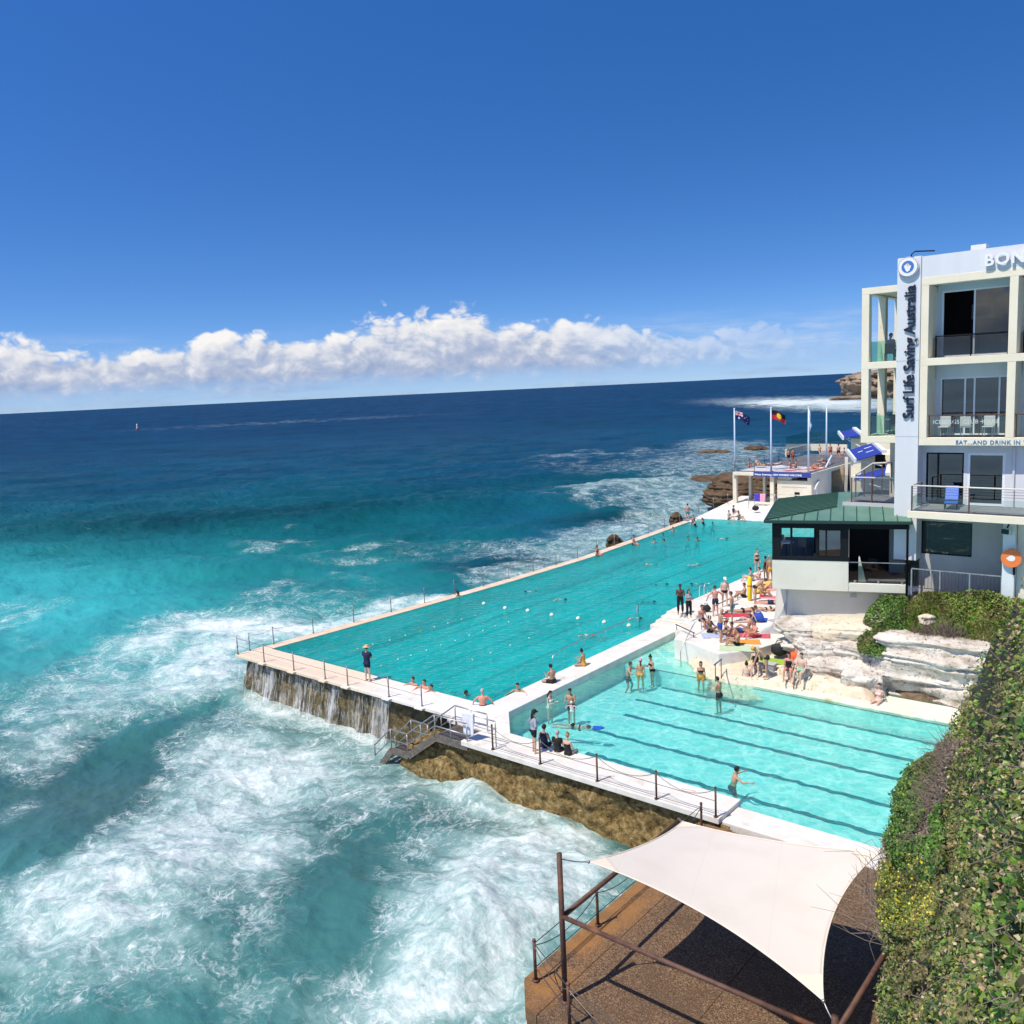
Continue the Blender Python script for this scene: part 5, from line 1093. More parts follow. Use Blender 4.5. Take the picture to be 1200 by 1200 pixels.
w_ = MB(); w_.add([sb_+Vector((.1, 0, 1.0)), eb+Vector((.1, 0, 1.0)), eb+Vector((.1, 0, -1)), sb_+Vector((.1, 0, -1)), sb_+Vector((.4, .1, 1.0)), eb+Vector((.4, .1, 1.0)), eb+Vector((.4, .1, -1)), sb_+Vector((.4, .1, -1))], [(0, 3, 2, 1), (4, 5, 6, 7), (0, 1, 5, 4), (1, 2, 6, 5), (2, 3, 7, 6), (3, 0, 4, 7)])
o = w_.build('stair_wall', M_ct); tag(o, 'sloping cream wall along the right side of the tan stairs', 'wall')
h0, h1 = G(974.5, 534, zt+.9), G(955, 573, 2.6); r = empty('handrail', h0, 0, 'white sloping handrail along the left side of the tan stairs', 'handrail'); b = MB(); b.tube([Vector((0, 0, 0)), h1-h0], .09, 8)
for k in (.1, .5, .9): b.tube([(h1-h0)*k, (h1-h0)*k-Vector((0, 0, 1))], .04, 6)
b.build('rail', M_wl, r)
bl_ = G(965, 563, 2.6); r = empty('bin', bl_, 0, 'blue covered drum beside the tan stairs', 'bin'); b = MB(); b.tube([(0, 0, 0), (0, 0, .8), (0, 0, 1.15)], [.62, .66, .62], 16); b.build('body', surf('faded_blue', (.12, .20, .40), (.18, .27, .45), 2, .8), r, True); b = MB(); b.tube([(0, 0, 1.152), (0, 0, 1.3), (0, 0, 1.42)], [.7, .66, .3], 16); b.build('lid', surf('pale_blue_cover', (.40, .47, .55), None, rough=.8), r, True)
# flag poles and flags
M_pole = surf('pole_paint', (.55, .62, .74), None, rough=.35)
def flagpole(x, ytop, ybase, Y, label):
    a, c = GY(x, ybase, Y), GY(x, ytop, Y); r = empty('flagpole', (a.x, Y, zt-.3), 0, label, 'flagpole', 'flagpoles on the terrace'); h = c.z-zt+.3
    b = MB(); b.tube([(0, 0, 0), (0, 0, h*.5), (0, 0, h)], [.11, .095, .07], 10); b.build('pole', M_pole, r, True); b = MB(); b.ball((0, 0, h+.07), .10, 8, 6); b.build('finial', M_wl, r, True); b = MB(); b.tube([(0, 0, 0), (0, 0, .12)], .2, 12); b.build('base', M_pole, r)
    return Vector((a.x, Y, c.z))
def flag(name, top, w, h, pat, mats, label, droop=.5, ang_=dirr):
    nx, nz = 48, 30; V = np.zeros((nx+1, nz+1, 3))
    for i in range(nx+1):
        for j in range(nz+1):
            u, v = i/nx, j/nz; x = u*w*.86; wv = .16*math.sin(u*7.5+v*1.1)*u; V[i, j] = (x*math.cos(ang_)-wv*math.sin(ang_), x*math.sin(ang_)+wv*math.cos(ang_), -v*h-droop*u**1.4+.10*math.sin(u*6)*u)
    idx = np.arange((nx+1)*(nz+1)).reshape(nx+1, nz+1); fs, fm_ = [], []
    for i in range(nx):
        for j in range(nz): fs.append((idx[i, j], idx[i+1, j], idx[i+1, j+1], idx[i, j+1])); fm_.append(pat((i+.5)/nx, (j+.5)/nz))
    o = meshobj(name, V.reshape(-1, 3), fs, None, None, True, mats, fm_); o.location = top+Vector((.1, 0, -.12)); return tag(o, label, 'flag')
fN, fR, fW, fY, fK = surf('flag_navy', (.012, .015, .10), None), surf('flag_red', (.62, .025, .03), None), surf('flag_white', (.78, .78, .78), None), surf('flag_yellow', (.85, .55, .02), None), surf('flag_black', (.012, .012, .016), None)
def ensign(u, v):
    if u < .5 and v < .5:
        a, c = u*2, v*2
        if abs(a-.5) < .07 or abs(c-.5) < .12: return 1
        if abs(a-.5) < .13 or abs(c-.5) < .2: return 2
        dg = min(abs(a-c), abs(a+c-1))
        return 1 if dg < .04 else (2 if dg < .13 else 0)
    for cx_, cy_, r_ in ((.25, .76, .10), (.75, .18, .05), (.62, .45, .05), (.86, .40, .05), (.75, .82, .055), (.80, .55, .03)):
        dx_, dy_ = (u-cx_)*2, v-cy_; rr_ = math.hypot(dx_, dy_); th = math.atan2(dy_, dx_)
        if rr_ < r_*(1+.35*math.cos(7*th)): return 2
    return 0
t1 = flagpole(861.3, 480, 548, YT+.8, 'flagpole flying the navy flag at the terrace corner')
flag('flag', t1, 1.9, .95, ensign, [fN, fR, fW], 'navy flag with red and white crosses and stars', .75)
t2 = flagpole(903.8, 479, 548, YT+1, 'flagpole flying the red and yellow flag')
flag('flag', t2, 1.75, .95, lambda u, v: 1 if math.hypot((u-.5)*1.83, v-.5) < .29 else (0 if v < .5 else 2), [fK, fY, fR], 'black and red flag with a yellow disc', .62)
t3 = flagpole(947.5, 478, 553, YT+.6, 'bare blue white flagpole with a furled flag')
b = MB(); b.tube([(.08, 0, 0), (.13, 0, -.5), (.10, 0, -1.1), (.22, 0, -1.6), (.12, 0, -2.2)], [.03, .10, .07, .16, .04], 8); o = b.build('flag', surf('pale_flag', (.40, .45, .66), (.65, .68, .75), 3), None, True); o.location = t3+Vector((0, 0, -.2)); tag(o, 'pale blue flag hanging furled against its pole', 'flag')
t4 = flagpole(968.5, 476, 530, YT+10, 'bare flagpole without a flag farthest right')

# ================================================================ ROCKS
def rk(px, py, z, sz, rz, seed, mat, label, st_=.14, ro=.22, pw=.6, dz=0, name='rock', bands=2.6, n=64): c = G(px, py, z); c.z += dz; return rock(name, c, sz, rz, seed, mat, st_, ro, pw, n, label, 'rock', bands=bands)
rk(874, 577, .2, (4.6, 3.0, 2.7), .1, 3, M_darkrock, 'big dark brown rock under the sun terrace columns', .10, .34, .95, 0, n=90)
rk(836, 563, -1.6, (3.6, 3, .8), .3, 8, M_darkrock, 'long low brown rock shelf running out beside the terrace rock', .15, .3, .7)
rk(846, 583, -1.4, (2.4, 2.0, 2.0), .2, 21, M_darkrock, 'sloping brown rock between the ramp and the sea', .12, .35, .95, n=80)
rk(836, 531.5, SEA, (4.2, 1.6, .8), dirr-.25, 12, M_darkrock, 'flat dark reef rock breaking the surf beyond the terrace', .1, .35, .8)
rk(885, 528, SEA, (2.6, 1.6, 1.0), .4, 14, M_darkrock, 'small dark rock in white surf behind the terrace railing', .1, .35, .8)
rk(719, 636, -1.0, (.8, .5, .75), 1.2, 16, M_darkrock, 'dark rock beside the outer pool wall near the middle', .1, .35, .8)
rk(792, 611, -.9, (.55, 1.0, .95), .2, 17, M_darkrock, 'dark rock beside the far seaward corner of the pool', .1, .35, .8)
rk(742, 608, SEA-.35, (1.6, .7, .6), dirr, 18, M_darkrock, 'dark wet rock just breaking the surface outside the pool', .1, .35, .8)
# beige shelf in the shallows
sh = [(796, 760), (797, 772), (806, 786), (824, 793), (842, 799), (866, 803), (900, 806), (940, 808), (1000, 818), (1040, 828), (1060, 800), (990, 760), (900, 745), (840, 752)]
P_ = [G(x, y, -.1) for x, y in sh]; cenx = sum(p.x for p in P_)/len(P_); ceny = sum(p.y for p in P_)/len(P_)
rings = []; base_n = 240
lo = [0]
for a, c in zip(P_, P_[1:]+P_[:1]): lo.append(lo[-1]+(c-a).length)
ss = np.linspace(0, lo[-1], base_n, endpoint=False); bx = np.interp(ss, lo, [p.x for p in P_]+[P_[0].x]); by = np.interp(ss, lo, [p.y for p in P_]+[P_[0].y])
ker = np.ones(9)/9
for arr in (bx, by): arr[:] = np.convolve(np.concatenate([arr[-4:], arr, arr[:4]]), ker, 'valid')
V = []
for t_ in np.linspace(0, 1, 60): V.append(np.stack([cenx+(bx-cenx)*(1-t_*.98), ceny+(by-ceny)*(1-t_*.98), np.full(base_n, -.75)], -1))
V = np.array(V); T = np.linspace(0, 1, 60)[:, None]
V[..., 2] = -.75+.95*sstep(T, 0, .20)+.14*sstep(T, .20, .6)+.10*fbm(V*[.9, .9, 1], 4)+.05*np.round(3*fbm(V*[.5, .5, 1]+3, 2))/3+.03*fbm(V*[4, 4, 1], 3)
V[..., :2] += (.10*fbm(V*[2, 2, 1]+9, 3))[..., None]
V = np.concatenate([V, V[:, :1]], 1)
o = gridobj('rock', V, M_brock); tag(o, 'flat beige rock shelf curving into the shallow water below the sun deck', 'rock')
# white ledges under the pavilion and the boulders on the right
rk(985, 790, .2, (1.9, 1.1, .85), .12, 31, M_wrock, 'lowest whitewashed ledge behind the seated couple', .15, .27, .5, 0, bands=2.6, n=100)
rk(980, 765, .9, (2.1, 1.3, .85), .3, 33, M_wrock, 'middle whitewashed ledge below the curved pavilion wall', .15, .27, .5, 0, bands=2.6, n=100)
rk(974, 745, 1.5, (2.3, 1.3, .8), .3, 34, M_wrock, 'uppermost whitewashed ledge touching the curved pavilion wall', .20, .20, .42, 0, bands=3.0, n=90)
rk(992, 741, 1.9, (1.5, 1.0, .5), .25, 35, M_brock, 'tan flat slab on top of the white ledges', .12, .16, .5, .1, n=70)
rk(1002, 766, 1.0, (1.4, 1.0, .75), -.1, 38, M_wrock, 'whitewashed block left of the dark cleft', .20, .18, .45, 0, bands=3.2, n=80)
rk(1034, 766, 1.1, (.65, .8, 1.0), .4, 37, M_wrock, 'narrow white pillar rock above the dark cleft', .14, .2, .6, bands=3, n=60)
rk(1012, 802, .2, (.95, .7, .65), .2, 39, M_wrock, 'small white boulder left of the woman at the pool rim', .12, .24, .6, .1, n=60)
rk(1090, 800, .25, (2.3, 1.2, .85), -.12, 41, M_wrock, 'big whitewashed boulder with an undercut at the water', .26, .18, .42, 0, bands=2.6, n=130)
rk(1094, 780, 1.1, (2.5, 1.4, .8), -.05, 42, M_wrock, 'middle tier of the big white boulder right of the cleft', .24, .18, .42, 0, bands=3.0, n=100)
rk(1098, 760, 1.8, (2.4, 1.3, .7), -.05, 43, M_wrock, 'broad weathered boulder top below the dry shrub', .20, .20, .45, 0, bands=3.0, n=100)
for k, (x, y) in enumerate(((886, 783), (925, 789), (941, 791))): rk(x, y, .28, (.42, .34, .34), .2*k, 45+k, M_brock, ['small beige seat rock under the woman in the black swimsuit', 'small beige seat rock under the dark haired woman of the couple', 'small beige seat rock under the man in green shorts'][k], .1, .2, .6, 0, n=30)
# bank between boulders and clubhouse
xs = np.arange(28.5, 52, .16); yy = np.arange(9.5, 16.3, .16); Xg, Yg = np.meshgrid(xs, yy, indexing='ij'); P = np.stack([Xg, Yg, 0*Xg], -1)
P[..., 2] = -1.0+3.6*sstep(Yg, 10.6, 13.2)+1.0*sstep(Yg, 12.8, 14.6)-2.3*(1-sstep(Xg, 29.0, 31.2))*(1-.3*sstep(Yg, 13.5, 15))+.35*sstep(Xg, 33, 40)+.25*fbm(P*[.8, .8, 1], 4)
M_soil = surf('bank_soil', (.22, .15, .09), (.12, .085, .05), 1.5, .95, .6, 8, c3=(.42, .33, .22), sc3=.8)
o = gridobj('bank', P, M_soil); o['kind'] = 'structure'
for k, (x, y, s_) in enumerate(((1082, 702, .55), (1098, 712, .5), (1076, 716, .42), (1110, 716, .4), (1086, 726, .35))):
    rk(x, y, 3.0, (s_, s_*.8, s_*.6), k, 50+k, [M_brock, M_wrock][k % 2], ['tan block of broken stone highest on the grassy bank', 'pale block of broken stone in the grass right of the tan one', 'small tan stone at the left of the broken stones', 'pale stone at the right end of the broken stones', 'lowest small stone of the broken stones on the bank'][k], .1, .25, .5, 0, n=26)
# far headland and its neighbours
hd = GD(1063, 459, 560); rock('headland', (hd.x, hd.y, 2.0), (36, 34, 13), dirr, 61, M_headrock, .16, .22, .5, 110, bands=.30); bpy.data.objects['headland']['kind'] = 'structure'; bpy.data.objects['headland']['label'] = 'brown layered headland far behind the clubhouse'
h2 = GD(993, 469, 540); rock('rock', (h2.x, h2.y, -2.4), (13, 6, 2.6), dirr, 63, M_headrock, .16, .3, .7, 60, label='low rock platform at the foot of the headland in white surf', bands=.6)
# ================================================================ PLANTS
lm, n = newmat('leaf')
at_ = n.n('ShaderNodeAttribute', attribute_name='leafcol').outputs['Color']
p_ = n.n('ShaderNodeBsdfPrincipled', ins={'Base Color': at_, 'Roughness': .42, 'Specular IOR Level': .4}); tl_n = n.n('ShaderNodeBsdfTranslucent', ins={0: n.mix(.5, at_, (.12, .16, .02))})
finish(n, n.n('ShaderNodeMixShader', ins={0: .26, 1: p_.outputs[0], 2: tl_n.outputs[0]}).outputs[0]); M_leaf = lm
PAL = {'green': [(.034, .085, .013), (.065, .15, .020), (.105, .20, .028), (.16, .24, .045), (.022, .05, .010)],
       'olive': [(.035, .065, .014), (.10, .14, .025), (.17, .19, .04), (.24, .20, .075), (.02, .035, .010), (.30, .22, .12), (.085, .15, .025), (.21, .24, .05)],
       'yellowish': [(.09, .15, .025), (.19, .23, .035), (.33, .30, .04), (.05, .09, .016), (.14, .14, .05)],
       'dry': [(.17, .13, .10), (.11, .085, .07), (.23, .18, .14)],
       'grass': [(.085, .18, .02), (.13, .23, .03), (.20, .25, .05), (.27, .22, .07), (.06, .12, .014)]}
def leaves(name, C, size, pal, nrm, rg, spread=.9, aspect=.55, parent=None, wts=None, bend=.25, axis=None, org=None):
    """C centres (n,3), nrm mean outward direction (n,3) -> one mesh of pointed bent leaves"""
    n_ = len(C); d = nrm+spread*rg.normal(size=(n_, 3)); d /= np.linalg.norm(d, axis=1)[:, None]
    a = rg.normal(size=(n_, 3)) if axis is None else np.array(axis)+.38*rg.normal(size=(n_, 3)); a -= d*(a*d).sum(1)[:, None]; a /= np.linalg.norm(a, axis=1)[:, None]; bb = np.cross(d, a)
    s = (size*rg.uniform(.55, 1.3, n_))[:, None]
    w = s*aspect*.5
    v = np.stack([C-a*s*.5, C-a*s*.05+bb*w-d*s*0, C+a*s*.5-d*s*bend*.6, C-a*s*.05-bb*w, C+a*s*.12+d*s*bend*.3], 1)
    V = v.reshape(-1, 3); k = np.arange(n_)*5
    Q = np.concatenate([np.stack([k, k+1, k+4], 1), np.stack([k+1, k+2, k+4], 1), np.stack([k+2, k+3, k+4], 1), np.stack([k+3, k, k+4], 1)])
    cols = np.array(PAL[pal]) if isinstance(pal, str) else np.array(pal); ci = rg.choice(len(cols), n_, p=wts)
    W_ = C+(0 if org is None else org)
    c = cols[ci]*rg.uniform(.85, 1.6, (n_, 1))
    if org is not None:      # patches of drier, older growth and of fresh growth
        m_ = (sstep(fbm(W_*.75+9, 3), .15, .6)*.5)[:, None]; c = c*(1-m_)+np.array([.17, .125, .06])*rg.uniform(.6, 1.5, (n_, 1))*m_; c *= (1+.55*fbm(W_*1.1+31, 3))[:, None].clip(.35, 1.7)
    c = c; c = np.concatenate([c, np.ones((n_, 1))], 1)
    return arrmesh(name, V, Q, M_leaf, parent, False, {'leafcol': ('FLOAT_COLOR', 'POINT', np.repeat(np.clip(c, 0, 1), 5, 0))})
M_twig = surf('twig', (.16, .12, .095), (.25, .20, .16), 6, .9)
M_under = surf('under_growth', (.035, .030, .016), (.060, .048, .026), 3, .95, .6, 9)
def twigs(C, nrm, L, r_, rg, parent, mat=None, name='sprays', curve=.3):
    b = MB()
    for p, d in zip(C, nrm):
        d = d+.8*rg.normal(size=3); d /= np.linalg.norm(d); l = L*rg.uniform(.5, 1.4); m1 = p+d*l*.5+rg.normal(size=3)*l*curve*.3; b.tube([p, m1, p+d*l+rg.normal(size=3)*l*curve*.4], [r_, r_*.75, r_*.35], 4, False)
    return b.build(name, mat or M_twig, parent, True)
# ---- the foreground bank: depth of the slope below the path, from the path edge down to the platform
def bankdepth(x, y):
    kx = [1020, 1060, 1100, 1150, 1200, 1300]
    tab = {600: [26, 24, 22, 16, 10.5, 8.0], 700: [26, 25, 23, 15, 9.2, 7.0], 800: [25, 24, 21, 12.5, 7.6, 6.0], 900: [22, 20, 16.5, 10, 6.6, 5.2], 1000: [18.5, 16.5, 13, 8.6, 5.9, 4.6], 1100: [15.5, 13.5, 10.6, 7.4, 5.3, 4.2], 1200: [13, 11.2, 9, 6.4, 4.7, 3.8], 1320: [10.8, 9.2, 7.4, 5.4, 4.1, 3.4]}
    ky = sorted(tab); rows = np.array([np.interp(x, kx, tab[k]) for k in ky])       # (rows, n)
    y = np.asarray(y, float); i = np.clip(np.searchsorted(ky, y)-1, 0, len(ky)-2); k0 = np.array(ky)[i]; k1 = np.array(ky)[i+1]; t = np.clip((y-k0)/(k1-k0), 0, 1); j = np.arange(len(y))
    return rows[i, j]*(1-t)+rows[i+1, j]*t
def bankP(x, y, dd=0.0):
    D = bankdepth(x, y); D = D*(1+.055*fbm(np.stack([x*.021, y*.021, x*0+2], -1), 3))+dd; d = np.stack([x-600, y-600, np.full_like(x, FPX)], -1)@RC.T
    return CAM+d*(D/FPX)[:, None]
# left outline of the growth, by height in the view
OUT = [(640, 1215), (690, 1196), (720, 1181), (745, 1166), (780, 1143), (815, 1132), (845, 1116), (875, 1100), (900, 1062), (930, 1047), (960, 1046), (985, 1034), (1015, 1029), (1050, 1028), (1090, 1026), (1125, 1040), (1160, 1029), (1200, 1030), (1330, 1020)]
def left(y): return np.interp(y, [o_[0] for o_ in OUT], [o_[1] for o_ in OUT])
rg = np.random.default_rng(11)
def scatter(n_, x0, x1, y0, y1, inside=lambda x, y: x*0+1 > 0, weight=True):
    x = rg.uniform(x0, x1, n_*2); y = rg.uniform(y0, y1, n_*2); k = (x > left(y)+rg.normal(size=n_*2)*2.5) & inside(x, y); return x[k][:n_], y[k][:n_]
# ground under the growth
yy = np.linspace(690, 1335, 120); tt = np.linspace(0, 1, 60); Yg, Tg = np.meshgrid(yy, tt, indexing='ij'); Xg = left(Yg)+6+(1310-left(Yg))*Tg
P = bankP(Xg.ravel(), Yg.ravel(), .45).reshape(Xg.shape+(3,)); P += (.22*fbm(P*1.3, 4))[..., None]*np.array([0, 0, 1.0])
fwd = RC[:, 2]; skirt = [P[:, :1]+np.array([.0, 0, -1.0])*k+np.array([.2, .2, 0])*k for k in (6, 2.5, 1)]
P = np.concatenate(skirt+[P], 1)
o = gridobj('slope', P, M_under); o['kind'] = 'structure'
UPN = np.array([-.35, -.45, .82])
patchA = lambda x, y: (((x-1078)/46)**2+((y-955)/75)**2 < 1) & (x < 1100+(y-930)*.1)        # glossy green cushion
dryA = lambda x, y: (np.abs((x-1096)+(y-925)*.33) < 9+5*np.sin(y*.11)) & (y > 868) & (y < 980)                # bare grey twigs
yelA = lambda x, y: ((x-1062)/38)**2+((y-1050)/50)**2 < 1
hed = empty('hedge', tuple(bankP(np.array([1150.]), np.array([1050.]))[0]), 0, 'wild olive green hedge covering the near slope on the right', 'hedge'); hb_ = np.array(hed.location)
specs = [(26000, (1020, 1135), (700, 1330), .075, 'olive', .16), (20000, (1110, 1310), (640, 1330), .072, 'olive', .25), (9000, (1020, 1310), (700, 1330), .075, 'green', .30)]
for cnt, xr, yr_, sz, pal, jit in specs:
    x, y = scatter(cnt, *xr, *yr_, inside=lambda x, y: ~(patchA(x, y) | dryA(x, y) | yelA(x, y)))
    cl = fbm(np.stack([x*.035, y*.035, x*0+cnt], -1), 3)
    keep = rg.uniform(size=len(x)) < np.clip(.72+1.5*cl, .06, 1); x, y = x[keep], y[keep]
    C = bankP(x, y, rg.normal(size=len(x))*jit-.25*np.clip(fbm(np.stack([x*.03, y*.03, x*0], -1), 3), -.6, 1.2))
    leaves('foliage', C-hb_, sz, pal, np.repeat(UPN[None], len(C), 0), rg, .75, parent=hed, org=hb_)
# big near leaves by the right edge, pale seed heads, stems
x, y = scatter(1500, 1120, 1300, 820, 1330); C = bankP(x, y, rg.normal(size=len(x))*.2-.2); leaves('foliage', C-hb_, .105, 'green', np.repeat(UPN[None], len(C), 0), rg, .6, .6, hed, org=hb_)
x, y = scatter(1700, 1060, 1310, 860, 1330); C = bankP(x, y, -.28+.1*rg.normal(size=len(x))); leaves('seed_heads', C-hb_, .055, [(.46, .36, .21), (.36, .26, .14), (.52, .44, .28), (.30, .19, .10)], np.repeat(UPN[None], len(C), 0), rg, .8, .8, hed)
x, y = scatter(420, 1030, 1310, 760, 1330); C = bankP(x, y, .15+0*x); twigs(C-hb_, np.repeat(UPN[None]*.4, len(C), 0), .36, .005, rg, hed)
def shrub(label, area, xr, yr_, cnt, sz, pal, name='shrub', jit=.15, bump=.35, tw=0, wts=None, extra=None):
    x, y = scatter(cnt, *xr, *yr_, inside=area); C = bankP(x, y, -bump*np.clip(1+fbm(np.stack([x*.05, y*.05, x*0+5], -1), 2), 0, 2)+rg.normal(size=len(x))*jit)
    r = empty(name, tuple(C.mean(0)), 0, label, 'shrub'); hb = C.mean(0)
    if sz: leaves('foliage', C-hb, sz, pal, np.repeat(UPN[None], len(C), 0), rg, .8, .6, r, wts, org=hb)
    if tw:
        i = rg.choice(len(C), tw); twigs(C[i]-hb+UPN*-.2, np.repeat(UPN[None]*.8, tw, 0), .40, .007, rg, r)
    if extra:
        i = rg.choice(len(C), extra[0]); leaves('blossoms', C[i]-hb+UPN*.06, extra[1], extra[2], np.repeat(UPN[None], extra[0], 0), rg, .5, 1.0, r)
    return r
shrub('glossy bright green shrub overhanging the small pool', lambda x, y: patchA(x, y) & ~dryA(x, y), (1020, 1125), (870, 1040), 15000, .085, 'green', 'shrub', .25, .5, 40)
shrub('bare grey twiggy shrub between the green shrub and the hedge', dryA, (1060, 1140), (865, 985), 2600, .07, 'dry', 'dry_shrub', .25, .3, 1100)
shrub('yellow flowering shrub low on the slope above the platform', yelA, (1020, 1105), (995, 1105), 9000, .065, 'yellowish', 'flowering_shrub', .2, .35, 40, extra=(260, .042, [(.75, .50, .02), (.80, .60, .06), (.60, .55, .10)]))
# dry stalks leaning out over the sail corner
yq = np.linspace(1000, 1110, 60); C = bankP(left(yq)+4, yq, -.1); r = empty('dry_shrub', tuple(C[30]), 0, 'leafless spiky twigs leaning over the right corner of the shade sail', 'shrub')
twigs(C-C[30], np.repeat(np.array([[-.8, .1, .35]]), len(C), 0), .8, .008, rg, r, surf('pale_twig', (.26, .20, .15), None), 'sprays', .5)
# ---- plants on the far bank
def bankshrub(label, cx_, cy_, rx, ry, z0, h, cnt, sz, pal, tw=0, name='shrub', cat='shrub', wts=None, spread=.9, up=(0, -.3, 1), asp=.55, axis=None):
    th = rg.uniform(0, 2*math.pi, cnt); q = np.sqrt(rg.uniform(0, 1, cnt)); x = cx_+rx*q*np.cos(th); y = cy_+ry*q*np.sin(th)
    lump = 1+.7*fbm(np.stack([x*1.6, y*1.6, x*0+cx_], -1), 3)
    z = z0(x, y)+h*np.sqrt(np.clip(1-q**2, 0, 1))*np.clip(lump, .2, 2)*rg.uniform(.35, 1, cnt)**.5
    r = empty(name, (cx_, cy_, float(z0(np.array([cx_]), np.array([cy_]))[0])), 0, label, cat); hb = np.array(r.location); C = np.stack([x, y, z], -1)
    if sz: leaves('foliage', C-hb, sz, pal, np.repeat(np.array([up]), cnt, 0), rg, spread, asp, r, wts, axis=axis, org=hb)
    if tw: i = rg.choice(cnt, tw); twigs(C[i]*[1, 1, 1]-hb-np.array([0, 0, h*.4]), np.repeat(np.array([[0, -.2, 1.]]), tw, 0), h*.8, .012, rg, r)
    return r
bz = lambda x, y: -1.0+3.6*sstep(y, 10.6, 13.2)+1.0*sstep(y, 12.8, 14.6)-2.3*(1-sstep(x, 29.0, 31.2))*(1-.3*sstep(y, 13.5, 15))+.35*sstep(x, 33, 40)
def gp(px, py, z): p = G(px, py, z); return p.x, p.y
a = gp(1036, 735, 2.4); bankshrub('bright green creeping plant spilling down beside the pavilion wall', a[0], a[1], 1.0, 2.1, lambda x, y, a=a: 1.55+1.75*sstep(y, a[1]-1.9, a[1]+1.9), .45, 7000, .13, 'green', 0, 'creeper')
a = gp(1120, 697, 4.0); bankshrub('green grassy growth along the foot of the grey balustrade', a[0], a[1], 2.9, .75, bz, .22, 9000, .34, 'grass', 0, 'grass_tuft', 'grass', None, .8, (0, -1, .3), .10, (0, -.25, 1))
a = gp(1118, 722, 3.2); bankshrub('brownish green growth across the middle of the bank', a[0], a[1], 2.6, 1.3, bz, .20, 6500, .30, 'grass', 60, 'shrub', 'shrub', [.28, .28, .22, .14, .08], .8, (0, -1, .3), .12, (0, -.3, .9))
a = gp(1100, 742, 2.7); bankshrub('dry dark grey bush without leaves above the big boulder', a[0], a[1], 1.15, .8, bz, .75, 900, .06, 'dry', 1100, 'dry_shrub')
a = gp(1150, 720, 3.2); bankshrub('olive bush at the right end of the far bank', a[0], a[1], 1.9, 1.4, bz, .5, 6000, .15, 'grass', 60, 'shrub')
a = gp(1078, 738, 2.7); bankshrub('small reddish brown tuft between the creeper and the dry bush', a[0], a[1], .8, .7, bz, .35, 1500, .11, [(.22, .15, .06), (.16, .12, .05), (.12, .14, .04)], 20, 'shrub')
# ================================================================ PEOPLE
SKIN = {'fair': (.62, .40, .30), 'tan': (.46, .26, .165), 'red': (.60, .27, .19), 'brown': (.24, .125, .075), 'dark': (.10, .055, .035)}
HAIRC = {'black': (.012, .010, .009), 'brown': (.06, .035, .02), 'fair': (.34, .23, .11), 'grey': (.38, .37, .36)}
CL = {'black': (.012, .012, .014), 'navy': (.012, .02, .06), 'blue': (.02, .06, .36), 'red': (.50, .04, .03), 'green': (.28, .55, .36), 'teal': (.10, .25, .30), 'orange': (.75, .35, .05), 'white': (.75, .75, .75), 'grey': (.30, .32, .38), 'pink': (.72, .30, .40), 'palepink': (.78, .55, .52), 'yellow': (.78, .60, .05), 'ochre': (.62, .32, .05), 'lime': (.35, .55, .06)}
def pm_(kind, key, tab, rough=.6): return surf('%s_%s' % (kind, key), tab[key], None, rough=rough, coord='obj')
def V3(*a): return Vector(a).normalized()
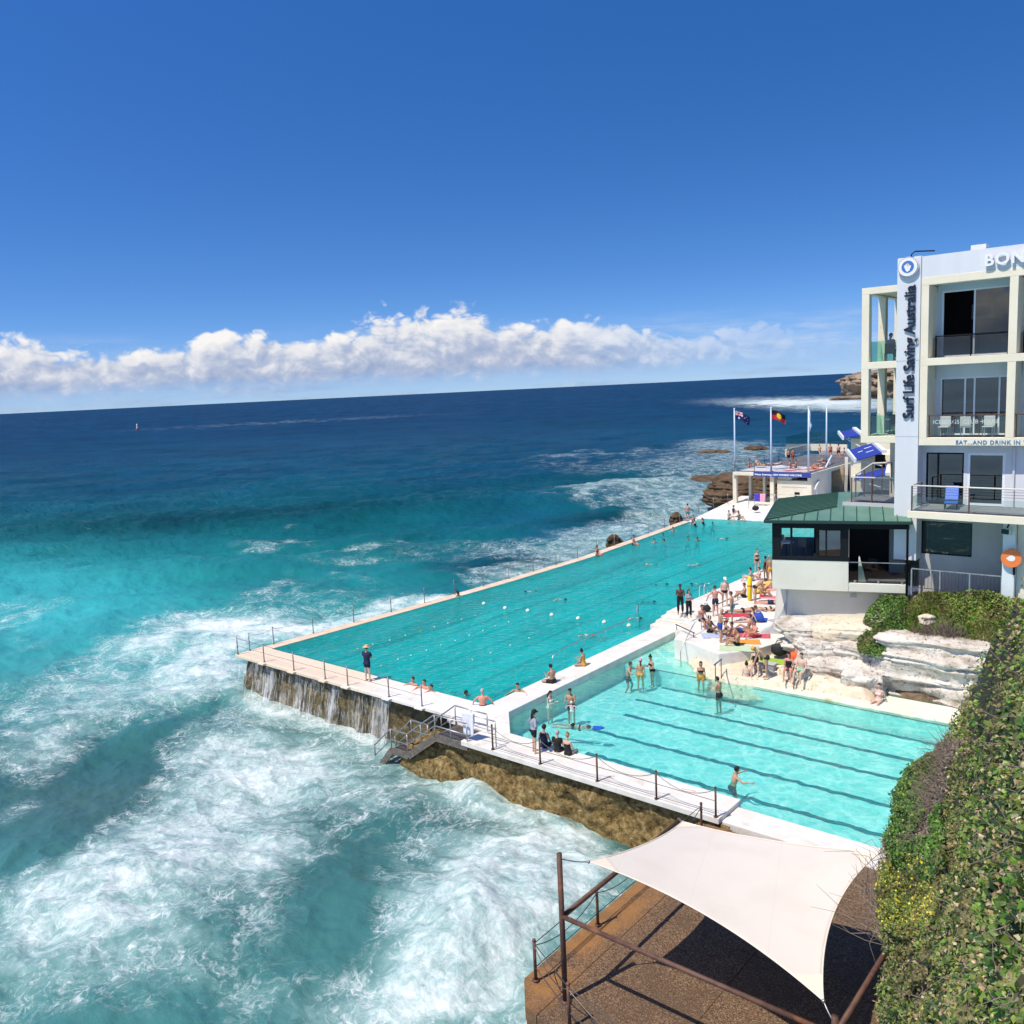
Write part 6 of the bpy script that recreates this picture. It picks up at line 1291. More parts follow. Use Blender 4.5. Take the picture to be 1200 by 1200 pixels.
def pose(kind, female, rv):
    """-> pelvis height, torso dir, front dir, head dir, and limb directions"""
    j = lambda s=.06: rv.uniform(-s, s)
    d = dict(t=V3(j(.04), .03, 1), f=V3(0, 1, 0), h=V3(0, .12, 1), lu=V3(-.18, j(), -1), lf=V3(-.06, .18+j(), -1), ru=V3(.18, j(), -1), rf=V3(.06, .18+j(), -1),
             lt=V3(-.07, .03+j(.05), -1), ls=V3(-.02, -.05, -1), rt=V3(.07, .0+j(.05), -1), rs=V3(.02, -.04, -1), z=None, foot=V3(0, 1, -.12))
    if kind == 'fold': d.update(lu=V3(-.25, .25, -1), lf=V3(.8, .55, .15), ru=V3(.25, .25, -1), rf=V3(-.8, .55, .1))
    if kind == 'akimbo': d.update(lu=V3(-.75, -.25, -.75), lf=V3(.7, .35, -.45), ru=V3(.75, -.25, -.75), rf=V3(-.7, .35, -.45))
    if kind == 'hold': d.update(lu=V3(-.25, .2, -1), lf=V3(.35, .9, .25), ru=V3(.25, .2, -1), rf=V3(-.35, .9, .25), h=V3(0, .3, 1))
    if kind == 'walk': d.update(lt=V3(-.06, .32, -1), ls=V3(0, -.15, -1), rt=V3(.06, -.28, -1), rs=V3(0, -.45, -1), lu=V3(-.15, -.3, -1), ru=V3(.15, .3, -1), lf=V3(-.05, .1, -1), rf=V3(.05, .5, -1))
    if kind == 'bend': d.update(t=V3(0, .75, .72), h=V3(0, .8, .3), lu=V3(-.1, .45, -1), lf=V3(0, .3, -1), ru=V3(.1, .45, -1), rf=V3(0, .3, -1), f=V3(0, .72, -.75))
    if kind == 'edge': d.update(z=.095, t=V3(j(.06), -.05, 1), lt=V3(-.16, 1, -.03), ls=V3(-.03, .12, -1), rt=V3(.16, 1, -.03), rs=V3(.03, .2, -1), lu=V3(-.25, .25, -1), lf=V3(.1, .75, -.55), ru=V3(.25, .25, -1), rf=V3(-.1, .75, -.55), h=V3(0, .25, 1))
    if kind == 'edgeback': d.update(z=.095, t=V3(j(.06), -.16, 1), lt=V3(-.14, 1, -.03), ls=V3(-.03, .12, -1), rt=V3(.14, 1, -.03), rs=V3(.03, .2, -1), lu=V3(-.35, -.35, -1), lf=V3(-.15, -.3, -1), ru=V3(.35, -.35, -1), rf=V3(.15, -.3, -1))
    if kind == 'ground': d.update(z=.095, t=V3(j(.06), -.12, 1), lt=V3(-.22, .78, .62), ls=V3(.02, .58, -.80), rt=V3(.22, .78, .62), rs=V3(-.02, .58, -.80), lu=V3(-.2, .55, -.75), lf=V3(.15, .85, .1), ru=V3(.2, .55, -.75), rf=V3(-.15, .85, .05), h=V3(0, .2, 1), foot=V3(0, 1, -.25))
    if kind == 'legsout': d.update(z=.095, t=V3(j(.06), -.3, 1), lt=V3(-.12, 1, .02), ls=V3(0, 1, -.08), rt=V3(.14, .9, .42), rs=V3(0, .75, -.6), lu=V3(-.25, -.5, -1), lf=V3(-.1, -.35, -1), ru=V3(.25, -.5, -1), rf=V3(.1, -.35, -1), foot=V3(0, .5, .8))
    if kind == 'cross': d.update(z=.095, t=V3(0, .06, 1), lt=V3(-.65, .75, .05), ls=V3(.95, .12, -.06), rt=V3(.65, .75, .05), rs=V3(-.95, .05, -.06), lu=V3(-.2, .3, -1), lf=V3(.25, .8, .35), ru=V3(.2, .3, -1), rf=V3(-.25, .85, .3), h=V3(0, .35, 1), foot=V3(0, .8, -.1))
    if kind == 'prone': d.update(z=.11, t=V3(0, 1, .16), f=V3(0, .16, -1), h=V3(0, .75, .62), lu=V3(-.55, .55, -.5), lf=V3(.55, .85, -.02), ru=V3(.55, .55, -.5), rf=V3(-.55, .85, -.02), lt=V3(-.10, -1, -.03), ls=V3(-.02, -1, .0), rt=V3(.10, -1, -.03), rs=V3(.02, -1, .02), foot=V3(0, -1, -.2))
    if kind == 'back': d.update(z=.11, t=V3(0, 1, .06), f=V3(0, -.06, 1), h=V3(0, 1, .12), lu=V3(-.5, -.75, -.05), lf=V3(-.1, -1, -.02), ru=V3(.5, -.75, -.05), rf=V3(.1, -1, -.02), lt=V3(-.10, -1, -.02), ls=V3(-.02, -1, -.02), rt=V3(.10, -.85, .45), rs=V3(.02, -.85, -.5), foot=V3(0, -.4, .9))
    if kind == 'side': d.update(z=.12, t=V3(.1, .85, .42), f=V3(.4, .2, .5), h=V3(.1, .8, .6), lu=V3(-.4, .1, -.8), lf=V3(-.3, .8, .1), ru=V3(.5, -.4, -.2), rf=V3(.3, -.9, -.3), lt=V3(-.06, -1, .02), ls=V3(0, -1, -.05), rt=V3(.08, -.9, .3), rs=V3(0, -.95, -.32), foot=V3(0, -.8, .3))
    if kind == 'swim': d.update(z=-.10, t=V3(0, 1, -.02), f=V3(.1, -.05, -1), h=V3(0, 1, .22), lu=V3(-.35, .9, .1), lf=V3(.1, 1, -.12), ru=V3(.35, -.75, -.2), rf=V3(.05, -1, -.1), lt=V3(-.10, -1, -.08), ls=V3(0, -1, .06), rt=V3(.10, -1, -.22), rs=V3(0, -1, .12), foot=V3(0, -1, .0))
    if kind == 'stroke': d.update(z=-.10, t=V3(0, 1, -.02), f=V3(.5, -.05, -1), h=V3(.2, 1, .2), lu=V3(-.45, .25, .85), lf=V3(.05, .9, -.35), ru=V3(.25, .9, -.3), rf=V3(.05, 1, -.1), lt=V3(-.10, -1, -.08), ls=V3(0, -1, .06), rt=V3(.10, -1, -.22), rs=V3(0, -1, .12), foot=V3(0, -1, 0))
    if kind == 'glide': d.update(z=-.09, t=V3(0, 1, .02), f=V3(0, -.02, -1), h=V3(0, 1, .32), lu=V3(-.2, 1, .02), lf=V3(.15, 1, .06), ru=V3(.2, 1, .02), rf=V3(-.15, 1, .06), lt=V3(-.10, -1, .0), ls=V3(0, -1, .02), rt=V3(.10, -1, -.1), rs=V3(0, -1, .05), foot=V3(0, -1, 0))
    if kind == 'float': d.update(z=-.13, t=V3(0, 1, .0), f=V3(0, .0, 1), h=V3(0, 1, .2), lu=V3(-.8, .6, -.05), lf=V3(-.5, .9, 0), ru=V3(.8, .6, -.05), rf=V3(.5, .9, 0), lt=V3(-.14, -1, .12), ls=V3(0, -1, .0), rt=V3(.14, -1, .12), rs=V3(0, -1, .0), foot=V3(0, -.6, .5))
    if kind == 'tread': d.update(t=V3(0, .25, 1), lu=V3(-.7, .5, -.35), lf=V3(-.3, .9, .1), ru=V3(.7, .5, -.35), rf=V3(.3, .9, .1), lt=V3(-.2, .5, -1), ls=V3(0, -.3, -1), rt=V3(.2, .2, -1), rs=V3(0, -.5, -1))
    if kind == 'lean': d.update(t=V3(0, .12, 1), lu=V3(-.75, .45, -.25), lf=V3(.15, .9, -.15), ru=V3(.75, .45, -.25), rf=V3(-.15, .9, -.15))
    if kind == 'arms': d.update(lu=V3(-.8, -.05, -.65), lf=V3(-.25, .35, -.9), ru=V3(.8, -.05, -.65), rf=V3(.25, .35, -.9))
    return d
def build_person(spec):
    k = spec; rv = random.Random(k['seed']); fem = k.get('fem', False); H = k.get('h', 1.66 if fem else 1.76); s = H/1.74
    d = pose(k['pose'], fem, rv); far = k.get('far', False)
    t, f = d['t'], d['f']; sd = t.cross(f).normalized()*-1
    sd = f.cross(t).normalized(); f = t.cross(sd).normalized()
    if sd.x < 0: sd = -sd
    TH, SHN, UA, FA = .43, .42, .285, .25
    P = Vector((0, 0, 0))
    hipL, hipR = P-sd*.088-t*.02, P+sd*.088-t*.02
    kL, kR = hipL+d['lt']*TH, hipR+d['rt']*TH; aL, aR = kL+d['ls']*SHN, kR+d['rs']*SHN
    z = d['z'] if d['z'] is not None else -(min(aL.z, aR.z))+.075
    if 'depth' in k: z -= k['depth']/s
    off = Vector((0, 0, z)); P = P+off
    hipL, hipR, kL, kR, aL, aR = [q+off for q in (hipL, hipR, kL, kR, aL, aR)]
    sw = .155 if fem else .178
    shL, shR = P+t*.455-sd*sw, P+t*.455+sd*sw; eL, eR = shL+d['lu']*UA, shR+d['ru']*UA; wL, wR = eL+d['lf']*FA, eR+d['rf']*FA
    neck = P+t*.52; hd_ = d['h']; hc = neck+hd_*.175+f*.015
    mb = MB()
    prof = [(-.115, .075, .07), (-.06, .150, .108), (.03, .166, .115), (.15, .118, .088), (.27, .138, .10), (.37, .152, .102), (.445, .135, .078), (.50, .062, .055)] if fem else [(-.11, .08, .07), (-.06, .145, .105), (.03, .152, .108), (.15, .140, .098), (.27, .158, .112), (.37, .178, .115), (.445, .160, .088), (.50, .07, .06)]
    if k.get('big'): prof = [(a, b*1.12, c*1.28) for a, b, c in prof]
    n = 14; vs, fs = [], []
    for q, a, c in prof:
        for i in range(n): an = 2*math.pi*i/n; vs.append(P+t*q+sd*(a*math.cos(an))+f*(c*math.sin(an)))
    for i in range(len(prof)-1):
        for m_ in range(n): fs.append((i*n+m_, i*n+(m_+1) % n, (i+1)*n+(m_+1) % n, (i+1)*n+m_))
    fs += [tuple(range(n-1, -1, -1)), tuple((len(prof)-1)*n+m_ for m_ in range(n))]; mb.add(vs, fs)
    if fem:
        for s_ in (-1, 1): mb.ball(P+t*.31+f*.085+sd*(.068*s_), .066, 10, 7)
    for s_ in (-1, 1): mb.ball(P-t*.04-f*.055+sd*(.07*s_), .095, 10, 7)       # seat
    def limb(pts, rs):
        mb.tube(pts, rs, 10)
        for p, r in zip(pts, rs): mb.ball(p, r*.99, 10, 7)
    lg = .95 if fem else 1.0
    for hp, kn, an_, sg in ((hipL, kL, aL, -1), (hipR, kR, aR, 1)):
        limb([hp, hp.lerp(kn, .5), kn], [.088, .073*lg, .053]); limb([kn, kn.lerp(an_, .3), an_], [.053, .056*lg, .036])
        ft = d['foot']; sole = V3(0, 0, -1) if abs(ft.z) < .5 else -f
        limb([an_+ft*-.03+sole*.035, an_+ft*.08+sole*.042, an_+ft*.17+sole*.046], [.035, .036, .026])
    for sh_, el_, wr_ in ((shL, eL, wL), (shR, eR, wR)):
        ar = .82 if fem else 1
        limb([sh_, sh_.lerp(el_, .45), el_], [.056*ar, .047*ar, .037*ar]); limb([el_, el_.lerp(wr_, .3), wr_], [.037*ar, .039*ar, .025*ar])
    mb.tube([neck-t*.05, neck+hd_*.10], [.056, .05], 10)
    fh = (f-hd_*f.dot(hd_)).normalized(); sh2 = sd
    # skull, jaw, nose, ears
    def ell(c, a, b, cc, n=12, m_=9):
        B0 = len(mb.v); mb.ball((0, 0, 0), 1, n, m_)
        for i in range(B0, len(mb.v)): v = mb.v[i]; mb.v[i] = c+sh2*(v.x*a)+fh*(v.y*b)+hd_*(v.z*cc)
    ell(hc+hd_*.02, .076, .094, .10); ell(hc-hd_*.045+fh*.02, .058, .070, .075); ell(hc+fh*.097-hd_*.012, .014, .02, .026)
    for s_ in (-1, 1): ell(hc+sh2*(.077*s_)-hd_*.01, .013, .022, .032)
    for wr_, ld in ((wL, d['lf']), (wR, d['rf'])):
        limb([wr_, wr_+ld*.05, wr_+ld*.085], [.026, .033, .028])
    ob = meshobj('person', mb.v, mb.f)
    rm = ob.modifiers.new('r', 'REMESH'); rm.mode = 'VOXEL'; rm.voxel_size = .030 if far else .019
    smo = ob.modifiers.new('s', 'SMOOTH'); smo.factor = .5; smo.iterations = 3 if far else 5
    return ob, dict(P=P, t=t, f=f, sd=sd, sh2=sh2, fh=fh, hd=hd_, hc=hc, neck=neck, segs=dict(torso=(P, neck), head=(neck+hd_*.08, hc+hd_*.1), lua=(shL, eL), lfa=(eL, wL), rua=(shR, eR), rfa=(eR, wR), lth=(hipL, kL), lsh=(kL, aL), rth=(hipR, kR), rsh=(kR, aR)), wr=((wL, d['lf'], -1), (wR, d['rf'], 1)), s=s, off=off)
PEOPLE = []
def person(px, py, z, pose_, face, skin='fair', hair='brown', style='short', wear=(), label='', fem=False, **kw):
    p = G(px, py, z); PEOPLE.append(dict(loc=p, pose=pose_, face=face, skin=skin, hair=hair, style=style, wear=wear, label=label, fem=fem, seed=len(PEOPLE)+5, **kw))
GARM = {'briefs': lambda b, t: (b == 0)&(t < .16)|((b >= 6)&(b % 2 == 0))&(t < .10), 'shorts': lambda b, t: (b == 0)&(t < .20)|((b == 6)|(b == 8))&(t < .55),
        'skirt': lambda b, t: (b == 0)&(t < .30)|((b == 6)|(b == 8))&(t < .35),
        'trousers': lambda b, t: (b == 0)&(t < .22)|((b == 6)|(b == 8))|((b == 7)|(b == 9))&(t < .80), 'bra': lambda b, t: (b == 0)&(t > .50)&(t < .70),
        'onepiece': lambda b, t: (b == 0)&(t < .74)|((b == 6)|(b == 8))&(t < .08), 'vest': lambda b, t: (b == 0)&(t > .08)&(t < .95),
        'tee': lambda b, t: (b == 0)&(t > .08)&(t < .96)|((b == 2)|(b == 4))&(t < .62), 'long': lambda b, t: (b == 0)&(t > .08)&(t < .96)|((b == 2)|(b == 4))|((b == 3)|(b == 5))&(t < .9)}
GNAME = {'briefs': 'swim_briefs', 'shorts': 'shorts', 'skirt': 'skirt', 'trousers': 'trousers', 'bra': 'bikini_top', 'onepiece': 'swimsuit', 'vest': 'vest', 'tee': 'shirt', 'long': 'long_sleeved_shirt'}
def finish_people():
    obs = [(sp,)+build_person(sp) for sp in PEOPLE]
    bpy.context.view_layer.update(); dg = bpy.context.evaluated_depsgraph_get()
    for sp, ob, J in obs:
        me = bpy.data.meshes.new_from_object(ob.evaluated_get(dg)); old = ob.data
        nv = len(me.vertices); co = np.empty(nv*3, np.float32); me.vertices.foreach_get('co', co); co = co.reshape(-1, 3).astype(float)
        no = np.empty(nv*3, np.float32); me.vertices.foreach_get('normal', no); no = no.reshape(-1, 3)
        npol = len(me.polygons); ls = np.empty(npol*4, np.int32) if all(p.loop_total == 4 for p in me.polygons) else None
        ob.modifiers.clear()
        faces = [tuple(p.vertices) for p in me.polygons]
        # nearest limb for every vertex
        best = np.full(nv, 9e9); bi = np.zeros(nv, int); bt = np.zeros(nv)
        wid = dict(torso=.12, head=.09, lua=.045, lfa=.035, rua=.045, rfa=.035, lth=.07, lsh=.048, rth=.07, rsh=.048)
        for i, (nm, (a, c)) in enumerate(J['segs'].items()):
            a, c = np.array(a), np.array(c); d_ = c-a; tt = np.clip(((co-a)@d_)/(d_@d_), 0, 1); dist = np.linalg.norm(co-a-tt[:, None]*d_, axis=1)/wid[nm]
            k = dist < best; best[k] = dist[k]; bi[k] = i; bt[k] = tt[k]
        s = J['s']; sk = pm_('skin', sp['skin'], SKIN, .5)
        # fingers close the hands
        b = MB()
        for w, ld, sg in J['wr']:
            ax = ld.cross(J['f']); ax = ax.normalized() if ax.length > .2 else J['sd'].copy(); cu = ax.cross(ld).normalized()
            for q in range(4):
                p0 = w+ld*.085+ax*((q-1.5)*.0165); l = (.068, .078, .073, .056)[q]; b.tube([p0, p0+ld*l*.5, p0+ld*l*.85+cu*.018, p0+ld*l*.95+cu*.034], [.0095, .009, .008, .006], 5)
            b.tube([w+ld*.03+ax*.028*-sg, w+ld*.065+ax*.05*-sg, w+ld*.095+ax*.052*-sg+cu*.012], [.0115, .0105, .008], 5)
        V = np.concatenate([co, np.array([tuple(v) for v in b.v])])*s; F = faces+[tuple(i+nv for i in q) for q in b.f]
        me2 = bpy.data.meshes.new('person'); me2.from_pydata(V.tolist(), [], F); me2.materials.append(sk); me2.polygons.foreach_set('use_smooth', np.ones(len(F), dtype=bool)); me2.update()
        ob.data = me2; bpy.data.meshes.remove(old); bpy.data.meshes.remove(me)
        ob.location = sp['loc']; ob.rotation_euler = (0, 0, R_(sp['face']-90)); tag(ob, sp['label'], 'person', sp.get('group'))
        for g, colk in sp['wear']:
            m_ = GARM[g](bi, bt); fk = [q for q in faces if m_[list(q)].sum() >= len(q)-1]
            if not fk: continue
            used = sorted({i for q in fk for i in q}); mp = {v: i for i, v in enumerate(used)}
            th = .022 if g in ('trousers', 'tee', 'long', 'skirt') else .010
            o = meshobj(GNAME[g], (co[used]+no[used]*th)*s, [tuple(mp[i] for i in q) for q in fk], pm_('cloth', colk, CL, .8), ob, True)
        # hair and hats
        hc, hd_, fh, sh2 = J['hc'], J['hd'], J['fh'], J['sh2']
        tr = lambda x, y, z: (hc+sh2*x+fh*y+hd_*z)*s
        st_ = sp['style']; hm = pm_('hair', sp['hair'], HAIRC, .7)
        if st_ != 'bald':
            b = MB(); b.ball((0, 0, 0), 1, 16, 12); vs = []
            for v in b.v:
                x, y, z = v.x*.088, v.y*.104-.006, v.z*.112+.024
                if y > .02 and z < .075: y = min(y, .05); z = max(z, .062)
                elif z < -.05: z = -.05
                vs.append(tr(x, y, z))
            meshobj('hair', vs, b.f, hm, ob, True)
        if st_ == 'bun': b = MB(); b.ball((0, 0, 0), 1, 10, 8); meshobj('hair_bun', [tr(v.x*.05, v.y*.05-.06, v.z*.048+.135) for v in b.v], b.f, hm, ob, True)
        if st_ in ('long', 'tail'):
            b = MB(); w_ = 1.0 if st_ == 'long' else .45
            pts = [(0, -.07, .04), (0, -.095, -.05), (0, -.10, -.15), (0, -.09, -.26)]
            prof = [.075, .085, .078, .03]; n = 10
            vs = [tr(math.cos(a)*prof[i]*w_, y+math.sin(a)*.032, z) for i, (x, y, z) in enumerate(pts) for a in [2*math.pi*q/n for q in range(n)]]
            fs = [(i*n+q, i*n+(q+1) % n, (i+1)*n+(q+1) % n, (i+1)*n+q) for i in range(3) for q in range(n)]+[tuple(range(n-1, -1, -1)), tuple(30+q for q in range(n))]
            meshobj('hair_length', vs, fs, hm, ob, True)
        hat = sp.get('hat')
        if hat:
            kind, colk = hat; n = 20
            rings = {'straw': [(.19, .045), (.185, .06), (.10, .062), (.095, .12), (.075, .15), (.001, .155)], 'cap': [(.098, .035), (.10, .06), (.092, .105), (.06, .14), (.001, .15)], 'swimcap': [(.092, .01), (.093, .05), (.085, .10), (.055, .135), (.001, .143)]}[kind]
            vs = [tr(math.cos(2*math.pi*q/n)*r, math.sin(2*math.pi*q/n)*r*1.14-.004, z) for r, z in rings for q in range(n)]
            fs = [(i*n+q, i*n+(q+1) % n, (i+1)*n+(q+1) % n, (i+1)*n+q) for i in range(len(rings)-1) for q in range(n)]
            mm = surf('straw', (.72, .52, .26), (.55, .38, .17), 30, .9, coord='obj') if kind == 'straw' else pm_('cloth', colk, CL, .8)
            ho = meshobj('hat', vs, fs, mm, ob, True)
            if kind == 'cap': meshobj('peak', [tr(x, y, z) for x, y, z in ((-.07, .09, .05), (.07, .09, .05), (.05, .19, .035), (-.05, .19, .035))], [(0, 1, 2, 3)], mm, ho)
        if not sp.get('far'):
            for s_ in (-1, 1):
                b = MB(); b.ball((0, 0, 0), 1, 8, 6); meshobj('eye', [tr(v.x*.011+s_*.032, v.y*.008+.092, v.z*.008+.012) for v in b.v], b.f, surf('eye', (.03, .02, .015), None, rough=.2), ob, True)
RT_, TO, AW, LF = 40, -49, 131, 220       # facing: to the right, towards the camera side, away, left
DK = DZ
# on the front decks
person(431.5, 798, DK, 'fold', 105, 'fair', 'brown', 'short', (('tee', 'navy'), ('shorts', 'navy')), 'lifeguard in navy shirt and wide straw hat standing on the front deck', hat=('straw', 'white'), h=1.80)
person(626.5, 882, DK, 'akimbo', 60, 'fair', 'black', 'long', (('long', 'grey'), ('shorts', 'black')), 'standing woman in black cap and grey long sleeved top', True, hat=('cap', 'black'), h=1.72)
person(638, 875, DK, 'edge', 95, 'tan', 'black', 'short', (('vest', 'navy'), ('shorts', 'navy')), 'man in navy vest sitting at the small pool edge')
person(654, 880, DK, 'edge', 95, 'fair', 'grey', 'short', (('tee', 'black'), ('shorts', 'black')), 'person in black tee sitting in the middle of the trio at the pool edge', h=1.62)
person(666, 884, DK, 'edge', 95, 'fair', 'fair', 'bun', (('onepiece', 'black'),), 'fair haired woman in black swimsuit sitting at the right of the trio', True)
person(566, 828, WZ, 'arms', -52, 'red', 'grey', 'short', (('shorts', 'navy'),), 'sunburnt man standing in the big pool at its front corner', depth=.95, big=True)
PEOPLE[-1]['face'] = 128
person(486, 804.5, WZ, 'lean', -90, 'red', 'brown', 'short', (('shorts', 'navy'),), 'bather leaning on the front edge of the big pool, left of the pair', depth=1.25)
person(499.5, 808.5, WZ, 'lean', -90, 'red', 'brown', 'short', (('shorts', 'black'),), 'bather leaning on the front pool edge, middle of three', depth=1.22)
person(507.5, 811.5, WZ, 'lean', -90, 'tan', 'black', 'short', (('briefs', 'black'),), 'dark haired bather leaning on the front pool edge, right of the pair', True, depth=1.25)
person(530, 810.5, WZ, 'float', 215, 'fair', 'brown', 'short', (('shorts', 'navy'),), 'pale swimmer floating with stretched legs near the front corner')
person(542.5, 815.5, WZ, 'tread', 30, 'tan', 'black', 'short', (('tee', 'teal'),), 'dark haired swimmer with only head and shoulders out beside the front deck', depth=1.42)
person(607.5, 811, WZ, 'tread', -60, 'tan', 'black', 'short', (('shorts', 'black'),), 'man chest deep in the big pool beside the walkway', depth=1.2)
person(647.5, 800, DK, 'cross', 165, 'tan', 'black', 'short', (('shorts', 'black'),), 'bare backed man sitting on the walkway between the pools')
person(684, 780, DK, 'cross', 185, 'tan', 'black', 'bun', (('onepiece', 'ochre'),), 'woman with a bun sitting on the walkway looking at her phone', True)
# small pool
person(644, 825.5, SZ, 'hold', 5, 'fair', 'black', 'long', (('onepiece', 'white'),), 'long haired woman waist deep near the walkway corner', True, depth=1.0)
person(669.5, 829, SZ, 'hold', -70, 'tan', 'black', 'short', (('shorts', 'navy'),), 'man waist deep holding a small child in a white cap', depth=.85)
person(670.5, 834, SZ, 'lean', -70, 'fair', 'brown', 'short', (('onepiece', 'white'),), 'small child in a white cap in front of the man', h=1.0, depth=.5, hat=('swimcap', 'white'))
person(735.5, 791, SZ, 'tread', 15, 'tan', 'brown', 'short', (('shorts', 'navy'),), 'man in the small pool reaching to the pink capped woman', depth=1.0)
person(750.5, 792, SZ, 'stand', 115, 'tan', 'brown', 'tail', (('bra', 'ochre'), ('briefs', 'ochre')), 'woman in a pink cap standing in the small pool', True, depth=.80, hat=('swimcap', 'pink'))
person(764, 786, SZ, 'hold', 240, 'tan', 'black', 'bun', (('bra', 'black'), ('briefs', 'black')), 'woman with a high bun in the small pool beside the pink cap', True, depth=.85)
person(821.5, 799, SZ, 'walk', -60, 'tan', 'black', 'long', (('bra', 'black'), ('skirt', 'ochre')), 'woman in black top and orange shorts wading by the rock shelf', True, depth=.62)
person(842.5, 816, SZ, 'hold', 175, 'tan', 'black', 'short', (('shorts', 'black'),), 'man waist deep in the small pool turned away to the left', depth=.85)
person(875, 801, SZ, 'stand', 120, 'fair', 'black', 'bun', (('bra', 'palepink'), ('briefs', 'palepink')), 'woman seen from behind standing at the dark step line', True, depth=.62)
person(672, 849.5, SZ, 'glide', 18, 'fair', 'brown', 'short', (('bra', 'black'), ('briefs', 'black')), 'swimmer stretched out holding a blue kickboard', True)
person(858.5, 915, SZ, 'tread', 40, 'tan', 'black', 'short', (('shorts', 'black'),), 'man treading water alone near the front of the small pool', depth=1.15)
# rim of the small pool and the beige shelf
person(1029.5, 823, -.165, 'edgeback', 262, 'fair', 'brown', 'short', (('bra', 'palepink'), ('briefs', 'palepink')), 'woman in pale bikini and sunglasses sitting on the far rim of the small pool', True)
person(885.5, 779, .60, 'edge', -70, 'fair', 'brown', 'tail', (('onepiece', 'black'),), 'woman in black swimsuit and sunglasses sitting on the small beige rock', True)
person(898, 793.5, .22, 'bend', 205, 'tan', 'fair', 'short', (('briefs', 'black'),), 'tanned man in an orange cap bending forward beside the rock shelf', hat=('swimcap', 'orange'))
person(924, 785, .60, 'edge', -75, 'red', 'black', 'long', (('onepiece', 'black'),), 'dark haired woman sitting at the left of the couple on the ledge', True)
person(939.5, 787, .60, 'edge', -95, 'fair', 'brown', 'short', (('shorts', 'green'),), 'man in pale green shorts sitting on the ledge', big=True)
person(917.5, 741, RZ, 'ground', 205, 'dark', 'black', 'short', (('shorts', 'black'),), 'dark skinned person sitting with knees up below the curved wall')
# sun deck
person(797.5, 719.5, RZ, 'fold', -60, 'dark', 'black', 'short', (('trousers', 'black'),), 'bare chested man in long black trousers standing at the top of the steps')
person(807.5, 724, RZ, 'fold', -30, 'tan', 'brown', 'long', (('tee', 'grey'), ('trousers', 'black')), 'woman in grey top and black trousers at the top of the steps', True)
person(838.5, 722, RZ, 'arms', 140, 'red', 'brown', 'short', (('shorts', 'navy'),), 'sunburnt man in navy shorts walking away across the sun deck')
person(849.5, 711, RZ, 'stand', -50, 'fair', 'grey', 'short', (('briefs', 'black'),), 'pale older man in white cap and black briefs standing on the sun deck', hat=('cap', 'white'), big=True)
person(822.5, 735, RZ, 'edge', -25, 'red', 'brown', 'short', (('shorts', 'navy'),), 'man in navy shorts perched on the rail at the sun deck edge')
PEOPLE[-1]['loc'].z += .35
person(844.5, 752.5, RZ, 'hold', 35, 'tan', 'grey', 'bald', (('shorts', 'blue'),), 'bald man in bright blue shorts standing among the towels')
person(857, 749, RZ, 'ground', 250, 'tan', 'black', 'short', (('shorts', 'navy'),), 'tanned person sitting right beside the bald man')
person(876.5, 738.5, RZ, 'legsout', 205, 'tan', 'brown', 'short', (('briefs', 'black'),), 'sunbather leaning back on the long red towel', False)
person(871, 717.5, RZ, 'prone', 30, 'tan', 'brown', 'short', (('briefs', 'black'),), 'sunbather lying on the front on a red towel')
person(864, 756.5, RZ, 'ground', 205, 'tan', 'brown', 'short', (('shorts', 'black'),), 'person in black shorts sitting on the striped green towel')
person(897.5, 681, RZ, 'stand', 160, 'brown', 'black', 'short', (('onepiece', 'black'),), 'woman in black swimsuit standing beside the pavilion wall', True)
person(902.5, 682.5, RZ, 'stand', 150, 'tan', 'fair', 'short', (('shorts', 'ochre'),), 'person half hidden behind the pavilion wall corner')
person(879, 681, RZ, 'ground', 200, 'fair', 'black', 'short', (('tee', 'grey'), ('shorts', 'white')), 'person in grey shirt sitting at the pool side of the sun deck')
person(889.5, 679.5, RZ, 'ground', 220, 'fair', 'brown', 'short', (('bra', 'pink'), ('briefs', 'pink')), 'pale woman sitting beside the person in the grey shirt', True)
person(885.5, 706, RZ, 'bend', 30, 'tan', 'brown', 'short', (('briefs', 'black'),), 'tanned person bending over next to the yellow rescue tube')
person(893, 699, RZ, 'ground', 20, 'tan', 'brown', 'short', (('briefs', 'red'),), 'tanned sunbather sitting by the pink towels')
person(909, 689.5, RZ, 'back', 35, 'red', 'brown', 'short', (('briefs', 'pink'),), 'sunbather lying flat below the pavilion wall', True)
for px, py, ps, fc, sk_, wr_, fm_, lb in [(852, 744, 'ground', 30, 'tan', 'black', 1, 'woman in black bikini sitting just behind the bald man'), (868, 741, 'prone', 25, 'brown', 'blue', 0, 'sunbather lying between the two red towels'), (884, 747, 'ground', 230, 'red', 'red', 0, 'red skinned sunbather at the right end of the crimson towel'), (879, 729, 'legsout', 215, 'fair', 'palepink', 1, 'pale sunbather sitting beside the blue bag'),
        (872, 700, 'ground', 210, 'tan', 'black', 0, 'seated sunbather left of the yellow rescue tube'), (905, 708, 'prone', 20, 'red', 'navy', 0, 'sunbather lying between the rose towel and the black bag'), (897, 716, 'back', 40, 'fair', 'black', 1, 'sunbather on the back right of the red towel'), (858, 730, 'stand', 200, 'tan', 'teal', 0, 'man in teal shorts standing between towels on the sun deck'),
        (887, 671, 'stand', -40, 'fair', 'black', 1, 'woman standing at the pool edge left of the pavilion'), (832, 741, 'ground', -10, 'brown', 'black', 0, 'person sitting on the blue and white towel')]:
    person(px, py, RZ, ps, fc, sk_, 'brown', 'tail' if fm_ else 'short', (('bra', wr_), ('briefs', wr_)) if fm_ else (('shorts', wr_),), lb, bool(fm_))
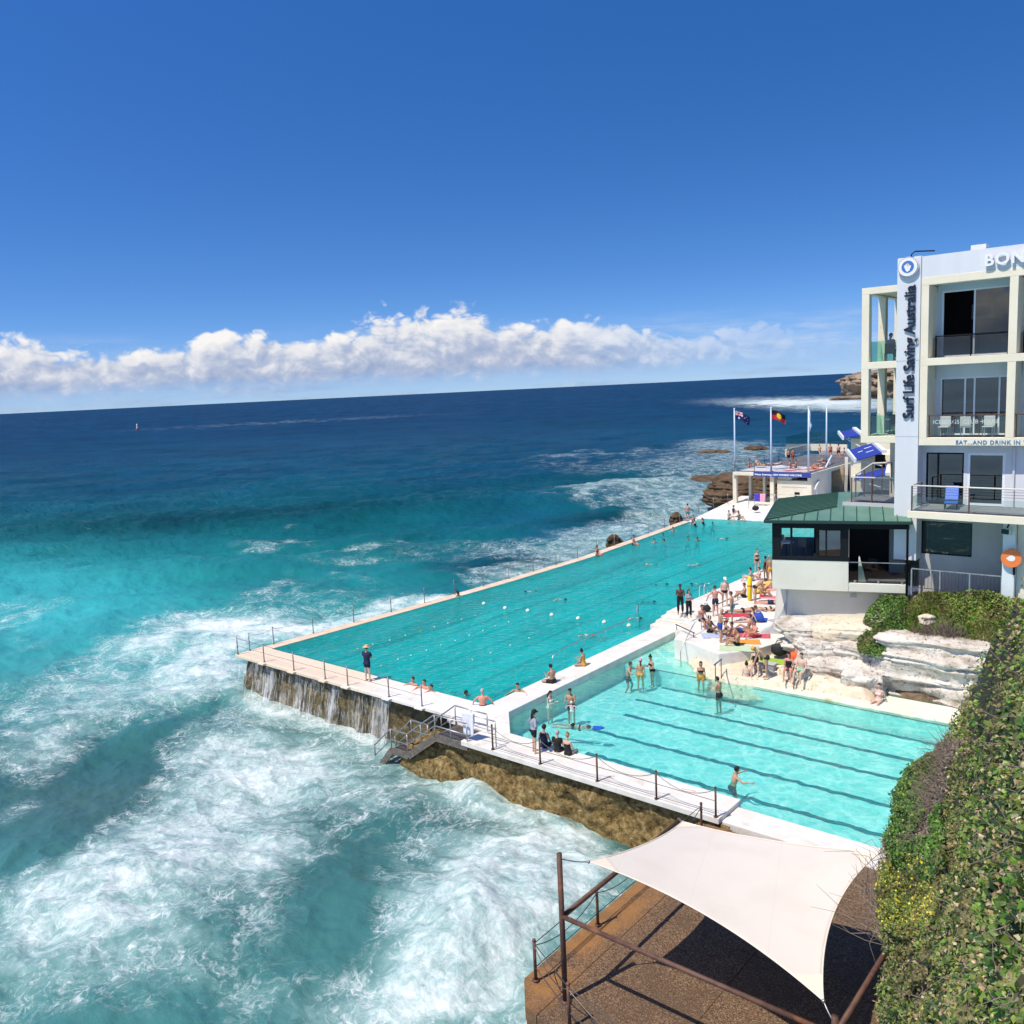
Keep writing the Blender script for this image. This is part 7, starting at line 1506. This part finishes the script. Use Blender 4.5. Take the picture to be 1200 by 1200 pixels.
# big pool swimmers
for px, py, ps, fc, sk_, wr_, lb in [(616, 693, 'swim', 45, 'red', 'navy', 'red shouldered swimmer nearest the outer wall'), (662, 702.5, 'stroke', 205, 'fair', 'black', 'swimmer in a grey cap level with the white floats'), (693.5, 745, 'stroke', 190, 'fair', 'red', 'swimmer passing just beside the steel handrail'),
                                     (781, 684.5, 'swim', 210, 'tan', 'black', 'dark haired swimmer left of the standing pair'), (811, 684, 'swim', 30, 'fair', 'black', 'pale swimmer directly behind the standing pair'), (766, 705, 'swim', 205, 'dark', 'navy', 'swimmer in dark suit between the handrail and the steps'), (750, 724.5, 'stroke', 205, 'fair', 'black', 'swimmer closest to the submerged ledge'),
                                     (758.5, 661, 'swim', 35, 'fair', 'ochre', 'swimmer alone in the middle of the far lanes'), (808, 662, 'stroke', 30, 'fair', 'teal', 'swimmer in pale cap right of the lone swimmer'), (851.5, 631, 'stroke', 220, 'fair', 'black', 'swimmer splashing in the far lanes')]:
    person(px, py, WZ, ps, fc, sk_, 'brown', 'short', (('briefs', wr_),), lb, group='swimmers in the big pool')
for px, py, dp, sk_, st_, fm_, lb in [(788, 622, 1.3, 'tan', 'short', 0, 'bather in the water by the far part of the outer wall'), (776.5, 628, 1.4, 'brown', 'short', 0, 'head of a bather beside the outer wall, left of another'), (766, 635.5, 1.35, 'red', 'short', 0, 'red shouldered bather in the far left lanes'), (780, 636, 1.3, 'tan', 'bun', 1, 'woman with a bun in the far left lanes'), (805.5, 632.5, 1.38, 'tan', 'short', 0, 'bather in the middle of the far pool, left of two'), (816.5, 634, 1.3, 'brown', 'short', 0, 'bather in the middle of the far pool, right of two'),
                                      (812, 613.5, .8, 'red', 'short', 0, 'sunburnt bather in the group at the far corner'), (815.5, 617, .9, 'fair', 'bun', 1, 'pale woman in front of the group at the far corner'), (825, 615, .9, 'tan', 'long', 1, 'woman at the right of the group at the far corner'), (834.5, 615, 1.38, 'brown', 'short', 0, 'single dark head in the water off the far ramp'), (538.5, 699.5, 1.15, 'brown', 'long', 1, 'dark haired woman in the water holding the outer wall')]:
    person(px, py, WZ, 'tread', 200 if fm_ else -40, sk_, 'black', st_, (('onepiece', 'black'),) if fm_ else (('shorts', 'navy'),), lb, bool(fm_), depth=dp, group='bathers standing in the big pool')
person(742.5, 638, DK, 'edge', 10, 'red', 'brown', 'short', (('briefs', 'black'),), 'bather sitting on the outer wall half way along the far part', True)
person(700, 650.5, DK, 'edge', 0, 'tan', 'brown', 'tail', (('onepiece', 'red'),), 'woman in red swimsuit sitting on the outer wall', True)
person(806, 610.5, DK, 'stand', 130, 'red', 'black', 'short', (('shorts', 'teal'),), 'man in teal shorts standing on the far end of the outer wall')
# far ramp
person(860, 602.5, .45, 'ground', 20, 'fair', 'black', 'short', (('tee', 'navy'),), 'person in dark shirt sitting on the white ramp')
person(854.5, 608.5, .15, 'ground', -20, 'fair', 'brown', 'short', (('briefs', 'red'),), 'bather sitting at the water line of the ramp, left of two')
person(866, 609, .15, 'ground', 0, 'tan', 'brown', 'bun', (('onepiece', 'black'),), 'woman sitting at the water line of the ramp, right of two', True)
person(912.5, 598.5, .75, 'ground', 150, 'tan', 'brown', 'short', (('briefs', 'black'),), 'bather with dark bag sitting at the end of the ramp by the roof')
# terrace sunbathers
for px, py, ps, fc, sk_, wr_, lb in [(878.5, 547.5, 'ground', 20, 'red', 'red', 'red skinned sunbather sitting at the left end of the terrace'), (887.5, 545.5, 'ground', -40, 'fair', 'navy', 'second seated sunbather from the seaward terrace corner'), (897.5, 545.5, 'prone', 35, 'tan', 'black', 'sunbather lying above the left end of the banner'), (907.5, 545, 'back', 40, 'fair', 'pink', 'pale sunbather lying above the middle of the banner'),
                                     (924, 543.5, 'stand', -40, 'tan', 'black', 'tanned bather standing on the terrace, left of two'), (929.5, 543, 'stand', 160, 'tan', 'red', 'tanned bather standing on the terrace, right of two'), (926, 549, 'ground', 10, 'red', 'pink', 'red skinned sunbather sitting in front of the standing pair'), (932.5, 548, 'ground', 200, 'tan', 'black', 'tanned sunbather sitting right of the flagpole gap'),
                                     (952.5, 550, 'prone', 60, 'red', 'black', 'sunbather lying nearest the tan stairs'), (957, 547.5, 'back', 60, 'red', 'red', 'second sunbather in the row beside the white handrail'), (961.5, 544.5, 'prone', 55, 'tan', 'navy', 'third sunbather in the row beside the white handrail'), (966, 540.5, 'back', 60, 'fair', 'black', 'farthest sunbather in the row beside the white handrail'),
                                     (973, 537, 'stand', -60, 'tan', 'red', 'bather standing on the upper path, left of the man in black shorts'), (982.5, 537.5, 'walk', 130, 'red', 'black', 'broad man in black shorts walking up the upper path'), (988, 533, 'legsout', 210, 'tan', 'ochre', 'bather reclining at the end of the upper path')]:
    person(px, py, zt+.05 if px > 0 else 0, ps, fc, sk_, 'brown', 'short', (('shorts' if ps in ('stand', 'walk') else 'briefs', wr_),), lb, far=True, group='sunbathers on the terrace')
person(960.5, 529.5, zt+.5, 'edge', -50, 'fair', 'brown', 'short', (('shorts', 'black'),), 'man in black shorts sitting on the low wall behind the terrace', far=True)
person(1047, 424, 0, 'edge', -35, 'tan', 'black', 'short', (('tee', 'grey'), ('trousers', 'navy')), 'person in grey sitting on the upper side balcony beside the tower')
PEOPLE[-1]['loc'] = GY(1044, 408, 17.2); PEOPLE[-1]['loc'].z = 15.1
finish_people()

# ================================================================ TOWELS AND BAGS
def towel(px, py, z, L, w, rz, mat, label, group=None):
    u = np.linspace(0, 1, 34); v = np.linspace(0, 1, 20); U, V = np.meshgrid(u, v, indexing='ij'); P = np.stack([(U-.5)*L, (V-.5)*w*(1+.05*np.sin(U*9)), 0*U], -1)
    P[..., 2] = .018+.020*np.clip(fbm(P*4+px, 3), 0, 1)+.03*np.exp(-((U-.02)/.04)**2)*np.clip(np.sin(V*14+px), 0, 1)
    o = gridobj('towel', P, mat, None, True); o.location = G(px, py, z); o.rotation_euler = (0, 0, R_(rz)); s_ = o.modifiers.new('s', 'SOLIDIFY'); s_.thickness = .014
    return tag(o, label, 'towel', group)
def striped(name, a, b_, sc):
    mt, n = newmat(name); ob = n.n('ShaderNodeTexCoord').outputs['Object']
    w_ = n.n('ShaderNodeTexWave', wave_type='BANDS', bands_direction='Y', ins={'Vector': ob, 'Scale': sc, 'Distortion': .3}).outputs['Fac']
    finish(n, n.n('ShaderNodeBsdfPrincipled', ins={'Base Color': n.mix(n.smooth(w_, .4, .6), a, b_), 'Roughness': .95}).outputs[0]); return mt
tm = lambda nm, c: surf('terry_'+nm, c, tuple(x*.82 for x in c), 9, .95, .3, 60)
towel(868, 721, RZ, 2.0, .8, 32, tm('red', (.55, .05, .08)), 'red towel under the prone sunbather')
towel(862, 712.5, RZ, 1.3, .9, 60, tm('white', (.78, .78, .80)), 'crumpled white towel between the standing men and the red towel')
towel(877, 745, RZ, 2.2, .8, 24, tm('crimson', (.60, .10, .14)), 'long crimson towel under the leaning sunbather')
towel(866, 760, RZ, 1.9, .95, 25, striped('striped_green', (.20, .42, .05), (.75, .75, .70), 5), 'green and white striped towel at the sun deck edge')
towel(873, 752.5, RZ, 1.5, .8, 30, tm('orange', (.80, .32, .06)), 'orange towel next to the striped one')
towel(838, 745, RZ, 1.4, .9, 35, striped('striped_blue', (.05, .16, .45), (.75, .76, .78), 6), 'blue and white towel behind the bald man')
towel(886, 726.5, RZ, 1.2, .9, 20, tm('blue', (.02, .08, .42)), 'crumpled deep blue towel in the middle of the sun deck')
towel(903, 700, RZ, 1.3, .7, 20, tm('rose', (.70, .22, .28)), 'rose towel below the pavilion wall')
towel(909, 691, RZ, 1.9, .8, 35, tm('salmon', (.75, .38, .34)), 'salmon pink towel under the sunbather by the pavilion wall')
towel(899, 774, .40, 1.9, .8, 10, tm('lime', (.34, .50, .06)), 'lime green towel on the beige shelf behind the capped man')
towel(914.5, 727, RZ, 1.2, .8, 60, tm('lilac', (.42, .36, .46)), 'lilac towel near the curved pavilion wall')
for px, py in ((895, 549.2), (913, 549.2), (925, 551), (938, 551), (953, 552), (960, 548)): pass
for i, (px, py, c, nm) in enumerate(((898, 547, (.30, .30, .32), 'grey'), (909, 546.5, (.75, .75, .78), 'white'), (917, 549, (.18, .22, .32), 'slate'), (930, 551, (.50, .10, .12), 'dark red'), (942, 552, (.80, .50, .45), 'peach'), (955, 550, (.70, .30, .25), 'brick red'))):
    towel(px, py, zt+.05, 2.2, .9, 60, tm('far_'+nm, c), '%s towel spread on the sun terrace' % nm)
def bag(px, py, z, s_, mat, label, rz=0, name='bag'):
    r = empty(name, G(px, py, z), R_(rz), label, 'bag'); b = MB(); b.ball((0, 0, .30*s_), .38*s_, 16, 10, (1, .62, .80)); o = b.build('body', mat, r, True)
    P = np.array([tuple(v) for v in b.v]); k = 1+.16*fbm(P*5+px, 3); o.data.vertices.foreach_set('co', (P*k[:, None]*[1, 1, 1]).ravel().astype(np.float32))
    b = MB(); b.tube([(-.18*s_, 0, .52*s_), (-.1*s_, 0, .72*s_), (.1*s_, 0, .72*s_), (.18*s_, 0, .52*s_)], .02*s_, 6); b.build('strap', mat, r, True)
bag(827.5, 717, RZ, .7, surf('bag_black', (.015, .015, .018), None, rough=.7), 'small black bag on the sun deck between the two men', 20)
bag(923.5, 707.5, RZ, .75, surf('bag_black', (.015, .015, .018)), 'black bag on the white deck below the curved wall', 60)
bag(917, 718, RZ, .7, surf('bag_purple', (.10, .06, .14), (.3, .25, .3), 6, .8), 'purple grey bag beside the lilac towel', 10)
bag(885.5, 598.5, .55, .9, surf('bag_black', (.015, .015, .018)), 'black bag lying alone on the far white ramp', 40)
bag(889, 729, RZ, .9, surf('bag_blue', (.02, .07, .40), None, rough=.8), 'puffed blue bag on the deep blue towel', 0)
bag(913.5, 768.5, .5, 1.1, surf('bag_black', (.015, .015, .018)), 'black bag at the end of the lime towel', 30)
bag(931.5, 776, .55, .85, surf('bag_orange', (.75, .12, .03), None, rough=.7), 'orange red bag between the couple on the ledge', 0)
bag(952, 781, .4, .8, surf('bag_black', (.015, .015, .018)), 'dark bag right of the man in green shorts', 0)
a = G(903.5, 793, -.05); r = empty('bin', a, 0, 'small grey crate beside the capped man', 'crate'); b = MB(); b.box(-.22, .22, -.18, .18, 0, .62); b.build('body', surf('crate_grey', (.30, .31, .32), None), r, bevel=.03); b = MB(); b.box(-.25, .25, -.21, .21, .623, .68); b.build('lid', surf('crate_lid', (.45, .45, .45), None), r, bevel=.015)
a = G(878.5, 704, RZ); r = empty('rescue_tube', a, 0, 'yellow rescue tube standing upright on the sun deck', 'rescue tube'); b = MB(); b.tube([(0, 0, .02), (0, 0, .12), (0, 0, .8), (.02, 0, 1.4), (.02, 0, 1.5)], [.08, .13, .14, .13, .06], 12); b.build('body', surf('safety_yellow', (.85, .62, .02), None, rough=.5), r, True); b = MB(); b.tube([(0, 0, .9), (0, 0, .96)], .145, 12); b.build('band', surf('flag_red', (.62, .025, .03)), r); b = MB(); b.tube([(.02, 0, 1.48), (.1, .05, 1.2), (.2, .1, .3), (.3, .1, .03)], .012, 5); b.build('cord', M_cable, r)
b = MB(); b.prism([(-.24, -.15), (.10, -.15), (.24, -.06), (.24, .06), (.10, .15), (-.24, .15)], 0, .05); o = b.build('kickboard', surf('kick_blue', (.02, .10, .50), None, rough=.5), None, bevel=.012); o.location = G(701.5, 853.5, SZ)+Vector((0, 0, .0)); o.rotation_euler = (0, 0, R_(25)); tag(o, 'blue kickboard held by the stretched swimmer', 'kickboard')
# rescue board lying along the sun deck wall
p, q = G(884, 697, RZ), G(903, 683, RZ); d_ = q-p; r = empty('rescue_board', (p+q)/2, math.atan2(d_.y, d_.x), 'long yellow rescue board lying along the sun deck wall', 'rescue board'); b = MB(); L = d_.length/2
b.prism([(-L, 0), (-L*.85, .2), (-L*.3, .29), (L*.4, .27), (L*.9, .12), (L, 0), (L*.9, -.12), (L*.4, -.27), (-L*.3, -.29), (-L*.85, -.2)], .05, .17); b.build('hull', surf('board_yellow', (.80, .55, .10), (.72, .45, .08), 3, .5), r, bevel=.04); b = MB(); b.box(-L*.5, L*.3, -.06, .06, .173, .18); b.build('deck_pad', M_ch, r)
# worn lettering painted on the small pool deck
sg = empty('painted_notice', G(808, 926, DZ+.004), R_(8), 'small worn painted notice on the white pool deck', 'notice'); b = MB(); b.box(-.34, .34, -.15, .15, 0, .003); b.build('panel', surf('notice_white', (.80, .76, .72), (.74, .70, .64), 9, .8), sg)
textobj('lettering', 'DANGER', .13, surf('notice_red', (.55, .12, .10), None), sg, Matrix.Translation((-.27, -.05, .006)), .001)
